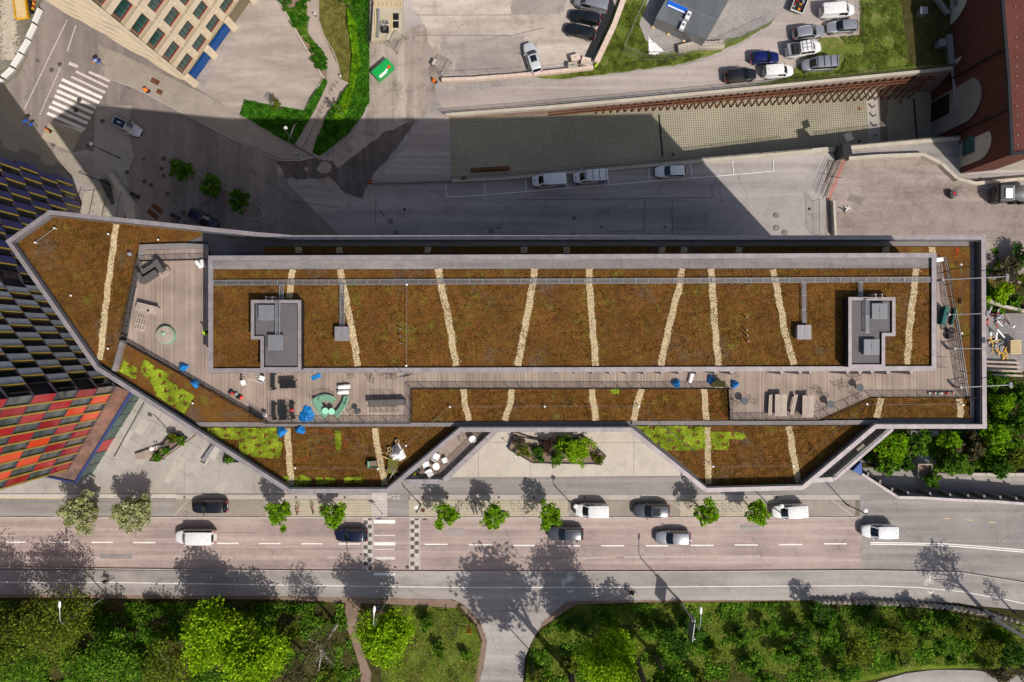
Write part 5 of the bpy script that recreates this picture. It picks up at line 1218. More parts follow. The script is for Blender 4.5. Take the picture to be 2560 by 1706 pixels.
car('bigvan', 1476, 442, ZN, 184, 'wlb', 'white van with four roof bars and blue rear corner in the bays', 'van', gN, pmat=P_WHITE, livery=M['signblue'], bars=True)
car('wagon', 1677, 428, ZN, 182, 'ww', 'white estate car parked alone in the bays behind the building', 'car', gN, pmat=P_WHITE)
car('suv', 1331, 144, ZN, 108, 'ws', 'pale silver suv with dark sunroof parked on the dusty concrete yard', 'car', 'cars on the dusty yard', pmat=P_WSILV, sunroof=True)
car('wagon', 1463, 42, ZN, 168, 'b', 'black estate car in the yard, between the grey van and another black car', 'car', 'cars on the dusty yard')
car('wagon', 1451, 77, ZN, 166, 'b2', 'black estate car in the yard, lowest of the row along the ditch', 'car', 'cars on the dusty yard', pmat=P_BLACK)
car('bigvan', 1478, 8, ZN, 166, 's', 'grey van at the top of the row along the ditch', 'van', 'cars on the dusty yard', pmat=P_SILVER)
car('suv', 1852, 188, ZN, 6, 'b', 'black suv with silver roof rails parked lowest beside the road', 'car', gY, pmat=P_BLACK, rails=True)
car('hatch', 1913, 143, ZN, 2, 'bl', 'deep blue hatchback parked between the black suv and the white pickup', 'car', gY, pmat=P_BLUE)
car('van', 1947, 178, ZN, 4, 'w', 'small white van parked right of the black suv', 'van', gY)
car('pickup', 2010, 122, ZN, 9, 'w', 'white double cab pickup with open load bed', 'pickup', gY, pmat=P_WHITE, bars='l')
car('mpv', 2049, 160, ZN, 184, 'sb', 'silver minibus with three roof bars parked on the grass', 'minibus', gY, pmat=P_SILVER, bars=True)
car('suv', 2023, 80, ZN, 8, 's', 'silver suv parked above the white pickup', 'car', gY, pmat=P_SILVER, rails=True)
car('wagon', 2107, 65, ZN, 184, 's', 'silver estate car parked below the white panel van', 'car', gY)
car('bigvan', 2094, 26, ZN, 4, 'w', 'white panel van parked at the top beside the grass', 'van', gY, pmat=P_WHITE)
# flatbed with load
o = thing('flatbed_truck', (*W(1999, 8, ZN+.8), ZN), 'white flatbed truck loaded with red and yellow tools at the top edge', 'truck', gY, R(68))
MB().box(0, 0, .75, 3.0, 1.9, .14).build('load_floor', M['steel_d'], o, local=True)
for s in (-1, 1): MB().box(0, s*.95, .98, 3.0, .06, .36).build('side_board', M['whitep'], o, local=True)
MB().box(-1.5, 0, .98, .06, 1.9, .36).build('tail_board', M['whitep'], o, local=True); MB().box(2.3, 0, 1.1, 1.5, 1.8, 1.4).build('cab', M['whitep'], o, local=True, bevel=.12); MB().box(2.45, 0, 1.5, 1.3, 1.6, .4).build('cab_glass', M['carglass'], o, local=True)
for k in range(12): MB().box(random.uniform(-1.2, 1.1), random.uniform(-.7, .7), .95, random.uniform(.15, .7), random.uniform(.1, .35), .25, random.uniform(0, 3)).build('tool', M[random.choice(('red', 'orange', 'galv', 'whitep', 'yellow', 'steel_d'))], o, local=True)
for x in (-.9, 2.2):
    for s in (-1, 1): MB().tube([(x, s*.7, .38), (x, s*.95, .38)], .38, 14).build('wheel', M['rubber'], o, local=True)
# concrete lorry at the right edge
o = thing('lorry', (*W(2530, 488, ZN+1.2), ZN), 'dark grey lorry with white cab roof at the right edge of the gravel yard', 'lorry', None, R(179))
MB().box(1.9, 0, 1.7, 1.9, 2.4, 2.2).build('cab', M['greyfurn'], o, local=True, bevel=.12); MB().box(2.9, 0, 2.1, .1, 2.1, .8).build('windscreen', M['carglass'], o, local=True); MB().box(1.7, .1, 2.9, 1.1, 1.5, .25).build('roof_deflector', M['whitep'], o, local=True, bevel=.08)
MB().box(-2, 0, .9, 6, 1.0, .3).build('chassis', M['steel_d'], o, local=True)
rings = []
for x, r in ((.6, .5), (.2, .8), (-.8, 1.15), (-2.2, 1.15), (-3.6, .6)): rings.append([(x, r*math.cos(a), 2.1+.12*(-x)+r*math.sin(a)) for a in np.linspace(0, 2*math.pi, 16, endpoint=False)])
MB().loft(rings).build('mixer_drum', M['galv'], o, smooth=40, local=True); MB().box(.75, 0, 2.2, .25, 2.2, .9).build('ladder_rack', M['galv'], o, local=True)
for x in (2.1, -.6, -1.9, -3.1):
    for s in (-1, 1): MB().tube([(x, s*.85, .5), (x, s*1.2, .5)], .5, 14).build('wheel', M['rubber'], o, local=True)
for s in (-1, 1): MB().box(2.6, s*1.35, 2.2, .2, .25, .5).build('wing_mirror', M['black'], o, local=True)
# yellow dumper, top left
o = thing('dumper', (*W(52, 16, ZN+1), ZN), 'yellow tipper trailer with pale timber bed at the top left corner', 'dumper', None, R(98))
MB().box(0, 0, .8, 3.8, 1.9, .15).build('chassis', M['yellow'], o, local=True); MB().box(-.2, 0, 1.0, 3.0, 1.5, .3).build('load_bed', M['rawwood'], o, local=True)
for s in (-1, 1): MB().box(0, s*.9, 1.1, 3.8, .15, .4).build('side_board', M['yellow'], o, local=True)
for x in (-.6, .5):
    for s in (-1, 1): MB().tube([(x, s*1.0, .45), (x, s*1.3, .45)], .45, 16).build('wheel', M['rubber'], o, local=True)
# small roller
o = thing('site_compressor', (*W(2381, 486, ZN+.5), ZN), 'small dark compressor with red engine cover in the gravel yard', 'compressor', None, R(10))
MB().box(0, 0, .55, 1.0, .9, .7).build('casing', M['greyfurn'], o, local=True, bevel=.06); MB().box(.05, 0, .93, .45, .4, .12).build('engine_cover', M['red'], o, local=True)
for s in (-1, 1): MB().tube([(0, s*.45, .25), (0, s*.6, .25)], .25, 12).build('wheel', M['rubber'], o, local=True)
MB().tube([(.5, .1, .5), (1.5, .6, .4), (2.3, .9, .5)], .04, 5).build('tow_bar', M['galv'], o, local=True)

# ---------------------------------------------------------------- bicycles and people
def bike_parts(o, mat='black', z=0):
    for x in (-.52, .52):
        m = MB(); m.tube([(x+.33*math.cos(a), 0, .34+.33*math.sin(a)) for a in np.linspace(0, 2*math.pi, 20, endpoint=False)], .022, 5, closed=True); w_ = m.build('wheel', M['rubber'], o, local=True)
        m = MB()
        for k in range(5): a = k*math.pi/5; m.tube([(x-.31*math.cos(a), 0, .34-.31*math.sin(a)), (x+.31*math.cos(a), 0, .34+.31*math.sin(a))], .005, 3)
        m.build('spokes', M['alu'], w_, local=True)
    m = MB()
    for a, b in (((-.52, 0, .34), (-.12, 0, .3)), ((-.12, 0, .3), (-.22, 0, .8)), ((-.22, 0, .78), (.36, 0, .82)), ((-.12, 0, .3), (.36, 0, .75)), ((-.52, 0, .34), (-.22, 0, .75)), ((.52, 0, .34), (.36, 0, .92))): m.tube([a, b], .022, 5)
    m.build('frame', M[mat], o, local=True)
    MB().tube([(.28, -.28, .98), (.38, -.12, .96), (.38, .12, .96), (.28, .28, .98)], .018, 5).build('handlebar', M['steel_d'], o, local=True)
    MB().blob(-.23, 0, .86, .14, .08, .05, 8, 4).build('saddle', M['black'], o, local=True); MB().box(-.55, 0, .75, .35, .13, .02).build('rack', M['steel_d'], o, local=True)
def skin_body(o, joints, edges, mat, name='body'):
    """one continuous figure grown round a skeleton"""
    me = bpy.data.meshes.new(name); me.from_pydata([j[0] for j in joints], edges, []); me.update(); ob = bpy.data.objects.new(name, me); COL.objects.link(ob); ob.parent = o
    m = ob.modifiers.new('skin', 'SKIN'); m.use_smooth_shade = True
    for v, j in zip(me.skin_vertices[0].data, joints): v.radius = (j[1], j[2] if len(j) > 2 else j[1])
    me.skin_vertices[0].data[0].use_root = True; s = ob.modifiers.new('sub', 'SUBSURF'); s.levels = 1; s.render_levels = 1; me.materials.append(mat); return ob
def rider(x, y, z, deg, label, top, helmet, group):
    o = thing('cyclist', (*W(x, y, z+.9), z), label, 'cyclist', group, R(deg))
    return o
def person_parts(o, pose, top, legs, hair, helmet=None):
    J = pose
    # legs and trunk as one figure
    body = skin_body(o, [(J['pelvis'], .15, .12), (J['waist'], .13, .10), (J['chest'], .17, .12), (J['neck'], .055), (J['head0'], .06), (J['shl'], .07), (J['ell'], .05), (J['wrl'], .035), (J['shr'], .07), (J['elr'], .05), (J['wrr'], .035), (J['hipl'], .1), (J['knl'], .07), (J['anl'], .045), (J['tol'], .04), (J['hipr'], .1), (J['knr'], .07), (J['anr'], .045), (J['tor'], .04)],
        [(0, 1), (1, 2), (2, 3), (3, 4), (2, 5), (5, 6), (6, 7), (2, 8), (8, 9), (9, 10), (0, 11), (11, 12), (12, 13), (13, 14), (0, 15), (15, 16), (16, 17), (17, 18)], top)
    hx = J['head']; hd = MB().blob(*hx, .095, .08, .125, 12, 8).build('head', M['skin'], o, smooth=True, local=True)
    MB().blob(hx[0]+.095, hx[1], hx[2]-.01, .02, .015, .025, 6, 4).build('nose', M['skin'], hd, local=True)
    MB().blob(hx[0]-.015, hx[1], hx[2]+.03, .105, .09, .115, 12, 6).build('helmet' if helmet else 'hair', helmet or hair, o, smooth=True, local=True)
    for s in ('l', 'r'):
        w_ = Vector(J['wr'+s]); e = Vector(J['el'+s]); d = (w_-e).normalized()
        hb_ = MB().blob(*(w_+d*.05), .05, .04, .022, 8, 5); q = hb_.build('hand', M['skin'], o, smooth=True, local=True)
        fb = MB()
        for k in range(4): b_ = w_+d*.09+Vector((0, (k-1.5)*.02, 0)); fb.tube([b_, b_+d*(.035+.008*(k in (1, 2))), b_+d*.05+Vector((0, 0, -.03))], .009, 5)
        fb.tube([w_+d*.04+Vector((0, .035, 0)), w_+d*.08+Vector((0, .06, -.01))], .01, 5); fb.build('fingers', M['skin'], q, local=True)
        t = Vector(J['to'+s]); MB().blob(t.x-.03, t.y, t.z, .13, .05, .05, 8, 5).build('shoe', M['black'], o, smooth=True, local=True)
    lg = MB()
    for s in ('l', 'r'): lg.tube([J['hip'+s], J['kn'+s], J['an'+s]], [.125, .088, .062], 9)
    lg.blob(*J['pelvis'], .18, .17, .15, 10, 6); lg.build('trousers', legs, o, smooth=True, local=True)
ride = dict(pelvis=(-.2, 0, .95), waist=(-.1, 0, 1.1), chest=(.08, 0, 1.32), neck=(.16, 0, 1.45), head0=(.2, 0, 1.5), head=(.22, 0, 1.58), shl=(.08, .19, 1.36), ell=(.25, .28, 1.18), wrl=(.33, .24, 1.02), shr=(.08, -.19, 1.36), elr=(.25, -.28, 1.18), wrr=(.33, -.24, 1.02),
    hipl=(-.18, .1, .9), knl=(.18, .13, .75), anl=(.0, .13, .35), tol=(.1, .13, .28), hipr=(-.18, -.1, .9), knr=(.15, -.13, .62), anr=(-.12, -.13, .22), tor=(0, -.13, .16))
for x, y, deg, lab, top, hel, fr_ in ((262, 1455, 12, 'cyclist in grey and white top riding through tree shade at the far left', M['blackcl'], None, 'black'), (1580, 1483, -15, 'cyclist in navy jacket and lime helmet riding right of the path fork', M['navycl'], M['hivis'], 'black')):
    X, Y = W(x, y, 1.2); b_ = thing('bicycle', (X, Y, .14), 'black bicycle ridden '+('through shade at the far left' if x < 500 else 'by the person with the lime helmet'), 'bicycle', 'bicycles being ridden', R(deg)); bike_parts(b_)
    o = thing('person', (X, Y, .14), lab.replace('cyclist', 'person'), 'person', None, R(deg)); person_parts(o, ride, top, M['blackcl'], M['blackcl'], hel)
stand = dict(pelvis=(0, 0, .95), waist=(.02, 0, 1.1), chest=(.06, 0, 1.33), neck=(.08, 0, 1.48), head0=(.09, 0, 1.53), head=(.11, 0, 1.63), shl=(.05, .2, 1.4), ell=(.1, .27, 1.15), wrl=(.28, .2, 1.02), shr=(.05, -.2, 1.4), elr=(.08, -.26, 1.15), wrr=(.25, -.2, 1.0),
    hipl=(0, .1, .9), knl=(.05, .12, .5), anl=(-.02, .12, .1), tol=(.08, .12, .04), hipr=(0, -.1, .9), knr=(.02, -.12, .5), anr=(-.05, -.12, .1), tor=(.05, -.12, .04))
X, Y = W(511, 832, DZ+1.2); o = thing('person', (X, Y, DZ), 'worker in bright yellow top standing on the deck by the raised roof', 'person', None, R(15)); person_parts(o, stand, M['hivis'], M['blackcl'], M['hivis'], M['hivis'])
random.seed(11)
bl = [(745, 1274, 80, 'red', 'red bicycle in the racks left of a pair by the footway trees'), (782, 1272, 95, 'red', 'red and dark bicycle beside the other red one in the racks'), (812, 1274, 100, 'black', 'black bicycle leaning just left of a maple tree crown'), (1150, 1270, 60, 'galv', 'silver bicycle standing left of the dark ones in the racks'), (1182, 1271, 105, 'black', 'black hire bicycle, first of three in the racks'), (1191, 1272, 100, 'black', 'black hire bicycle, second of three in the racks'), (1204, 1274, 100, 'black', 'black hire bicycle, third of three in the racks'), (1325, 1277, 30, 'black', 'black bicycle lying near the maple beside the white van'), (1731, 1262, 40, 'black', 'black bicycle left of the maple in the eastern bays'), (306, 1262, 95, 'black', 'black bicycle between the two whitebeam trees'), (320, 1263, 85, 'black', 'second black bicycle between the two whitebeam trees')]
for x, y, d, m_, lab in bl:
    o = thing('bicycle', (*W(x, y, .5), .01), lab, 'bicycle', 'parked bicycles', R(d)); bike_parts(o, m_)
rk_ = [(x, 1270) for x in (1170, 1187, 1204, 1215, 1229)]+[(x, 1271) for x in (1285, 1303, 1322, 1343)]+[(x, 1272) for x in (1797, 1815, 1833, 1852)]
pr = thing('bicycle_rack', (0, 0, 0), '', 'bicycle rack', 'steel hoop bicycle racks'); MB().tube([(0, -.35, 0), (0, -.35, .7), (0, -.2, .82), (0, .2, .82), (0, .35, .7), (0, .35, 0)], .025, 6).build('hoop', M['galv'], pr, local=True)
for i, (x, y) in enumerate(rk_):
    o = pr if i == 0 else copy_tree(pr); o.location = (*W(x, y, .4), 0); o.rotation_euler = (0, 0, 0)
    o['label'] = 'galvanised steel hoop bicycle rack, %s %s' % (('first', 'second', 'third', 'fourth', 'fifth')[i if i < 5 else (i-5) % 4], 'in the row holding hire bicycles' if i < 5 else 'in the row left of the white van' if i < 9 else 'in the empty row between the two eastern maples')
st_ = [(x, y) for x, y in ((847, 211), (838, 220), (834, 230), (823, 253), (817, 264), (810, 275), (806, 286), (798, 297), (796, 310), (789, 320), (784, 332), (778, 343), (773, 354), (768, 364))]
pr = thing('bollard_stand', (0, 0, 0), '', 'bicycle stand', 'bicycle stands on the garden path'); MB().tube([(-.4, 0, 0), (-.4, 0, .75), (.4, 0, .75), (.4, 0, 0)], .03, 6).build('hoop', M['steel_d'], pr, local=True)
for i, (x, y) in enumerate(st_):
    o = pr if i == 0 else copy_tree(pr); o.location = (*W(x-4, y+3, ZN), ZN); o.rotation_euler = (0, 0, R(60)); o['label'] = 'dark hoop bicycle stand, %s from the top of the slanting row on the garden path' % 'first second third fourth fifth sixth seventh eighth ninth tenth eleventh twelfth thirteenth fourteenth'.split()[i]
# ---------------------------------------------------------------- street furniture
def lamp(x, y, z, h, arm, ang, label, group=None, style='head', mat='alu'):
    X, Y = W(x, y, z); o = thing('street_lamp', (X, Y, z), label, 'street lamp', group)
    c, s = math.cos(R(ang)), math.sin(R(ang))
    MB().cyl(0, 0, 0, .9, .11, 10).build('base', M['greyfurn'], o, local=True)
    MB().tube([(0, 0, .9), (0, 0, h*.95)]+[(arm*t*c*.3, arm*t*s*.3, h*.95+h*.05*t) for t in (.5, 1)]+[(arm*c, arm*s, h*1.01)], [.075]*2+[.05]*3, 8).build('pole', M[mat], o, local=True, smooth=40)
    if style == 'head':
        m = MB(); m.blob(arm*c+.35*c, arm*s+.35*s, h*1.01, .5, .17, .09, 12, 6, rot=R(ang)); m.build('lamp_head', M['whitep'], o, smooth=True, local=True)
        MB().blob(arm*c+.35*c, arm*s+.35*s, h*1.01-.06, .36, .12, .05, 10, 5, rot=R(ang)).build('lens', M['glass_s'], o, local=True)
    else:
        MB().blob(arm*c, arm*s, h*1.01-.1, .26, .26, .22, 14, 8).build('globe', M['whitep'], o, smooth=True, local=True); MB().cyl(arm*c, arm*s, h*1.01+.05, h*1.01+.16, .28, 14, .1).build('cap', M['whitep'], o, local=True)
    return o
gl_ = 'tall street lamps in the park verge'
lamp(268, 1490, .2, 9.6, 2.2, 90, 'tall street lamp with pale oval head rising from the trees at the far left', gl_)
lamp(969, 1495, .2, 9.6, 1.9, 86, 'tall street lamp with oval head beside the trodden path opposite the crossing', gl_)
lamp(1701, 1503, .2, 9.6, 2.2, 88, 'tall street lamp with oval head standing next to the big road sign', gl_)
lamp(2448, 1517, .3, 9.6, 2.2, 100, 'tall street lamp by the stone wall at the right, leaning out of the frame', gl_)
gg = 'round headed lamps along the footway'
lamp(1052, 1262, 0, 4.6, .8, 90, 'round headed lamp just right of the checkered crossing', gg, 'g', 'steel_d')
lamp(1431, 1262, 0, 4.6, .9, 90, 'round headed lamp at the nose of the small white van', gg, 'g', 'steel_d')
lamp(1921, 1262, 0, 4.6, .9, 92, 'round headed lamp at the easternmost maple', gg, 'g', 'steel_d')
lamp(447, 1103, 0, 6.0, .5, 190, 'plaza lamp with paired round heads standing in the wedge shaped planter', None, 'g', 'galv')
lamp(276, 462, ZN, 6.5, .5, 150, 'round headed lamp above the outdoor stair', None, 'g', 'steel_d')
lamp(738, 352, ZN, 5.0, .4, 60, 'round headed lamp at the lower tip of the green triangle bed', None, 'g', 'galv')
lamp(1330, 1630, .1, 7.5, .9, 260, 'lamp with round white head beside the forking side path', None, 'g', 'steel_d')
lamp(2480, 1640, .3, 7, .5, 300, 'round headed lamp by the lower path in the bottom right corner', None, 'g', 'galv')
lamp(2116, 1261, 0, 5.5, .6, 120, 'lamp at the end of the paved bays near the white road line', None, 'g', 'steel_d')
lamp(300, 396, ZN, 5.5, 1.2, 150, 'dark post with white sign box and side arm in the paved apron', None, 'g', 'steel_d')
# big direction sign on its own posts
X, Y = W(1702, 1506, .2); o = thing('direction_sign', (X, Y, .2), 'large grey backed direction sign on lattice posts beside the street lamp', 'road sign')
for t in (.1, 2.4): MB().tube([(t*.12, -t, 0), (t*.12, -t, 6.0)], .07, 6).build('post', M['galv'], o, local=True)
MB().box(.15, -1.3, 4.9, .06, 2.8, 2.3, R(-7)).build('sign_plate', M['galv'], o, local=True); MB().box(.11, -1.3, 4.9, .02, 2.7, 2.2, R(-7)).build('sign_face', M['galv'], o, local=True)
for k in range(4): MB().box(.22, -1.3, 4.0+k*.6, .06, 2.7, .06, R(-7)).build('brace', M['alu'], o, local=True)
def pedsign(x, y, z, rz, label, extras=''):
    o = thing('traffic_sign', (*W(x, y, z), z), label, 'traffic sign', None, R(rz))
    MB().tube([(0, 0, 0), (0, 0, 3.1)], .04, 8).build('post', M['galv'], o, local=True)
    p = MB().box(0, -.06, 2.7, .65, .03, .65).build('sign_plate', M['signblue'], o, local=True)
    m = MB(); m.add([(-.27, -.08, 2.43), (.27, -.08, 2.43), (0, -.08, 2.96)], [(0, 1, 2)]); m.build('white_triangle', M['whitep'], p, local=True)
    m = MB(); m.cyl(0, 0, 0, .01, .04, 8); 
    m = MB(); m.box(.0, -.09, 2.74, .05, .01, .05).box(0, -.09, 2.64, .06, .01, .12).box(.04, -.09, 2.53, .03, .01, .14).box(-.04, -.09, 2.53, .03, .01, .14); m.build('walking_figure', M['black'], p, local=True)
    if 't' in extras:
        m = MB(); m.add([(-.45, .05, 2.2), (.45, .05, 2.2), (0, .05, 2.98), (-.45, .09, 2.2), (.45, .09, 2.2), (0, .09, 2.98)], [(0, 1, 2), (5, 4, 3), (0, 3, 4, 1), (1, 4, 5, 2), (2, 5, 3, 0)]); q = m.build('warning_triangle', M['red'], o, local=True); q.location = (-.3, 0, 0)
        m = MB(); m.add([(-.33, .02, 2.27), (.33, .02, 2.27), (0, .02, 2.84)], [(0, 1, 2)]); m.build('yellow_field', M['signyel'], q, local=True)
    if 'r' in extras:
        m = MB(); m.tube([(0, .1, 1.6), (0, .14, 1.6)], .3, 16); m.build('round_sign', M['signblue'], o, local=True)
    return o
pedsign(263, 168, ZN, 35, 'zebra crossing sign post with yellow warning triangle on the far kerb', 'tr')
pedsign(95, 318, ZN, 215, 'zebra crossing sign post on the near kerb at the edge of the tower shadow', 'r')
pedsign(957, 1285, 0, 180, 'zebra crossing sign post at the north end of the checkered crossing'); pedsign(952, 1500, .2, 0, 'zebra crossing sign post in tree shade south of the crossing')
def board(x, y, z, rz, label, c, w_=.55, h_=.6, hz=.6, cat='traffic sign'):
    o = thing('warning_sign', (*W(x, y, z), z), label, cat, None, R(rz)); MB().box(0, 0, .05, .7, .5, .1).build('foot', M['rubber'], o, local=True); MB().tube([(0, 0, 0), (0, 0, hz+h_)], .03, 6).build('post', M['galv'], o, local=True)
    M0 = Matrix.Translation((0, -.05, hz+h_/2)) @ Matrix.Rotation(R(-35), 4, 'X'); m = MB(); m.box(0, 0, 0, w_, .03, h_, M=M0); q = m.build('sign_plate', M[c], o, local=True)
    for k in range(3): m = MB(); m.box(0, -.02, -h_/3+k*h_/3, w_*.8, .02, h_*.1, M=M0); m.build('stripe', M['black' if c != 'orange' else 'signyel'], q, local=True)
board(371, 229, ZN, 20, 'yellow and red roadworks sign on the paved walk below the stone building', 'orange')
board(125, 328, ZN, -30, 'orange and white barrier sign beside the near crossing post', 'orange', .9, .4, .5)
board(1175, 1562, .2, 180, 'yellow and blue parking rule sign on the grass by the side path', 'signyel', .75, .9, 1.6)
board(1087, 205, ZN, -30, 'red and yellow marker board where the yard fence begins', 'orange', .5, .8, .3)
board(929, 456, ZN, 10, 'orange and red striped marker lying at the tip of the low wall', 'orange', .9, .3, .3)
board(1160, 446, ZN+.3, 10, 'small orange marker at the start of the ramp wall', 'orange', .3, .3, .3)
o = thing('finger_post', (*W(1143, 1560, .2), .2), 'finger post with two dark arms on the grass by the side path', 'sign post'); MB().tube([(0, 0, 0), (0, 0, 3.2)], .05, 6).build('post', M['galv'], o, local=True)
MB().box(-.6, 0, 3.0, 1.2, .04, .22).build('sign_arm', M['steel_d'], o, local=True); MB().box(0, .4, 2.7, .04, .9, .22).build('sign_arm', M['steel_d'], o, local=True)
for x, y in ((2326, 1262),): pass
for x, y, lab in ((791, 42, 'short white bollard light beside the curve of the garden path'), (855, 196, 'short white bollard light where the garden path widens'), (745, 387, 'dark short post at the end of the paved walk')):
    o = thing('bollard_light', (*W(x, y, ZN), ZN), lab, 'bollard', None); MB().cyl(0, 0, 0, .9, .12, 12).build('post', M['alu'], o, local=True); MB().cyl(0, 0, .9, 1.05, .15, 12, .1).build('cap', M['whitep'], o, local=True)
for x, y, lab in ((340, 490, 'dark slatted bench in shade nearer the outdoor stair'), (441, 543, 'dark slatted bench in shade beside the navy estate car')):
    o = thing('bench', (*W(x, y, ZN), ZN), lab, 'bench', 'dark benches in the shaded bay', R(-28))
    for k in range(4): MB().box(0, -.2+k*.13, .45, 1.5, .1, .04).build('slat', M['steel_d'], o, local=True)
    for s in (-.6, .6): MB().box(s, 0, .22, .06, .5, .44).build('leg', M['steel_d'], o, local=True)
# outdoor stair beside the tower
o = thing('outdoor_stair', (*W(250, 505, -9), ZN), 'wide concrete outdoor stair with steel rails climbing between the tower and the long building', 'stair')
a, b = Vector(W(258, 470, -11)), Vector(W(232, 535, -9)); d = (b-a).normalized(); nn = Vector((-d.y, d.x)); o0_ = Vector(o.location)
for k in range(24):
    c = Vector(W(240, 474, -12))+Vector((-.05, -.3))*k*1.0; c = Vector(W(262, 476, ZN))+Vector((.05, -.33))*k
    m = MB(); m.box(c.x, c.y, ZN+.09+k*.17-.5, 6.2, .34, 1.16, R(8)); m.build('step', M['concrete'], o)
for s in (-3.1, -1, 1, 3.1):
    p0 = Vector(W(262, 476, ZN)); m = MB(); m.tube([(p0.x+s, p0.y, ZN+1), (p0.x+s+1.1, p0.y-7.6, ZN+5.1)], .03, 5)
    for k in range(7): m.tube([(p0.x+s+1.1*k/6, p0.y-7.6*k/6, ZN+4.1*k/6), (p0.x+s+1.1*k/6, p0.y-7.6*k/6, ZN+1+4.1*k/6)], .02, 4)
    m.build('handrail', M['steel_d'], o)
o = thing('stair_side_wall', (*W(300, 500, -11), ZN), 'pale slanting glazed and concrete side wall of the outdoor stair', 'wall'); MB().prism(nx([(283, 440), (292, 436), (345, 510), (350, 560), (330, 560), (318, 520)]), ZN, ZN+1.2).build('wall_body', M['concrete'], o); MB().prism(nx([(262, 455), (270, 452), (300, 510), (305, 560), (295, 560), (292, 515)]), ZN, ZN+1.6).build('glass_side', M['glass_s'], o)
# construction barriers (left edge)
bs = [((99, 22), (84, 57)), ((85, 60), (68, 96)), ((70, 98), (50, 131)), ((51, 133), (30, 166)), ((31, 168), (6, 192)), ((4, 194), (-22, 212))]
for i, (p, q) in enumerate(bs):
    a, b = Vector(W(*p, ZN+.8)), Vector(W(*q, ZN+.8)); c = (a+b)/2; d = b-a
    o = thing('concrete_barrier', (c.x, c.y, ZN), 'pale concrete road barrier, %s from the top along the building site edge' % ('first', 'second', 'third', 'fourth', 'fifth', 'sixth')[i], 'barrier', 'concrete barriers round the building site', math.atan2(d.y, d.x))
    l = d.length-.05; m = MB(); m.loft([[(x, -.32, 0), (x, .32, 0), (x, .3, .12), (x, .12, .35), (x, .08, .8), (x, -.08, .8), (x, -.12, .35), (x, -.3, .12)] for x in (-l/2, l/2)]); m.build('barrier_body', M['concrete_d'], o, local=True)
    MB().box(0, .24, .95, l*.96, .2, .9).build('white_panel', M['whitep'], o, local=True); MB().box(0, -.02, .83, l*.7, .05, .06).build('reflector_strip', M['orange'], o, local=True); MB().box(0, -.14, .9, l, .04, .05).build('top_rail', M['galv'], o, local=True)
o = thing('marker_boards', (*W(93, 10, ZN), ZN), 'row of red and yellow striped marker boards above the barriers', 'marker board')
for k in range(7): MB().box((k-3)*.06, (k-3)*.36, .7, .1, .34, .4, R(-10)).build('board', M['red' if k % 2 else 'signyel'], o, local=True)
o = thing('stone_heap', (*W(32, 55, ZN), ZN), 'loose pale rubble spilled along the building site', 'rubble'); o['kind'] = 'stuff'
Pn = np.array([(*W(random.gauss(26, 8)+random.choice((0, -14, 2)), random.uniform(0, 150), ZN), ZN+.03) for _ in range(1800)]); V, Fc = octa(Pn, .13); q = npmesh('rubble', V, Fc, M['concrete'], o); q['kind'] = 'stuff'
# green container
o = thing('green_container', (*W(958, 176, ZN+1), ZN), 'bright green lidded waste container with white notice by the hedge kerb', 'container', None, R(41))
MB().loft([[(-1.55, -.7, 0), (1.55, -.7, 0), (1.55, .7, 0), (-1.55, .7, 0)], [(-1.6, -.85, 1.3), (1.6, -.85, 1.3), (1.6, .85, 1.3), (-1.6, .85, 1.3)]]).build('tub', M['greenp'], o, local=True)
for s in (-1, 1):
    l = MB().box(s*.81, 0, 1.36, 1.56, 1.75, .1).build('lid', M['greenp'], o, local=True, bevel=.02)
    for i in range(3):
        for k in range(3): MB().cyl(s*.81-.5+i*.5, -.1+k*.32, 1.4, 1.45, .09, 8).build('lid_boss', M['greenp'], l, local=True)
MB().box(-.5, -.62, 1.44, 1.3, .4, .02).build('white_notice', M['whitep'], o, local=True); MB().cyl(.95, -.35, 1.41, 1.435, .26, 14).build('round_badge', M['orange'], o, local=True); MB().box(.35, -.5, 1.44, .4, .3, .02).build('white_notice', M['whitep'], o, local=True)
# half built platform at the hedge top
o = thing('site_platform', (*W(970, 50, ZN), ZN), 'timber framed work platform with two dark floor openings and scrap on it', 'platform'); MB().prism(WP([(935, -20), (1006, -20), (1004, 94), (928, 104)], ZN+.8), ZN, ZN+.8).build('slab', M['pav'], o)
for x, y in ((989, 42), (989, 62)): X, Y = W(x, y, ZN+.82); MB().box(X, Y, ZN+.83, .95, 1.0, .05).build('opening', M['black'], o)
X, Y = W(980, 58, ZN+.9); MB().box(X, Y, ZN+.86, .2, 2.8, .1).build('plank', M['rawwood'], o); X, Y = W(940, 60, ZN+.9); MB().box(X, Y, ZN+.9, .2, 3.8, .12, R(2)).build('plank', M['rawwood'], o)
X, Y = W(946, 60, ZN+1); MB().tube([(X, Y+2.2, ZN+1), (X-.1, Y-2.1, ZN+1)], .22, 10).build('duct', M['alu'], o)
for k in range(7): X, Y = W(937+k*11, 9, ZN+1); MB().box(X, Y, ZN+.95, .1, .9, .15, R(12)).build('joist', M['rawwood'], o)
for y in (3, 16): X, Y = W(968, y, ZN+1); MB().box(X, Y, ZN+1.0, 4.3, .1, .15).build('joist', M['rawwood'], o)
X, Y = W(963, 75, ZN+1); MB().box(X, Y, ZN+1.1, 1.1, .9, .5).build('scrap_crate', M['black'], o)
for k in range(10): MB().box(X+random.uniform(-.5, .5), Y+random.uniform(-.2, 1.1), ZN+1.4, random.uniform(.2, .7), .1, .1, random.uniform(0, 3)).build('scrap_piece', M['alu'], o)
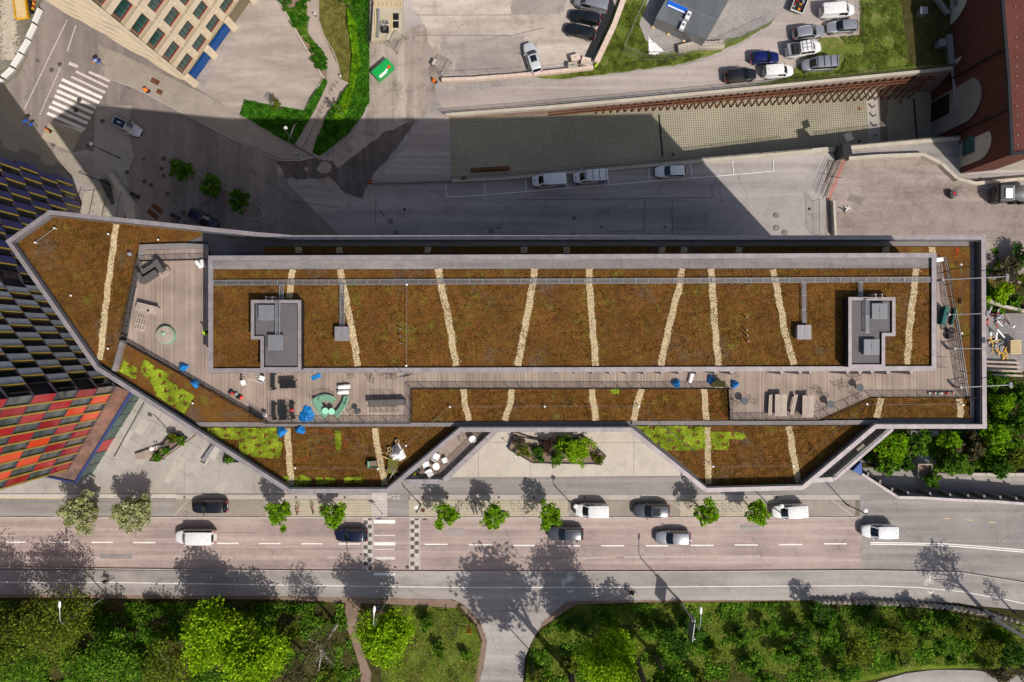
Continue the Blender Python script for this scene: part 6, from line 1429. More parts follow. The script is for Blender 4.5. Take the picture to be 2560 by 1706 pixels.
def gate(x, y, rz, label):
    o = thing('steel_gate', (*W(x, y, ZN), ZN), label, 'gate', 'folded steel site gates', R(rz))
    for yy in (-.9, .9): MB().tube([(-1.3, yy, 1.1), (1.3, yy, 1.1)], .05, 5).build('frame', M['galv'], o, local=True)
    for k in range(15): MB().tube([(-1.3+k*.186, -.9, 1.1), (-1.3+k*.186, .9, 1.1)], .02, 4).build('bar', M['galv'], o, local=True)
    MB().box(0, 1.2, .5, .9, .8, 1.0).build('counterweight', M['concrete'], o, local=True); MB().tube([(-1.3, -.9, 0), (-1.3, -.9, 1.1)], .05, 5).build('post', M['galv'], o, local=True); MB().tube([(1.3, -.9, 0), (1.3, -.9, 1.1)], .05, 5).build('post', M['galv'], o, local=True)
gate(993, 110, 60, 'folded steel site gate beside the timber framed platform'); gate(1107, 172, 62, 'folded steel site gate at the start of the yard fence')
def blockwall(name, pts, z, w_, h_, seg, mat, label, cat='wall'):
    c = W(*pts[len(pts)//2], z); o = thing(name, (*c, z), label, cat)
    for p, q in zip(pts, pts[1:]):
        a, b = Vector(W(*p, z)), Vector(W(*q, z)); d = b-a; n = max(1, round(d.length/seg))
        for k in range(n):
            e = a+d*(k+.5)/n; hh = h_*random.uniform(.96, 1.04); MB().box(e.x, e.y, z+hh/2, d.length/n-.03, w_, hh, math.atan2(d.y, d.x)+random.uniform(-.01, .01)).build('block', M[mat], o)
    return o
blockwall('block_wall', [(1105, 204), (1190, 201), (1290, 193), (1400, 182), (1482, 173)], ZN, .5, .8, 1.9, 'concrete_pink', 'low pinkish concrete block wall along the dusty yard')
rail_fence('yard_fence', nx([(1108, 196), (1290, 186), (1400, 178), (1478, 168)]), ZN, 1.6, 'thin mesh fence behind the low block wall of the yard', 'fence', 3.2, .35, 'galv')
blockwall('block_wall', [(1490, 160), (1510, 118), (1535, 65), (1562, -10)], ZN, .8, .7, .9, 'concrete_pink', 'pinkish concrete block wall along the dark ditch')
struct('ditch', MB().sheet(nx([(1458, 150), (1478, 155), (1500, 112), (1538, 20), (1530, -10), (1512, -10), (1500, 60)]), ZN+.012), M['steel_d'])
dd = thing('warning_tape', (*W(1520, 90, ZN), ZN), 'bright yellow warning line along the block wall', 'tape'); m = MB(); m.tube([(*W(x, y, ZN+.4), ZN+.4) for x, y in ((1488, 168), (1503, 140), (1520, 95), (1545, 45), (1566, -5))], .1, 4); m.build('tape_strip', M['hivis'], dd)
for i, (x, y, r_) in enumerate(((1438, 146, 15), (1431, 166, 0), (1464, 156, -15))):
    o = thing('concrete_block', (*W(x, y, ZN+.5), ZN), ('speckled concrete block, upper left of three at the fence corner', 'plain concrete block, lower left of three at the fence corner', 'largest concrete block at the fence corner next to the ditch')[i], 'concrete block', 'concrete blocks at the fence corner', R(r_)); MB().box(0, 0, .5, 1.4, .9 if i < 2 else 1.2, 1.0).build('block_body', M['concrete_pink' if i != 1 else 'concrete'], o, local=True, bevel=.04); MB().box(0, 0, 1.02, .3, .06, .06).build('lifting_eye', M['steel_d'], o, local=True)
gb = 'white concrete blocks on the rough verge'
for i in range(13):
    t = i/12; x = 1700+105*t; y = 122-14*t-3*math.sin(t*5); o = thing('white_block', (*W(x, y, ZN+.6), ZN), 'white concrete block, number %s in the curved stacked row below the cabin' % ['one', 'two', 'three', 'four', 'five', 'six', 'seven', 'eight', 'nine', 'ten', 'eleven', 'twelve', 'thirteen'][i]+' from the left', 'concrete block', gb, R(9)); MB().box(0, 0, .4, .56, 1.1, .8).build('block_body', M['concrete'], o, local=True, bevel=.02)
    for s in (-.3, .3): MB().box(0, s, .82, .12, .12, .04).build('lifting_pocket', M['concrete_d'], o, local=True)
o = thing('dust_sheet', (*W(1640, 115, ZN), ZN), 'crumpled white sheet spread on the verge beside the gravel pad', 'sheet')
m = MB(); pts = WP([(1621, 90), (1626, 100), (1640, 112), (1655, 124), (1660, 128), (1640, 139), (1622, 137), (1621, 115)], ZN)
for c in tiles(pts, .3, .3, 0): m.sheet(c, lambda x, y: ZN+.12+.1*math.sin(x*5+y*3)+.06*math.sin(y*9))
m.build('cloth', M['whitecloth'], o, smooth=True)
rail_fence('site_fence', nx([(1617, -10), (1590, 50), (1556, 128)]), ZN, 2.0, 'galvanised mesh site fence running down to the verge left of the cabin', 'fence', 3.4, .25, 'galv')
rail_fence('site_fence', nx([(1556, 128), (1606, 150), (1662, 150), (1700, 140), (1800, 118), (1860, 92), (1925, 62)]), ZN, 2.0, 'galvanised mesh site fence curving along the access road', 'fence', 3.4, .25, 'galv')
rail_fence('hedge_fence', nx([(926, -10), (924, 120)]), ZN, 1.6, 'dark steel fence between the hedge bed and the work platform', 'fence', 2.4, .12)
rail_fence('parking_fence', nx([(2146, -10), (2152, 92)]), ZN, .8, 'low dark fence at the head of the parked cars', 'fence', 2.4, None)
rail_fence('site_fence', nx([(2033, 503), (2035, 590)]), ZN, 2.0, 'galvanised mesh fence beside the short concrete wall by the long building', 'fence', 2.6, .25, 'steel_d')
blockwall('block_wall', [(2115, 400), (2190, 394), (2300, 390), (2345, 412), (2385, 450), (2430, 462), (2470, 458), (2580, 448)], ZN, .5, .9, 1.9, 'concrete', 'angled line of pale concrete barriers round the gravel yard')
struct('ramp_lane', MB().sheet(nx([(2115, 372), (2330, 356), (2400, 350), (2420, 440), (2600, 430), (2600, 455), (2440, 462), (2390, 448), (2345, 408), (2300, 386), (2115, 396)]), ZN+.006), M['asphalt_g'])
# swing gate with red rails
o = thing('red_gate', (*W(2080, 450, ZN), ZN), 'tall gate of thin black and orange red rails across the yard entrance', 'gate')
for i, (p, q) in enumerate((((2102, 405), (2064, 503)), ((2092, 405), (2054, 495)), ((2080, 405), (2045, 488)))):
    a, b = W(*p, ZN), W(*q, ZN)
    for k in range(3):
        MB().tube([(*a, ZN+.5+k*.5), (*b, ZN+.5+k*.5)], .035, 4).build('rail', M['orange' if i == 0 else 'steel_d'], o)
a, b = W(2060, 445, ZN), W(2095, 450, ZN); MB().tube([(*a, ZN+1.2), (*b, ZN+1.2)], .05, 4).build('cross_bar', M['steel_d'], o)
o = thing('gate_booth', (*W(2097, 385, ZN), ZN), 'dark steel gate post box with open flap by the ramp wall', 'booth'); MB().box(0, 0, 1.3, 1.3, 1.9, 2.6, R(10)).build('frame', M['steel_d'], o, local=True); MB().box(.5, 2.0, 2.0, 1.2, 1.2, .1, R(20)).build('flap', M['greyfurn'], o, local=True); MB().box(-.9, .5, 2.3, 1.0, .1, .1, R(-40)).build('stay', M['steel_d'], o, local=True)
o = thing('fence_panel', (*W(2140, 500, ZN), ZN), 'loose steel barrier panel lying on the gravel yard', 'barrier', None, R(-18)); 
for k in range(16): MB().tube([(-1.1+k*.147, -.5, .12), (-1.1+k*.147, .5, .2)], .015, 4).build('bar', M['galv'], o, local=True)
for y in (-.5, .5): MB().tube([(-1.15, y, .15), (1.15, y, .15)], .03, 5).build('frame', M['galv'], o, local=True)
o = thing('scrap_poles', (*W(2108, 523, ZN), ZN), 'small pile of pale and dark scrap poles on the gravel yard', 'scrap')
for k in range(6): a = random.uniform(0, 3); MB().box(random.uniform(-.5, .8), random.uniform(-.2, .2), .1, 1.2, .08, .08, a).build('pole', M['whitep' if k % 2 else 'steel_d'], o, local=True)
rail_fence('path_fence', nx([(735, 365), (785, 392)]), ZN, .5, 'low dark edge rail at the foot of the garden path', 'railing', 2, None)

# street wall and blue edge east of the building
ew = [(2150, 1184), (2240, 1242), (2300, 1243), (2400, 1249), (2480, 1252), (2600, 1262)]
o = thing('street_wall', (*W(2300, 1243, 0), -3), 'long low parapet wall between the street and the lower lane', 'wall')
for p, q in zip(ew, ew[1:]):
    a, b = Vector(W(*p, 0)), Vector(W(*q, 0)); d = b-a; c = (a+b)/2; n = max(1, round(d.length/2.2)); rz = math.atan2(d.y, d.x); nn = Vector((-d.y, d.x)).normalized()
    MB().box(c.x, c.y, -2.5, d.length, .3, 5.9, rz).build('wall_body', M['concrete_d'], o)
    for k in range(n):
        e = a+d*(k+.5)/n; MB().box(e.x, e.y, .5, d.length/n-.02, .36, .08, rz).build('coping_panel', M['coping'], o)
        f_ = e+nn*.4; MB().box(f_.x, f_.y, -1.2, .25, .7, 2.6, rz+R(20)).build('buttress', M['concrete_d'], o)
o = thing('blue_wall', (*W(2147, 1170, 0), -2), 'short indigo blue wall at the south east foot of the building', 'wall'); MB().prism(px([(2126, 1175), (2147, 1152), (2149, 1184), (2140, 1182)]), -2, .7).build('wall_body', M['navyblue'], o)
for k in range(9):
    x = 2168+k*6.5; y = 1202+k*4.3; pass
blockwall('lane_wall', [(2420, 1184), (2600, 1184)], -3.0, .4, .8, 1.9, 'concrete', 'pale low wall between the lower lane and the trees', 'wall')
o = thing('timber_planter', (*W(2305, 1175, -3), -3.2), 'raised timber planter frame by the lower lane', 'planter'); 
for dx, dy, sx_, sy_ in ((0, .9, 1.9, .12), (0, -.9, 1.9, .12), (.95, 0, .12, 1.9), (-.95, 0, .12, 1.9)): MB().box(dx, dy, .5, sx_, sy_, 1.0).build('plank', M['wood'], o, local=True)
MB().box(0, 0, .4, 1.75, 1.7, .5).build('soil_fill', M['soil'], o, local=True)
# field stone wall along the cycle path
o = thing('stone_wall', (*W(2300, 1505, 0), 0), 'rough field stone wall along the right end of the cycle path', 'wall')
sw_ = [(2035, 1501), (2100, 1502), (2200, 1504), (2300, 1509), (2400, 1520), (2500, 1539), (2600, 1566)]
for p, q in zip(sw_, sw_[1:]):
    a, b = Vector(W(*p, .4)), Vector(W(*q, .4)); d = b-a; n = round(d.length/.75)
    for k in range(n):
        e = a+d*(k+.5+random.uniform(-.15, .15))/n; s = random.uniform(.8, 1.1); MB().blob(e.x, e.y-.1, .55, .42*s, .36, .6*random.uniform(.8, 1.1), 8, 5, .18, math.atan2(d.y, d.x)).build('stone', M['stonewall'], o)
# planters on the plaza
def planter(name, pts, h_, label, soilpts=None, z=0):
    P = px(pts, z); c = (sum(p[0] for p in P)/len(P), sum(p[1] for p in P)/len(P)); o = thing(name, (*c, z), label, 'planter')
    m = MB(); ringprism(m, P, inset(P, .16), z, z+h_); m.build('rim', M['steel_d'], o); MB().prism(inset(P, .15), z, z+h_-.12).build('soil_fill', M['soil'], o); return o, P
p1, pp1 = planter('steel_planter', [(434, 1082), (471, 1095), (394, 1153), (376, 1151), (418, 1098)], .5, 'wedge shaped steel planter beside a timber bench on the western plaza')
p2, pp2 = planter('steel_planter', [(1283, 1085), (1380, 1105), (1460, 1089), (1515, 1139), (1498, 1160), (1331, 1157), (1270, 1122)], .55, 'large angular steel planter filled with shrubs in the bay between the two roof wings')
p3, pp3 = planter('steel_planter', [(566, 1137), (580, 1134), (600, 1155), (560, 1156)], .5, 'small steel planter tucked under the western wing edge')
def slatseat(pts, z, label, ang):
    P = px(pts, z); c = (sum(p[0] for p in P)/len(P), sum(p[1] for p in P)/len(P)); o = thing('slatted_seat', (*c, 0), label, 'seat'); MB().prism(inset(P, .05), 0, z-.05).build('seat_base', M['steel_d'], o)
    for cc in tiles(P, .12, 40, .025, R(ang)): MB().prism(cc, z-.05, z).build('slat', M['wood'], o)
slatseat([(336, 1136), (405, 1112), (378, 1150), (338, 1149)], .5, 'slatted timber seat at the narrow end of the wedge planter', 85)
slatseat([(1283, 1083), (1290, 1082), (1358, 1108), (1345, 1115), (1284, 1098)], .55, 'slatted timber seat along the top of the angular planter', 60)
o = thing('steel_ridge', (*W(525, 1133, 0), 0), 'slanting low steel wedge on the plaza beside the wing', 'seat'); MB().prism(px([(506, 1150), (512, 1155), (540, 1115), (533, 1112)]), 0, .5).build('wedge_body', M['galv'], o)
for x, y, lab in ((391, 1117, 'white globe light low beside the wedge planter, the western one'), (397, 1115, 'white globe light low beside the wedge planter, the eastern one'), (1266, 1107, 'white globe light by the seat of the angular planter'), (1289, 1139, 'white spotlight at the left rim of the angular planter'), (1413, 1146, 'white spotlight among the shrubs of the angular planter')):
    o = thing('garden_light', (*W(x, y, .4), 0), lab, 'garden light'); MB().cyl(0, 0, 0, .9, .03, 6).build('post', M['galv'], o, local=True); MB().blob(0, 0, .95, .12, .12, .12, 10, 6).build('globe', M['whitep'], o, smooth=True, local=True)
# construction clutter right of the building
random.seed(21)
def clutter(name, x, y, label, cat, n, cols, size=1.2, z=-9.5):
    X, Y = W(x, y, z); zz = eastz(X, Y); o = thing(name, (X, Y, zz), label, cat)
    for k in range(n):
        MB().box(random.uniform(-size, size), random.uniform(-size, size), random.uniform(.1, .5), random.uniform(.3, 1.8), random.uniform(.06, .25), random.uniform(.05, .2), random.uniform(0, 3.1)).build('piece', M[random.choice(cols)], o, local=True)
clutter('scaffold_pile', 2490, 795, 'heap of red and grey scaffold parts below the east roof edge', 'scrap', 16, ('red', 'galv', 'galv', 'whitep'))
clutter('scaffold_pile', 2522, 805, 'heap of pale scaffold frames right of the red one', 'scrap', 14, ('galv', 'whitep', 'red', 'stonewall'))
clutter('timber_scrap', 2495, 860, 'tangled heap of white and yellow battens and sheets', 'scrap', 22, ('whitep', 'rawwood', 'galv', 'concrete', 'yellow'), 1.5)
clutter('timber_scrap', 2500, 885, 'small heap of straw coloured battens', 'scrap', 10, ('rawwood', 'yellow'), .8)
o = thing('pallet_stack', (*W(2545, 868, -8), eastz(*W(2545, 868, -8))), 'stack of pale wooden pallets at the right edge', 'pallets')
for k in range(7): MB().box(0, -.9+k*.3, 1.0, 1.6, .2, .1).build('plank', M['rawwood'], o, local=True)
MB().box(0, 0, .45, 1.5, 2, .9).build('stack_body', M['wood'], o, local=True)
for i, y in enumerate((914, 925, 936, 947)):
    X, Y = W(2532, y-7, -6); o = thing('timber_beam', (X, Y, eastz(X, Y)+.2), 'long weathered beam, %s of four stacked beams right of the roof edge' % ('topmost', 'second', 'third', 'lowest')[i], 'beam', 'weathered beams', R(-2)); MB().box(0, 0, .2, 5.6, .28, .3).build('beam_body', M['wood'], o, local=True)
o = thing('orange_bucket', (*W(2468, 767, -9), eastz(*W(2468, 767, -9))), 'bright orange tub next to the east roof edge', 'tub'); MB().cyl(0, 0, 0, .5, .5, 14, .62).build('tub_body', M['orange'], o, local=True)
blockwall('lane_wall', [(2466, 752), (2500, 765), (2560, 780), (2600, 785)], -10.2, .4, .6, 1.9, 'concrete', 'short pale kerb wall above the scaffold heaps')
# ---------------------------------------------------------------- things on the roof
ZD = DZ
def rt(name, x, y, label, cat, group=None, rz=0, z=ZD, zt=.4): return thing(name, (*W(x, y, z+zt), z), label, cat, group, R(rz))
def round_table(x, y, mat, label, r=.33, h=.72):
    o = rt('round_table', x, y, label, 'table', 'round bistro tables', 0, zt=h); MB().cyl(0, 0, h-.03, h, r, 28).build('table_top', M[mat], o, local=True); MB().cyl(0, 0, .02, h-.03, .03, 8).build('pedestal', M['steel_d'], o, local=True); MB().cyl(0, 0, 0, .03, .22, 14).build('foot', M['steel_d'], o, local=True)
round_table(813, 1028, 'mint', 'round mint green table, left of the two in front of the curved benches', .31); round_table(829, 1029, 'mint', 'round mint green table, right of the two in front of the curved benches', .31)
round_table(892, 1029, 'greyfurn', 'round dark grey table between the curved benches and the long table', .29)
round_table(1862, 1003, 'greyfurn', 'round dark grey table at the west end of the eastern terrace', .37); round_table(2077, 1011, 'greyfurn', 'round dark grey table against the slanted railing, beside the timber tables', .37); round_table(2150, 969, 'greyfurn', 'round dark grey table at the upper end of the slanted railing', .37)
def wirechair(x, y, rz, label, z=ZD, mat='steel_d', group='wire terrace chairs', solid=False):
    o = rt('chair', x, y, label, 'chair', group, rz, z)
    for sx_ in (-.2, .2):
        for sy in (-.2, .2): MB().tube([(sx_*1.2, sy*1.2, 0), (sx_, sy, .44)], .012, 4).build('leg', M[mat], o, local=True)
    m = MB()
    if solid: m.box(0, 0, .45, .5, .5, .05)
    else:
        m.tube([(-.22, -.22, .45), (.22, -.22, .45), (.22, .22, .45), (-.22, .22, .45)], .012, 4, closed=True)
        for k in range(6): m.tube([(-.22, -.18+k*.07, .45), (.22, -.18+k*.07, .45)], .006, 3)
    m.build('seat', M[mat], o, local=True); m = MB()
    if solid: m.loft([[(-.25, -.27, .45), (-.2, -.27, .45), (-.3, -.27, .85), (-.34, -.27, .85)], [(-.27, .0, .45), (-.22, 0, .45), (-.34, 0, .85), (-.38, 0, .85)], [(-.25, .27, .45), (-.2, .27, .45), (-.3, .27, .85), (-.34, .27, .85)]])
    else:
        m.tube([(-.22, -.24, .44), (-.32, -.24, .82), (-.34, 0, .86), (-.32, .24, .82), (-.22, .24, .44)], .014, 4)
        for k in range(7): q = -.2+k*.066; m.tube([(-.22, q, .45), (-.33, q, .84)], .006, 3)
    m.build('backrest', M[mat], o, local=True); return o
ch = [(920, 937, 'near the raised wall beside the drum stool'), (928, 950, 'just below the drum stool'), (950, 934, 'folded against the raised wall west of the chimney stand'), (972, 938, 'left of a pair below the raised edge'), (984, 942, 'right of a pair below the raised edge'), (880, 940, 'alone below the raised edge with pale frame'), (1838, 1010, 'tucked behind the westernmost round table'), (1880, 1002, 'east of the westernmost round table'), (2048, 975, 'upper of two left of the slanted railing'), (2058, 990, 'lower of two left of the slanted railing'), (2052, 1022, 'below the round table at the timber tables'), (2100, 965, 'left of the upper round table'), (2112, 962, 'next to the upper round table'), (2128, 938, 'close to the raised wall above the upper round table'), (2145, 946, 'between raised wall and upper round table'), (2140, 985, 'below the upper round table'), (876, 1030, 'between curved bench and grey table'), (868, 1003, 'left of the grey round table'), (1841, 938, 'leaning by the raised wall at the eastern terrace')]
for i, (x, y, t) in enumerate(ch): wirechair(x, y, random.uniform(0, 360), 'dark wire chair '+t)
wirechair(655, 947, 70, 'small pale chair near the timber bench, upper one', mat='whitecloth', solid=True); wirechair(609, 957, 200, 'small pale chair on the open deck left of the black tables', mat='whitecloth', solid=True)
# black square tables
for x, y, lab in ((709, 962, 'black square table, left half of the pair near the raised wall'), (729, 961, 'black square table, right half of the pair near the raised wall'), (707, 1022, 'black square table at the railing, upper one of the stacked pair'), (707, 1041, 'black square table at the railing, lower one of the stacked pair')):
    o = rt('square_table', x, y, lab, 'table', 'black square tables', 0, zt=.73); MB().box(0, 0, .72, .76, .74, .04).build('table_top', M['black'], o, local=True)
    for s in (-.32, .32):
        for t in (-.3, .3): MB().box(s, t, .35, .04, .04, .7).build('leg', M['steel_d'], o, local=True)
for x, y, r_, lab in ((683, 955, 90, 'black mesh bench left of the paired black tables'), (685, 1030, 90, 'black mesh bench left of the railing tables'), (731, 1028, 92, 'narrow dark bench right of the railing tables'), (640, 1036, -32, 'slender dark rack along the slanting railing')):
    o = rt('mesh_bench', x, y, lab, 'bench', 'dark mesh benches', r_)
    for k in range(9): MB().box(-.72+k*.18, 0, .44, .14, .42, .02).build('slat', M['steel_d'], o, local=True)
    for s in (-.7, .7): MB().box(s, 0, .22, .04, .4, .44).build('leg', M['steel_d'], o, local=True)
    m = MB(); m.tube([(-.8, .22, .44), (-.8, .3, .85), (.8, .3, .85), (.8, .22, .44)], .015, 4)
    for k in range(17): m.tube([(-.72+k*.09, .24, .46), (-.72+k*.09, .3, .84)], .007, 3)
    m.build('backrest', M['steel_d'], o, local=True)
# long slatted table with chairs
o = rt('long_table', 967, 1007, 'long dark slatted table parallel to the railing', 'table', None, 1, zt=.74)
for k in range(36): MB().box(-1.76+k*.1, 0, .73, .085, .58, .03).build('slat', M['greyslat'], o, local=True)
for s in (-1.7, 0, 1.7): MB().box(s, 0, .36, .06, .5, .7).build('leg', M['steel_d'], o, local=True)
for i, (x, t) in enumerate(((931, 'leftmost'), (945, 'second'), (960, 'third'), (975, 'fourth'), (990, 'rightmost'))): wirechair(x, 1020, 90, 'dark wire chair below the long slatted table, %s in its row' % t)
for i, (x, t) in enumerate(((940, 'leftmost'), (958, 'middle'), (985, 'rightmost'))): wirechair(x, 997, -90, 'dark wire chair hidden above the long slatted table, %s' % t)
# curved mint benches
def arcbench(cx, cy, r0, r1, a0, a1, label):
    X, Y = W(cx, cy, ZD+.45); o = thing('curved_bench', (X, Y, ZD), label, 'bench', 'curved mint benches')
    n = 16; m = MB()
    for k in range(n+1):
        a = R(a0+(a1-a0)*k/n); m.tube([(r0*math.cos(a), r0*math.sin(a), .44), (r1*math.cos(a), r1*math.sin(a), .46)], .014, 4)
    for r in np.linspace(r0, r1, 6): m.tube([(r*math.cos(R(a)), r*math.sin(R(a)), .45) for a in np.linspace(a0, a1, n)], .018, 4)
    for i in range(n): 
        a, b = R(a0+(a1-a0)*i/n), R(a0+(a1-a0)*(i+1)/n); m.add([(r0*math.cos(a), r0*math.sin(a), .43), (r1*math.cos(a), r1*math.sin(a), .43), (r1*math.cos(b), r1*math.sin(b), .43), (r0*math.cos(b), r0*math.sin(b), .43)], [(0, 1, 2, 3)])
    m.build('seat', M['mintd'], o, local=True)
    m = MB(); m.tube([((r1+.12)*math.cos(R(a)), (r1+.12)*math.sin(R(a)), .85) for a in np.linspace(a0, a1, n)], .02, 4)
    for a in np.linspace(a0, a1, n): m.tube([(r1*math.cos(R(a)), r1*math.sin(R(a)), .46), ((r1+.12)*math.cos(R(a)), (r1+.12)*math.sin(R(a)), .85)], .01, 4)
    m.build('backrest', M['mint'], o, local=True)
    for a in (a0, (a0+a1)/2, a1):
        for r in (r0+.05, r1-.05): MB().tube([(r*math.cos(R(a)), r*math.sin(R(a)), 0), (r*math.cos(R(a)), r*math.sin(R(a)), .44)], .018, 4).build('leg', M['mint'], o, local=True)
arcbench(815, 1027, .95, 1.45, 50, 128, 'curved mint bench behind the two mint tables'); arcbench(858, 984, 2.3, 2.95, 190, 234, 'curved mint bench left of the mint tables with blue sheet behind'); arcbench(790, 978, 2.75, 3.15, 308, 350, 'curved mint bench right of the mint tables, near the railing')
# cloths, rolls, tarps
def roll(x, y, rz, l, r, label, mat='whitecloth', z=ZD):
    o = rt('cloth_roll', x, y, label, 'cloth roll', 'white cloth rolls', rz, z, r); m = MB(); m.loft([[(t*l, r*q*math.cos(a), r+r*.8*q*math.sin(a)) for a in np.linspace(0, 2*math.pi, 12, endpoint=False)] for t, q in ((-.5, .6), (-.46, 1), (-.2, .9), (.1, 1.05), (.4, .95), (.5, .7))]); m.build('cloth', M[mat], o, smooth=True, local=True)
roll(860, 967, 4, 1.2, .24, 'white cloth roll, upper of the two in the middle of the deck'); roll(858, 981, 2, 1.1, .22, 'white cloth roll, lower of the two in the middle of the deck')
roll(496, 661, 130, .9, .2, 'white sack roll, left of the two in the corner by the raised wall'); roll(507, 659, 110, .8, .22, 'white sack roll, right of the two in the corner by the raised wall'); roll(1728, 943, 75, 1.1, .2, 'white cloth roll lying on the railing strip below the raised wall')
def tarp(x, y, r, label, z=ZD, sx_=1, rz=0, h_=.35, seed=0, mat='bluetarp'):
    o = rt('blue_tarp', x, y, label, 'tarpaulin', 'blue tarpaulins', rz, z, h_/2); m = MB(); n, k = 22, 7; rr = random.Random(seed); ph = [rr.uniform(0, 6) for _ in range(5)]
    V = [(0, 0, h_)]
    for i in range(1, k+1):
        for j in range(n):
            a = 2*math.pi*j/n; q = r*i/k*(1+.16*math.sin(3*a+ph[0])+.1*math.sin(7*a+ph[1])); t = i/k
            V.append((q*math.cos(a)*sx_, q*math.sin(a), max(.01, h_*(1-t**2)+.09*math.sin(5*a+ph[2]+i)*math.sin(t*5+ph[3])*(1-t*.4)+.02)))
    Fq = [(0, 1+j, 1+(j+1) % n) for j in range(n)]+[(1+(i-1)*n+j, 1+i*n+j, 1+i*n+(j+1) % n, 1+(i-1)*n+(j+1) % n) for i in range(1, k) for j in range(n)]
    m.add(V, Fq); m.build('sheet', M[mat], o, smooth=35, local=True)
tarp(456, 918, .42, 'blue tarpaulin bundle on the slanting railing, upper one', h_=.6, seed=1); tarp(486, 957, .48, 'blue tarpaulin bundle on the planted strip below the slanting railing', z=ZS, h_=.5, seed=2)
tarp(766, 1037, .8, 'large blue sheet under the left curved bench', sx_=.9, rz=-30, h_=.25, seed=3); tarp(702, 1080, .5, 'blue tarpaulin bundle at the wing edge, left one beside the gravel strip', z=ZB, h_=.5, seed=4); tarp(749, 1074, .48, 'blue tarpaulin bundle at the wing edge, right one', z=ZB, h_=.6, seed=5)
tarp(1692, 959, .42, 'blue tarpaulin bundle on the railing strip left of the white roll', h_=.6, seed=6); tarp(1779, 949, .42, 'blue tarpaulin bundle right of the white roll', h_=.5, seed=7); tarp(1838, 961, .4, 'blue tarpaulin bundle at the corner of the eastern terrace', h_=.5, seed=8)
o = rt('blue_mat', 788, 943, 'flat blue folded mat near the raised wall', 'mat', None, 25); MB().box(0, 0, .04, .92, .42, .06).build('sheet', M['bluetarp'], o, local=True); MB().box(.1, 0, .08, .5, .38, .03, .05).build('fold', M['bluetarp'], o, local=True)
# timber furniture on the west deck
o = rt('play_house', 388, 686, 'dark timber play frame with slatted front in the west deck corner', 'play frame', None, 32)
MB().box(-.5, 0, .5, 1.9, .42, .9).build('side', M['greyslat'], o, local=True); MB().box(.1, .7, .45, 1.9, .35, .8).build('side', M['greyslat'], o, local=True); MB().box(-1.2, .35, .45, .4, 1.0, .8).build('side', M['greyslat'], o, local=True); MB().box(.95, .3, .6, .5, 1.2, 1.1).build('side', M['greyslat'], o, local=True)
for k in range(6): MB().box(.9+.0*k, -.75+k*.13, .55, 1.1, .07, .04).build('slat', M['wood'], o, local=True)
MB().box(-.2, .35, .2, 1.6, .5, .2).build('sand_box', M['black'], o, local=True)
o = rt('timber_table', 367, 772, 'weathered timber table with low edge on the west deck', 'table', None, -14, zt=.7)
for k in range(5): MB().box(0, -.33+k*.165, .7, 2.1, .15, .04).build('board', M['wood'], o, local=True)
for s in (-.9, .9): MB().box(s, 0, .34, .1, .6, .66).build('leg', M['wood'], o, local=True)
MB().blob(.25, -.15, .85, .12, .09, .08, 8, 5).build('lamp', M['black'], o, local=True)
for i, x in enumerate((340, 346, 352, 358, 364)):
    pass
o = rt('pallet', 349, 803, 'upright slatted pallet lying on the west deck', 'pallet', None, -15)
for k in range(5): MB().box(-.48+k*.24, 0, .16, .11, 2.0, .04).build('slat', M['wood'], o, local=True)
for t in (-.8, -.3, .3, .8): MB().box(0, t, .1, 1.15, .12, .09).build('cross_bar', M['wood'], o, local=True)
o = rt('round_planter', 413, 838, 'round timber topped planter with green rim on the west deck', 'planter', None, 0, zt=.4); m = MB(); m.cyl(0, 0, 0, .42, .88, 32); m.build('tub', M['mintd'], o, local=True)
for c in tiles([(.83*math.cos(a), .83*math.sin(a)) for a in np.linspace(0, 2*math.pi, 30, endpoint=False)], .11, 9, .02, R(10)): MB().prism(c, .42, .46).build('board', M['wood'], o, local=True)
MB().blob(-.15, .15, .5, .2, .2, .1, 12, 6).build('hatch', M['mintd'], o, local=True)
o = rt('timber_lounger', 627, 943, 'low weathered timber lounger against the raised wall', 'lounger', None, -3)
for k in range(4): MB().box(0, -.3+k*.2, .35, 1.9, .16, .05).build('board', M['wood'], o, local=True)
MB().box(-.9, 0, .2, .08, .8, .4).build('leg', M['steel_d'], o, local=True); MB().box(.9, 0, .2, .08, .8, .4).build('leg', M['steel_d'], o, local=True)
o = rt('luggage_heap', 586, 990, 'heap of black bags with red cloth at the slanting railing', 'bags', None, -35)
for k in range(8): MB().blob(random.uniform(-.6, .6), random.uniform(-.2, .3), .15, .22, .18, .18, 8, 5, .1).build('bag', M[('black', 'blackcl', 'red', 'orange', 'greyfurn', 'black', 'blackcl', 'galv')[k]], o, smooth=True, local=True)
o = rt('red_cloth', 730, 1026, 'small red cloth on the narrow dark bench', 'cloth', None, 0, zt=.5); MB().blob(0, 0, .52, .2, .18, .09, 10, 5, .15).build('cloth', M['red'], o, local=True)
o = rt('notice_box', 662, 1038, 'small white box on the rack by the slanting railing', 'box', None, -20, zt=.6); MB().box(0, 0, .6, .35, .3, .25).build('box_body', M['whitep'], o, local=True, bevel=.02); MB().box(0, 0, .74, .3, .25, .02).build('lid', M['alu'], o, local=True)
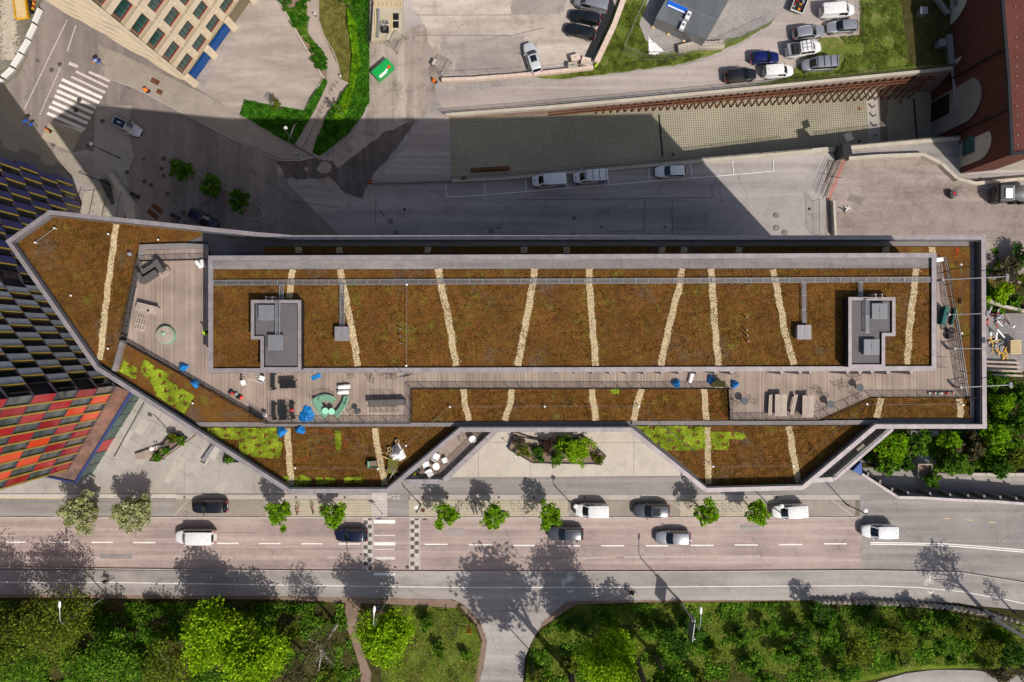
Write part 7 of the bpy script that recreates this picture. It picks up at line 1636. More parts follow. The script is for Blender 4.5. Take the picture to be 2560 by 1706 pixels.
# east terrace timber tables
for x, y, w_, l, r_, h_, lab in ((1952, 1014, 1.15, 2.1, -1, .74, 'wide weathered timber table, left one of the eastern terrace'), (2020, 1016, 1.1, 2.1, -1, .74, 'wide weathered timber table, right one beside the slanted railing'), (1926, 1013, .36, 2.0, -3, .46, 'narrow timber bench left of the left timber table'), (1985, 1011, .36, 2.0, -12, .46, 'narrow timber bench slanting between the two timber tables')):
    o = rt('timber_table' if w_ > 1 else 'timber_bench', x, y, lab, 'table' if w_ > 1 else 'bench', 'timber tables and benches of the eastern terrace', r_, zt=h_); n = 6 if w_ > 1 else 2
    for k in range(n): MB().box(-w_/2+w_*(k+.5)/n, random.uniform(-.05, .05), h_, w_/n-.012, l, .05).build('board', M['wood'], o, local=True)
    for s in (-.75, .75): MB().box(0, s, h_/2, w_*.8, .1, h_-.06).build('leg', M['steel_d'], o, local=True)
o = rt('crate_stack', 1800, 963, 'brown topped timber crate on the corner of the railing', 'crate', None, -2, zt=.9); MB().box(0, .1, .9, 1.0, .6, .06).build('lid', M['forest'], o, local=True); 
for k in range(2): MB().box(-.2+k*.42, -.25, .55, .38, .08, .18).build('board', M['rawwood'], o, local=True)
for s in (-.45, .45): MB().box(s, 0, .42, .08, .5, .84).build('leg', M['rawwood'], o, local=True)
o = rt('bottle_row', 2358, 984, 'row of small coloured planters and books along the eastern railing', 'boxes', None, 0)
for k in range(26): MB().box(-1.2+k*.094, random.uniform(-.03, .03), .12, .07, .22, .22).build('box', M[random.choice(('corten', 'wood', 'orange', 'mintd', 'rawwood', 'steel_d', 'whitecloth', 'red'))], o, local=True)
o = rt('metal_rack', 2348, 905, 'dark open metal shelf frame by the eastern raised wall', 'shelf', None, 0)
for z_ in (.3, .8): MB().tube([(-.4, -.5, z_), (.4, -.5, z_), (.4, .5, z_), (-.4, .5, z_)], .02, 4, closed=True).build('shelf_frame', M['steel_d'], o, local=True)
for s in (-.4, .4):
    for t in (-.5, .5): MB().tube([(s, t, 0), (s, t, 1)], .02, 4).build('post', M['steel_d'], o, local=True)
o = rt('covered_sofa', 2364, 790, 'long teal covered seat on the narrow eastern deck', 'seat', None, 76, zt=.9); MB().box(0, 0, .55, 1.7, .34, .8).build('seat_body', M['teal'], o, local=True, bevel=.06); MB().box(0, .32, .9, 1.75, .06, .5).build('backrest', M['teal'], o, local=True)
o = rt('covered_sofa', 2382, 791, 'slim teal board leaning outside the eastern railing', 'board', None, 76, z=ZS); MB().box(0, 0, .3, 1.7, .12, .6).build('panel', M['teal'], o, local=True); MB().box(0, .1, .3, 1.5, .05, .1).build('brace', M['steel_d'], o, local=True)
o = rt('hose_reel', 2374, 827, 'black coiled hose reel on the narrow eastern deck', 'hose reel', None, 0); m = MB()
for k in range(5): m.tube([((.2+.03*k)*math.cos(a), (.2+.03*k)*math.sin(a), .5+.05*k) for a in np.linspace(0, 6.28, 16, endpoint=False)], .022, 4, closed=True)
m.build('coil', M['black'], o, local=True); MB().box(.1, -.6, .25, .5, .4, .5).build('box', M['black'], o, local=True, bevel=.03); MB().box(0, 0, .2, .3, .3, .4).build('stand', M['steel_d'], o, local=True)
o = rt('white_winch', 2351, 649, 'white motor box at the head of the eastern cleaning rails', 'motor box', None, 8, zt=.8); MB().box(0, 0, .5, .7, .4, .5).build('housing', M['whitep'], o, local=True, bevel=.05); MB().box(-.45, -.05, .4, .25, .25, .3).build('motor', M['alu'], o, local=True)
o = thing('cleaning_rails', (*W(2395, 810, ZS), ZS), 'pair of long galvanised rails running down the eastern roof strip', 'rails')
for dx in (0, 5): MB().tube([(*W(2360+dx, 644, ZS+.5), ZS+.5), (*W(2392+dx, 810, ZS+.5), ZS+.5), (*W(2418+dx, 990, ZS+.5), ZS+.5)], .035, 6).build('rail', M['alu'], o)
for k in range(8): t = k/7; a = W(2362+56*t, 644+346*t, ZS+.4); MB().tube([(*a, ZS), (*a, ZS+.5)], .03, 4).build('post', M['alu'], o)
for i, (x0, y0, x1, y1) in enumerate(((2356, 700, 2515, 692), (2372, 787, 2466, 784), (2386, 872, 2500, 872), (2402, 969, 2524, 963))):
    z_ = 27.6; a, b = Vector((*W(x0, y0, z_-.6), z_-.6)), Vector((*W(x1, y1, z_+.3), z_+.3)); o = thing('light_arm', tuple(a), 'long thin light arm reaching over the east roof edge, %s from the top' % ('first', 'second', 'third', 'fourth')[i], 'light arm', 'light arms over the east edge')
    d = b-a; MB().tube([(0, 0, 0), tuple(d)], .045, 6).build('arm', M['alu'], o, local=True); MB().box(d.x+.1, d.y, d.z, .3, .5, .14).build('lamp_head', M['skylight'], o, local=True, bevel=.02); MB().box(0, 0, -.5, .2, .2, 1.2).build('foot', M['galv'], o, local=True)
# vents on the raised roof
vn = ((1003, 823), (1003, 841), (1005, 859), (1862, 794), (1862, 826), (1864, 840), (1866, 853))
for i, (x, y) in enumerate(vn):
    o = thing('vent_pipe', (*W(x, y, ZQ), ZQ), ('thin dark vent pipe, %s of three on the western part of the raised roof' % ('upper', 'middle', 'lower')[i]) if i < 3 else ('thin dark vent pipe, %s of four on the eastern part of the raised roof' % ('topmost', 'second', 'third', 'lowest')[i-3]), 'vent pipe', 'dark vent pipes on the raised roof')
    MB().cyl(0, 0, 0, .55, .05, 8).build('pipe', M['black'], o, local=True); MB().cyl(0, 0, .55, .62, .08, 8, .06).build('cap', M['galv'], o, local=True)
# ladders with hooped rails next to the housings, roof edge
for x, y, lab in ((694, 746, 'steel access ladder at the north wall of the west stair housing'), (2165, 740, 'steel access ladder at the north wall of the east stair housing'), (1024, 936, 'steel access ladder with tall hoops at the south edge of the raised roof')):
    z0, z1 = (ZQ, 32.2) if y < 900 else (DZ, 31.8); o = thing('access_ladder', (*W(x, y, z0), z0), lab, 'ladder', 'steel access ladders')
    for s in (-.28, .28): MB().tube([(s, 0, 0), (s, 0, z1-z0), (s, -.3 if y < 900 else .5, z1-z0-.05), (s, -.3 if y < 900 else .5, z1-z0-.9)], .03, 5).build('side_rail', M['alu'], o, local=True)
    for k in range(int((z1-z0-.9)/.3)): MB().tube([(-.28, 0, .2+k*.3), (.28, 0, .2+k*.3)], .018, 4).build('rung', M['alu'], o, local=True)
# safety lines
def line(pts, z, label):
    o = thing('safety_line', (*W(*pts[0], z), z), label, 'safety line', 'roof safety lines')
    Q = [(*W(*p, z+.45), z+.45) for p in pts]; MB().tube(Q, .016, 4).build('cable', M['alu'], o)
    for q in Q: MB().cyl(q[0], q[1], z, z+.47, .03, 6).cyl(q[0], q[1], z+.44, z+.5, .09, 8).build('post', M['whitep'], o)
line([(738, 1171), (945, 1173)], ZB, 'short safety line across the western wing'); line([(1015, 1115), (1125, 1018), (1362, 1017), (1598, 1016), (1783, 1167), (1984, 1166), (2168, 1011), (2408, 1013)], ZS, 'long safety line zigzagging from the western wing over the eastern wing')
line([(88, 607), (136, 571)], ZS, 'short safety line at the pointed western tip of the roof'); line([(1017, 712), (1016, 915)], ZQ, 'thin safety line crossing the raised roof north to south'); line([(2403, 662), (2405, 834)], ZS, 'safety line on the eastern roof strip')
for x, y, lab in ((276, 587, 'small white anchor left of the western gravel strip'), (400, 601, 'small white anchor on the narrow western roof field'), (183, 740, 'small white anchor in the middle of the western roof tip'), (275, 872, 'small white anchor at the lower end of the western gravel strip'), (486, 1008, 'small white anchor near the fresh green strips')):
    o = thing('roof_anchor', (*W(x, y, ZS), ZS), lab, 'roof anchor', 'white roof anchors'); MB().cyl(0, 0, 0, .35, .04, 8).build('post', M['alu'], o, local=True); MB().cyl(0, 0, .32, .38, .09, 10).build('cap', M['whitep'], o, local=True)
o = thing('vent_cowl', (*W(328, 636, ZS), ZS), 'round grey vent cowl beside the western terrace corner', 'vent'); MB().cyl(0, 0, 0, .4, .16, 12).build('pipe', M['galv'], o, local=True); MB().cyl(0, 0, .4, .5, .22, 12, .12).build('cap', M['alu'], o, local=True)
# builders' things on the western wing
tarp(992, 1135, .85, 'white open builder bag with dark contents on the western wing', z=ZB, h_=.7, sx_=.85, seed=12, mat='whitecloth'); 
o = thing('bag_contents', (*W(992, 1127, ZB+.7), ZB), 'dark rubble heap inside the white builder bag', 'rubble'); MB().blob(0, 0, .62, .33, .48, .16, 12, 6, .1).build('soil_heap', M['membrane_d'], o, local=True)
for x, y, lab in ((993, 1104, 'pale bucket above the white builder bag'), (973, 1123, 'pale bucket left of the white builder bag, upper'), (972, 1133, 'pale bucket left of the white builder bag, lower')):
    o = thing('bucket', (*W(x, y, ZB+.3), ZB), lab, 'bucket', 'buckets round the builder bag'); m = MB(); k = 14; ringprism(m, [(.19*math.cos(a), .19*math.sin(a)) for a in np.linspace(0, 6.2832, k, endpoint=False)], [(.165*math.cos(a), .165*math.sin(a)) for a in np.linspace(0, 6.2832, k, endpoint=False)], 0, .36); m.build('side', M['rawwood'], o, local=True); MB().cyl(0, 0, .02, .12, .165, 12).build('contents', M['soil'], o, local=True)
o = thing('wheelbarrow', (*W(933, 1161, ZB+.4), ZB), 'green wheelbarrow with shallow tray on the gravel strip of the western wing', 'wheelbarrow', None, R(5)); MB().loft([[(-.35, -.22, .3), (.35, -.22, .3), (.35, .22, .3), (-.35, .22, .3)], [(-.5, -.32, .6), (.45, -.32, .6), (.45, .32, .6), (-.5, .32, .6)]], cap=False).build('tray', M['mintd'], o, local=True); MB().box(0, 0, .38, .72, .45, .03).build('tray_floor', M['soil'], o, local=True)
for s in (-.28, .28): MB().tube([(-.5, s*.5, .2), (.4, s, .45), (1.1, s, .6)], .02, 5).build('handle', M['galv'], o, local=True)
MB().tube([(-.62, -.05, .2), (-.62, .05, .2)], .2, 12).build('wheel', M['rubber'], o, local=True)
o = thing('sod_pile', (*W(984, 1165, ZB+.2), ZB), 'untidy stack of lifted turf and old timber on the western wing', 'turf pile', None, R(-8)); MB().box(-.1, 0, .2, 1.0, 1.5, .35).build('turf_block', M['grass_dry'], o, local=True, bevel=.05)
for k in range(9): MB().box(random.uniform(-.7, .7), random.uniform(-.9, .9), random.uniform(.3, .5), random.uniform(.5, 1.4), .07, .06, random.uniform(0, 3)).build('stick', M[random.choice(('wood', 'rawwood', 'bark'))], o, local=True)
# hoses on the planted roof
def hose(pts, z, label, mat='orange', r=.012):
    o = thing('hose', (*W(*pts[0], z), z), label, 'hose'); P = [Vector((*W(*p, z+.02), z+.03)) for p in pts]; Q = []
    for i in range(len(P)-1):
        a, b, c, d = P[max(i-1, 0)], P[i], P[i+1], P[min(i+2, len(P)-1)]
        for k in range(6): t = k/6; Q.append(.5*((2*b)+(c-a)*t+(2*a-5*b+4*c-d)*t*t+(3*b-a-3*c+d)*t**3))
    MB().tube(Q+[P[-1]], r, 4).build('tube', M[mat], o)
hose([(779, 1075), (815, 1080), (850, 1093), (865, 1105), (862, 1118), (840, 1121), (790, 1117)], ZB, 'thin orange hose looping round the narrow green patch', r=.014)
hose([(750, 1105), (762, 1112), (771, 1135), (765, 1146), (735, 1153)], ZB, 'thin orange hose curling in the middle of the western wing', r=.014)
hose([(1770, 990), (1785, 1015), (1805, 1035), (1825, 1072), (1845, 1108)], ZS, 'thin orange hose trailing across the eastern roof strip and wing', r=.014)
hose([(2390, 620), (2396, 636), (2386, 640), (2392, 622), (2398, 630)], ZS, 'small orange hose coil at the north east roof corner', r=.03)
# terrace furniture one storey down
def tt(name, x, y, label, cat, rz=0): return thing(name, (*W(x, y, ZT+.5), ZT), label, cat, 'balcony furniture', R(rz))
for x, y, lab in ((1091, 1166, 'round pale balcony table among the white chairs'), (1182, 1098, 'round pale balcony table at the upper end of the balcony')):
    o = tt('round_table', x, y, lab, 'table'); MB().cyl(0, 0, .7, .73, .36, 24).build('table_top', M['whitecloth'], o, local=True); MB().cyl(0, 0, 0, .7, .03, 6).build('pedestal', M['steel_d'], o, local=True)
for x, y, r_, lab, mt in ((1091, 1142, 60, 'large white balcony chair, upper of the lower group', 'whitecloth'), (1067, 1161, 20, 'small white slatted balcony chair left of the round table', 'whitep'), (1112, 1151, 200, 'small white slatted balcony chair right of the round table', 'whitep'), (1075, 1184, -60, 'large white balcony chair, lowest of the group', 'whitecloth'), (1155, 1095, 10, 'dark wire balcony chair left of the upper table', 'steel_d'), (1204, 1093, 190, 'dark wire balcony chair right of the upper table', 'steel_d')):
    o = wirechair(x, y, r_, lab, ZT, mt, 'balcony chairs', mt != 'steel_d')
    if mt == 'whitecloth': o.scale = (1.25, 1.25, 1)
o = tt('plant_box', 1040, 1182, 'dark framed plant box with a green plant on the balcony', 'planter', 40); MB().box(0, 0, .3, .9, .35, .5).build('box', M['steel_d'], o, local=True); MB().blob(-.2, 0, .6, .18, .16, .15, 8, 5, .2).build('plant', L['moss'], o, local=True)
o = tt('dark_cover', 1030, 1195, 'dark folded cover in the narrow corner of the balcony', 'cover', 8); MB().blob(0, 0, .25, .9, .3, .25, 12, 6, .1).build('sheet', M['greyfurn'], o, local=True)
o = tt('lounge_bench', 2160, 1082, 'grey seat with pale cushion at the top of the eastern balcony', 'seat', 40); MB().box(0, 0, .3, .5, .5, .4).build('seat', M['skylight'], o, local=True); MB().box(-1.2, -1.1, .25, .9, .5, .4, R(0)).build('cushion', M['pav'], o, local=True)

# ---------------------------------------------------------------- vegetation
def leaves(P, s, mat, name, par, up=.55, aspect=.8):
    n = len(P); d = RNG.normal(size=(n, 3)); d[:, 2] = np.abs(d[:, 2])+up*1.5; d /= np.linalg.norm(d, axis=1)[:, None]
    t = np.cross(d, RNG.normal(size=(n, 3))); t /= np.linalg.norm(t, axis=1)[:, None]; b = np.cross(d, t); ss = (s*RNG.uniform(.6, 1.35, (n, 1)))/2
    V = np.stack([P-t*ss-b*ss*aspect*.6, P+t*ss*.2-b*ss*aspect, P+t*ss+b*ss*aspect*.3, P-t*ss*.3+b*ss*aspect], 1).reshape(-1, 3)
    return npmesh(name, V, np.arange(4*n).reshape(-1, 4), mat, par, 4)
def crownpts(cx, cy, cz, rx, ry, rz, nc, nl, cr, seed, spike=0, hollow=.45):
    g = np.random.default_rng(seed); u = g.normal(size=(nc, 3)); u /= np.linalg.norm(u, axis=1)[:, None]; rad = g.uniform(hollow, 1, (nc, 1))**.7
    lob = 1+.22*np.sin(3*np.arctan2(u[:, 1], u[:, 0])+seed)[:, None]+.12*np.sin(5*np.arctan2(u[:, 1], u[:, 0])+seed*2.1)[:, None]
    Cc = u*rad*np.array([rx, ry, rz])*np.concatenate([lob, lob, np.ones_like(lob)], 1); n = nc*nl; idx = np.repeat(np.arange(nc), nl); q = g.normal(size=(n, 3)); q /= np.linalg.norm(q, axis=1)[:, None]; q *= g.uniform(.2, 1, (n, 1))**.5*cr*g.uniform(.6, 1.3, (nc, 1))[idx]; q[:, 2] *= .7
    return Cc[idx]+q+np.array([cx, cy, cz])
def tree(x, y, z, H, r, kind, label, cat='tree', group=None, n=2600, leaf=.3, trunk=True, bark='bark', lean=(0, 0), rz=None, name='tree', hollow=.45, cr=None, seed=None):
    X, Y = W(x, y, z); o = thing(name, (X, Y, z), label, cat, group); seed = seed or int(x*7+y*13) % 9973; rz = rz or r*.85; cz = H-rz*.95
    nc = max(14, n//40); P = crownpts(lean[0], lean[1], cz, r*.86, r*.86, rz*.8, nc, n//nc, cr or max(.35, r*.28), seed, hollow=hollow)
    P[:, 2] = np.maximum(P[:, 2], .1); P += np.array([X, Y, z]); leaves(P, leaf, L[kind], 'crown', o)
    if trunk:
        g = random.Random(seed); m = MB(); top_ = (lean[0]*.9, lean[1]*.9, cz+rz*.2); k = max(.05, H*.018)
        m.tube([(0, 0, -.3), (lean[0]*.3, lean[1]*.3, H*.3), top_], [k*1.3, k, k*.4], 8)
        t_ = m.build('trunk', M[bark], o, local=True)
        m = MB()
        for i in range(9):
            a = g.uniform(0, 6.28); q = g.uniform(.35, .85); s0_ = (lean[0]*q, lean[1]*q, cz*q+.1*H); e = (lean[0]+r*.7*math.cos(a), lean[1]+r*.7*math.sin(a), cz+g.uniform(-.2, .5)*rz)
            mid = ((s0_[0]+e[0])/2, (s0_[1]+e[1])/2, (s0_[2]+e[2])/2+.1*r); m.tube([s0_, mid, e], [k*.5, k*.35, k*.12], 5)
        m.build('limb', M[bark], o, local=True)
    return o
gm_ = 'young maples along the southern street'
for i, (x, y, lab) in enumerate(((720, 1270, 'young maple left of the red bicycles'), (850, 1272, 'young maple overhanging the navy hatchback'), (1121, 1271, 'young maple by the hire bicycles, left of the next'), (1238, 1271, 'young maple between the two groups of bicycle racks'), (1369, 1271, 'young maple above the dark grey estate car'), (1747, 1267, 'young maple at the end of the grey suv bay'), (1873, 1267, 'young maple next to the eastern white van'))):
    tree(x, y, 0, 5.0, 1.75, 'maple', lab, 'tree', gm_, 1500, .26, seed=31+i*7, cr=.5)
for x, y, lab in ((243, 1266, 'whitebeam with pale blossom, left of the two on the footway'), (370, 1266, 'whitebeam with pale blossom, right of the two on the footway')): tree(x, y, 0, 5.8, 2.6, 'blossom', lab, 'tree', 'whitebeams on the footway', 4200, .24, seed=int(x), cr=.55)
for i, (x, y, lab) in enumerate(((484, 444, 'young green tree in shade, northernmost of three'), (556, 480, 'young green tree in shade, middle of three'), (620, 513, 'young green tree in shade, southernmost of three'))): tree(x, y, ZN, 5.5, 1.9, 'mid', lab, 'tree', 'three young trees in the shade', 1500, .28, seed=70+i*3, cr=.5)
gp = 'large park trees south of the street'
T = [(225, 1503, 11, 4.6, 'olive', 'tall olive green tree in the bottom left corner beside the street lamp', 6500, .24), (92, 1530, 13, 4.9, 'olive', 'tall yellowish tree at the left frame edge shading the cycle path', 6000, .24), (120, 1600, 10, 4.2, 'mid', 'mid green tree filling the lowest left corner', 5000, .24), (330, 1600, 8, 3.6, 'mid', 'broad mid green tree right of the left street lamp', 6200, .27),
     (594, 1536, 10.5, 4.4, 'lime', 'big bright green maple at lower left of the centre', 8200, .29), (690, 1590, 11, 4.2, 'lime', 'big yellow green maple next to the trodden path', 7500, .29), (480, 1610, 9, 3.6, 'olive', 'dull olive tree between two green maples at the bottom', 3800, .22),
     (843, 1560, 10, 3.0, 'bare', 'thin sparsely leaved birch beside the trodden path', 1700, .2), (770, 1640, 8, 2.6, 'bare', 'greyish sparse bush like tree at the bottom left of the trodden path', 1900, .2),
     (985, 1537, 10, 3.7, 'lime', 'bright green maple right of the trodden path', 7500, .28), (1505, 1590, 10, 4.0, 'lime', 'bright yellow green maple right of the side path', 8500, .28),
     (1425, 1676, 22, 5.3, 'mid', 'tall tree outside the bottom edge whose shade falls on the side path', 4600, .42), (1580, 1627, 21, 3.9, 'olive', 'slender tall tree outside the bottom edge shading the cycle path', 3800, .3), (1640, 1640, 13, 3.8, 'mid', 'tall tree at the bottom edge right of the bright maple', 3500, .34),
     (2486, 1550, 13, 3.2, 'bare', 'sparse birch at the right edge casting a lacy shadow on the cycle path', 1500, .24), (2030, 1512, 4.4, 1.6, 'dark', 'small conifer by the start of the stone wall', 1400, .2), (2540, 1535, 6, 1.8, 'bare', 'leafless shrub tree behind the stone wall at the right', 500, .16)]
for x, y, H, r, k, lab, n, lf in T: tree(x, y, parkz(*W(x, y, .2)), H, r, k, lab, 'tree', gp, n, lf, bark='birchbark' if 'birch' in lab else 'bark', hollow=.3)
random.seed(77)
bush = []
words = ['beside', 'near']
bd = [(2060, 1560, 'mid', 1.5), (2120, 1600, 'olive', 2.0), (2210, 1570, 'olive', 2.1), (2180, 1545, 'mid', 1.2), (1720, 1565, 'dark', 1.7), (1690, 1605, 'dark', 1.4), (1670, 1570, 'dark', 1.5), (1620, 1560, 'mid', 1.0), (1652, 1660, 'dark', 1.3), (1840, 1580, 'mid', 1.1), (1905, 1560, 'mid', 1.0), (1780, 1620, 'olive', 1.0), (1870, 1650, 'mid', 1.2), (1950, 1620, 'mid', 1.4), (1990, 1570, 'dark', 1.6), (2010, 1640, 'mid', 1.5), (2290, 1540, 'mid', 1.3), (2330, 1590, 'mid', 1.4), (2390, 1560, 'olive', 1.4), (2440, 1600, 'olive', 1.7), (2360, 1640, 'mid', 1.0), (2500, 1610, 'dark', 1.8), (2545, 1650, 'bare', 2.0), (2480, 1675, 'bare', 1.4),
      (1068, 1546, 'mid', 1.1), (1103, 1620, 'mid', .9), (980, 1535, 'dark', .8), (1165, 1630, 'mid', .7), (1460, 1560, 'mid', .9), (1345, 1690, 'olive', 1.6), (1420, 1650, 'olive', 1.2), (400, 1520, 'mid', 1.3), (450, 1560, 'dark', 1.5), (740, 1560, 'olive', 1.2), (830, 1680, 'olive', 1.3), (60, 1530, 'dark', 2.0), (380, 1650, 'mid', 1.9), (250, 1660, 'mid', 2.2), (1560, 1690, 'bare', 1.2), (1740, 1690, 'olive', 1.2), (2100, 1670, 'mid', 1.4), (1900, 1690, 'mid', 1.2), (2250, 1640, 'grass', 1.0), (660, 1520, 'mid', 1.0), (548, 1500, 'dark', 1.1)]
ORD = 'first second third fourth fifth sixth seventh eighth ninth tenth eleventh twelfth thirteenth fourteenth fifteenth sixteenth seventeenth eighteenth nineteenth twentieth'.split()
def rank(lst, i, band):
    me = [q[0] for q in lst if band(q[1]) == band(lst[i][1])]; return ORD[sorted(me).index(lst[i][0])]
vb = lambda y: 'close to the cycle path' if y < 1560 else 'halfway down the verge' if y < 1630 else 'at the bottom edge'
eb = lambda y: 'just above the lane' if y > 1140 else 'below the roof corner' if y > 1040 else 'beside the beams' if y > 900 else 'above the scaffold heaps'
kn = dict(mid='green', maple='fresh green', dark='dark green', olive='olive', bare='brownish sparse', grass='bright grassy', lime='lime green')
for i, (x, y, k, r) in enumerate(bd):
    size = 'low' if r < 1.05 else 'rounded' if r < 1.5 else 'broad'
    tree(x, y, parkz(*W(x, y, .2)), r*2.3, r*1.1, k, '%s %s shrub, %s from the left among those %s' % (size, kn[k], rank(bd, i, vb), vb(y)), 'shrub', 'shrubs of the park verge', int(750*r*r/1.4)+250, .22, trunk=True, name='shrub', hollow=.2)
# undergrowth: uncountable, one object each
def scatter(name, polys, z, n, s, mat, label, zf=None, par=None, h=.3, up=.8, clump=0):
    pts = []; P = [px(p, z) for p in polys]; A = [area(p) for p in P]
    g = np.random.default_rng(len(label)*7)
    for poly, a in zip(P, A):
        k = int(n*a/sum(A)); xs = [p[0] for p in poly]; ys = [p[1] for p in poly]; cnt = 0; poly_ = np.array(poly)
        while cnt < k:
            q = np.stack([g.uniform(min(xs), max(xs), 4000), g.uniform(min(ys), max(ys), 4000)], 1)
            if clump: u_ = q*(1 if s > .125 else 4.5); f = np.sin(u_[:, 0]*1.1+u_[:, 1]*.5)+np.sin(u_[:, 1]*1.7-u_[:, 0]*.4)+np.sin(u_[:, 0]*2.9)*.5; q = q[f+g.normal(size=len(q))*.5 > clump-1]
            ins = np.zeros(len(q), bool)
            for i in range(len(poly_)):
                x1, y1 = poly_[i-1]; x2, y2 = poly_[i]; c = ((y1 > q[:, 1]) != (y2 > q[:, 1])) & (q[:, 0] < (x2-x1)*(q[:, 1]-y1)/(y2-y1+1e-12)+x1); ins ^= c
            q = q[ins][:k-cnt]; cnt += len(q); pts.append(q)
    q = np.concatenate(pts); zz = np.array([zf(*p) for p in q]) if zf else np.full(len(q), z)
    V = np.column_stack([q, zz+g.uniform(.02, h, len(q))*(.6+.4*np.sin(q[:, 0]*1.3)*np.cos(q[:, 1]*1.1))]); o = leaves(V, s, mat, name, par, up); o['kind'] = 'stuff'
    if not par: o['label'] = label
    return o
scatter('undergrowth', [[(-20, 1500), (860, 1508), (880, 1600), (915, 1720), (-20, 1720)]], .1, 24000, .28, L['mid'], 'leafy undergrowth covering the ground under the trees at the bottom left', parkz, h=1.0, clump=.6)
scatter('undergrowth', [[(1440, 1512), (2050, 1506), (2300, 1512), (2580, 1580), (2580, 1650), (2400, 1650), (2250, 1655), (2100, 1690), (1950, 1720), (1312, 1720), (1320, 1640), (1350, 1580)]], .1, 26000, .26, L['mid'], 'leafy undergrowth and weeds covering the verge at the bottom right', parkz, h=.6, clump=1.5)
scatter('grass_tufts', [[(960, 1512), (1140, 1520), (1185, 1560), (1204, 1610), (1190, 1720), (960, 1720), (945, 1620), (970, 1560)], [(1440, 1512), (2050, 1503), (2560, 1560), (2560, 1660), (2300, 1655), (2000, 1700), (1312, 1700), (1330, 1600)]], .1, 45000, .16, L['grass'], 'grass tufts on the park lawn either side of the forking path', parkz, h=.2)
scatter('dry_grass', [[(960, 1512), (1140, 1520), (1204, 1610), (1190, 1720), (960, 1720)], [(1440, 1514), (1700, 1508), (1650, 1700), (1312, 1700), (1330, 1600)], [(1800, 1560), (2050, 1540), (2000, 1680), (1800, 1680)]], .1, 14000, .15, L['dry'], 'dry grass patches on the park lawn', parkz, h=.15, clump=.8)
# slope vegetation east
scatter('slope_undergrowth', [[(2160, 1080), (2466, 1075), (2600, 1075), (2600, 1180), (2400, 1182), (2160, 1150)], [(2466, 930), (2600, 930), (2600, 1080), (2466, 1080)], [(2466, 640), (2600, 600), (2600, 780), (2466, 760)]], -4, 17000, .3, L['mid'], 'dense leafy undergrowth on the slope east of the building', eastz, h=.8, clump=1.3)
es = [(2230, 1120, 2.6, 'maple'), (2290, 1105, 2.0, 'mid'), (2215, 1165, 1.5, 'mid'), (2262, 1160, 1.4, 'dark'), (2370, 1105, 1.7, 'maple'), (2395, 1160, 1.9, 'mid'), (2330, 1200, 1.3, 'mid'), (2440, 1125, 1.5, 'bare'), (2490, 1100, 2.3, 'maple'), (2540, 1150, 1.8, 'olive'), (2500, 1170, 1.6, 'dark'), (2560, 1060, 2.2, 'mid'), (2500, 1010, 1.9, 'maple'), (2545, 990, 2.0, 'dark'), (2490, 960, 1.6, 'mid'), (2380, 1120, 1.3, 'bare'), (2430, 1085, 1.2, 'bare'), (2500, 740, 1.9, 'lime'), (2535, 755, 1.4, 'mid'), (2530, 660, 1.6, 'bare'), (2555, 640, 1.8, 'dark'), (2500, 690, 1.3, 'bare'), (2560, 700, 1.5, 'olive')]
for i, (x, y, r, k) in enumerate(es):
    X, Y = W(x, y, -5); z = eastz(X, Y); X, Y = W(x, y, z+r); z = eastz(X, Y)
    o = tree(x, y, z+r, r*2.0, r, k, '%s %s thicket, %s from the left among those %s' % ('large' if r >= 2 else 'small', kn[k], rank(es, i, eb), eb(y)), 'shrub', 'thickets on the eastern slope', int(650*r*r/1.4)+250, .27, name='thicket', hollow=.2); o.location = (X, Y, z)
scatter('yellow_flowers', [[(2480, 660), (2580, 650), (2580, 720), (2490, 720)]], -10, 160, .18, L['yel'], 'sprinkled yellow flowers on the rough slope at the right', eastz, h=1.2)
# garden and beds, north
def nsc(name, poly, n, s, mat, label, h=.3, clump=0, up=.8): return scatter(name, [poly], ZN, n, s, mat, label, None, None, h, up, clump)
nsc('hedge_bed', [(865, -10), (923, -10), (923, 255), (908, 285), (870, 335), (800, 390), (782, 382), (815, 300), (874, 210), (882, 150), (870, 50)], 26000, .26, L['hedge'], 'bright green hedge and ground cover filling the bed right of the garden path', .8)
nsc('ground_cover', [(868, 20), (892, 60), (902, 160), (880, 250), (862, 300), (835, 300), (874, 215), (884, 150)], 9000, .2, L['verge'], 'yellow green low ground cover along the inner edge of the hedge bed', .9)
nsc('green_triangle_plants', [(612, 252), (765, 279), (722, 358), (602, 288)], 11000, .24, L['hedge'], 'bright green planting filling the triangle bed', .4)
nsc('hedge_strip', [(811, 200), (820, 205), (790, 270), (737, 360), (722, 358), (764, 278)], 5000, .24, L['hedge'], 'trimmed green hedge strip along the lower garden path', .8)
nsc('lawn_tufts', [(797, -10), (865, -10), (882, 150), (874, 205), (852, 198), (848, 170), (810, 90), (797, 50)], 9000, .13, L['dry'], 'thin dry lawn right of the garden path', .12)
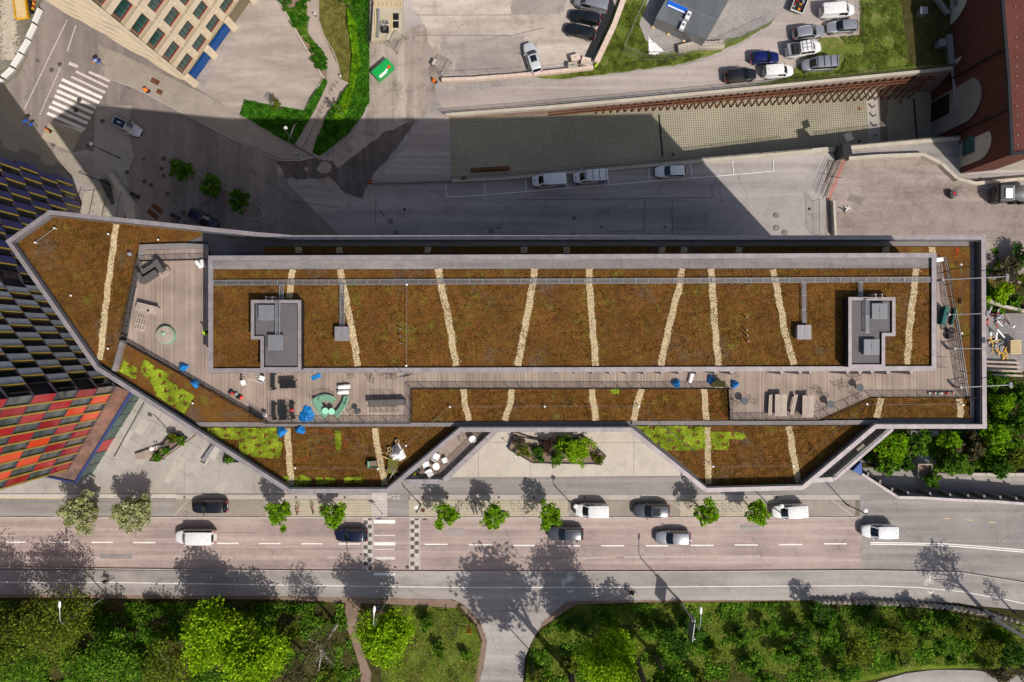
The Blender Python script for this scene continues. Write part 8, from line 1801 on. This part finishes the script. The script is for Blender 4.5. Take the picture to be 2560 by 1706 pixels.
for i, (x, y, r) in enumerate(((715, 8, 1.2), (735, 45, 1.0), (742, 62, .8), (788, 125, .9), (800, 135, .8), (792, 155, .8), (806, 168, .9), (752, 20, .8), (765, 50, .7), (765, 8, 1.1), (757, 58, .5), (808, 148, .6))):
    tree(x, y, ZN, r*1.2, r, 'hedge', 'round clipped green bush in the planting bed, number %s from the top of the bed' % ['one', 'two', 'three', 'four', 'five', 'six', 'seven', 'eight', 'nine', 'ten', 'eleven', 'twelve'][i], 'bush', 'bushes in the planting bed', 450, .2, trunk=False, name='bush', hollow=.1)['label'] = ['dark round bush at the very top of the planting bed', 'dark green bush by the slab edge, upper of two touching', 'dark green bush by the slab edge, lower of two touching', 'round bush topping the cluster beside the path bend', 'second round bush of the cluster beside the path bend', 'third round bush of the cluster, against the slab edge', 'lowest round bush of the cluster beside the path bend', 'small bush in the upper planting bed between slab and path', 'tiny bush touching the upper path edge', 'bush at the very top touching the garden path', 'tiny lone bush between slab edge and path', 'small bush bulging over the path at its bend'][i]
random.seed(4)
sp_ = scatter('bed_perennials', [[(712, 20), (765, 20), (770, 85), (795, 120), (785, 125), (760, 100)]], ZN, 700, .35, L['mid'], 'rows of small perennials in the upper planting bed', None, None, .25)
for x, y, lab in ((858, 290, 'tiny staked tree beside the yellow green ground cover'), (878, 25, 'bare young staked tree at the top of the hedge bed'), (706, 275, 'young staked tree standing in the green triangle bed')): tree(x, y, ZN, 4.2, 1.2, 'olive' if x < 800 else 'mid', lab, 'tree', 'staked young trees', 350, .18, hollow=.2)
for x, y, n, k, lab in ((2250, 90, 0, '', ''),): pass
nsc('rough_grass', [(2155, 0), (2250, 0), (2272, 150), (2290, 165), (1925, 208), (1990, 185), (2050, 185), (2100, 175), (2120, 120), (2100, 92), (2150, 88)], 9000, .17, L['grass'], 'rough grass around the parked vehicles at the upper right', .15, .4)
nsc('rough_grass', [(1490, 165), (1562, 10), (1620, 0), (1598, 60), (1612, 98), (1645, 138), (1780, 135), (1700, 160), (1500, 186), (1400, 196)], 14000, .18, L['grass'], 'rough grass verge between the yard wall and the access road', .12, .5)
# shrubs in the planters
for x, y, r, k, lab, h in ((1440, 1118, 2.3, 'lime', 'large bright green small tree overhanging the angular planter', 3.2), (1400, 1110, 1.5, 'mid', 'dark green shrub behind the bright tree in the angular planter', 1.8), (1345, 1130, 1.2, 'dark', 'blue green shrub in the left half of the angular planter', 1.2), (1310, 1125, 1.0, 'olive', 'olive shrub at the left tip of the angular planter', 1.0), (1372, 1112, 1.1, 'purple', 'dark purple leaved shrub in the angular planter', 1.6), (1390, 1146, 1.0, 'mid', 'green shrub at the lower rim of the angular planter', .9), (1495, 1145, .8, 'olive', 'small shrub at the right tip of the angular planter', .9), (1300, 1108, .7, 'bare', 'dry brown shrub beside the slatted seat', 1.1),
        (440, 1095, .8, 'olive', 'olive leaved shrub at the wide end of the wedge planter', 1.2), (455, 1102, .6, 'mid', 'green shrub in the wide end of the wedge planter', .6), (420, 1125, .55, 'mid', 'green shrub in the middle of the wedge planter', .6), (398, 1142, .5, 'mid', 'green shrub in the narrow end of the wedge planter', .5), (575, 1148, .6, 'mid', 'green plants in the small steel planter', .5)):
    tree(x, y, .4, h+.4, r, k, lab, 'shrub', 'shrubs in the plaza planters', int(500*r*r)+260, .2, name='planter_shrub', hollow=.15)
# fresh green sedum mats on the roof
def moss(polys, z, n, label):
    o = scatter('fresh_sedum', polys, z, n, .12, L['moss'], label, None, bld, .12, 1.0, .35); return o
moss([[(520, 1070), (700, 1070), (702, 1100), (706, 1110), (700, 1143), (690, 1146), (600, 1138), (597, 1100), (520, 1092)]], ZB, 11000, 'a')
moss([[(838, 1077), (852, 1077), (852, 1124), (840, 1124)], [(707, 1192), (722, 1190), (722, 1216)], [(738, 1192), (756, 1187), (778, 1198), (776, 1207), (762, 1216), (738, 1217)], [(791, 1193), (838, 1196), (836, 1206), (792, 1211)], [(861, 1194), (907, 1192), (906, 1206), (862, 1207)]], ZB, 6000, 'b')
moss([[(1592, 1066), (1763, 1066), (1763, 1126), (1665, 1126), (1640, 1110)], [(1776, 1080), (1856, 1081), (1864, 1092), (1856, 1098), (1822, 1098), (1820, 1124), (1776, 1124)]], ZB, 12000, 'cc')
moss([[(310, 903), (342, 920), (340, 948), (330, 945), (298, 928)], [(362, 899), (424, 938), (416, 948), (486, 990), (462, 1034), (392, 990), (382, 962), (352, 925)]], ZS, 7500, 'dd'); moss([[(1526, 972), (1547, 971), (1547, 983), (1527, 984)]], ZS, 500, 'eee')
# loose tufts that break up the planted roofs
for poly, z, n in ((((533, 675), (2329, 672), (2329, 916), (533, 921)), ZQ+.05, 52000), (((128, 545), (470, 580), (335, 640), (290, 860), (280, 920), (40, 610)), ZS, 12000), (((500, 1070), (1139, 1070), (964, 1215), (724, 1217)), ZB, 13000), (((1592, 1066), (2170, 1065), (2004, 1212), (1772, 1212)), ZB, 11000), (((1030, 973), (1820, 973), (1820, 1052), (1030, 1053)), ZS, 11000), (((2180, 998), (2423, 996), (2423, 1044), (2060, 1046)), ZS, 3000)):
    scatter('sedum_tufts', [poly], z, n, .1, L['sed'], 'x%d' % n, None, bld, .05, 1.2, .1)
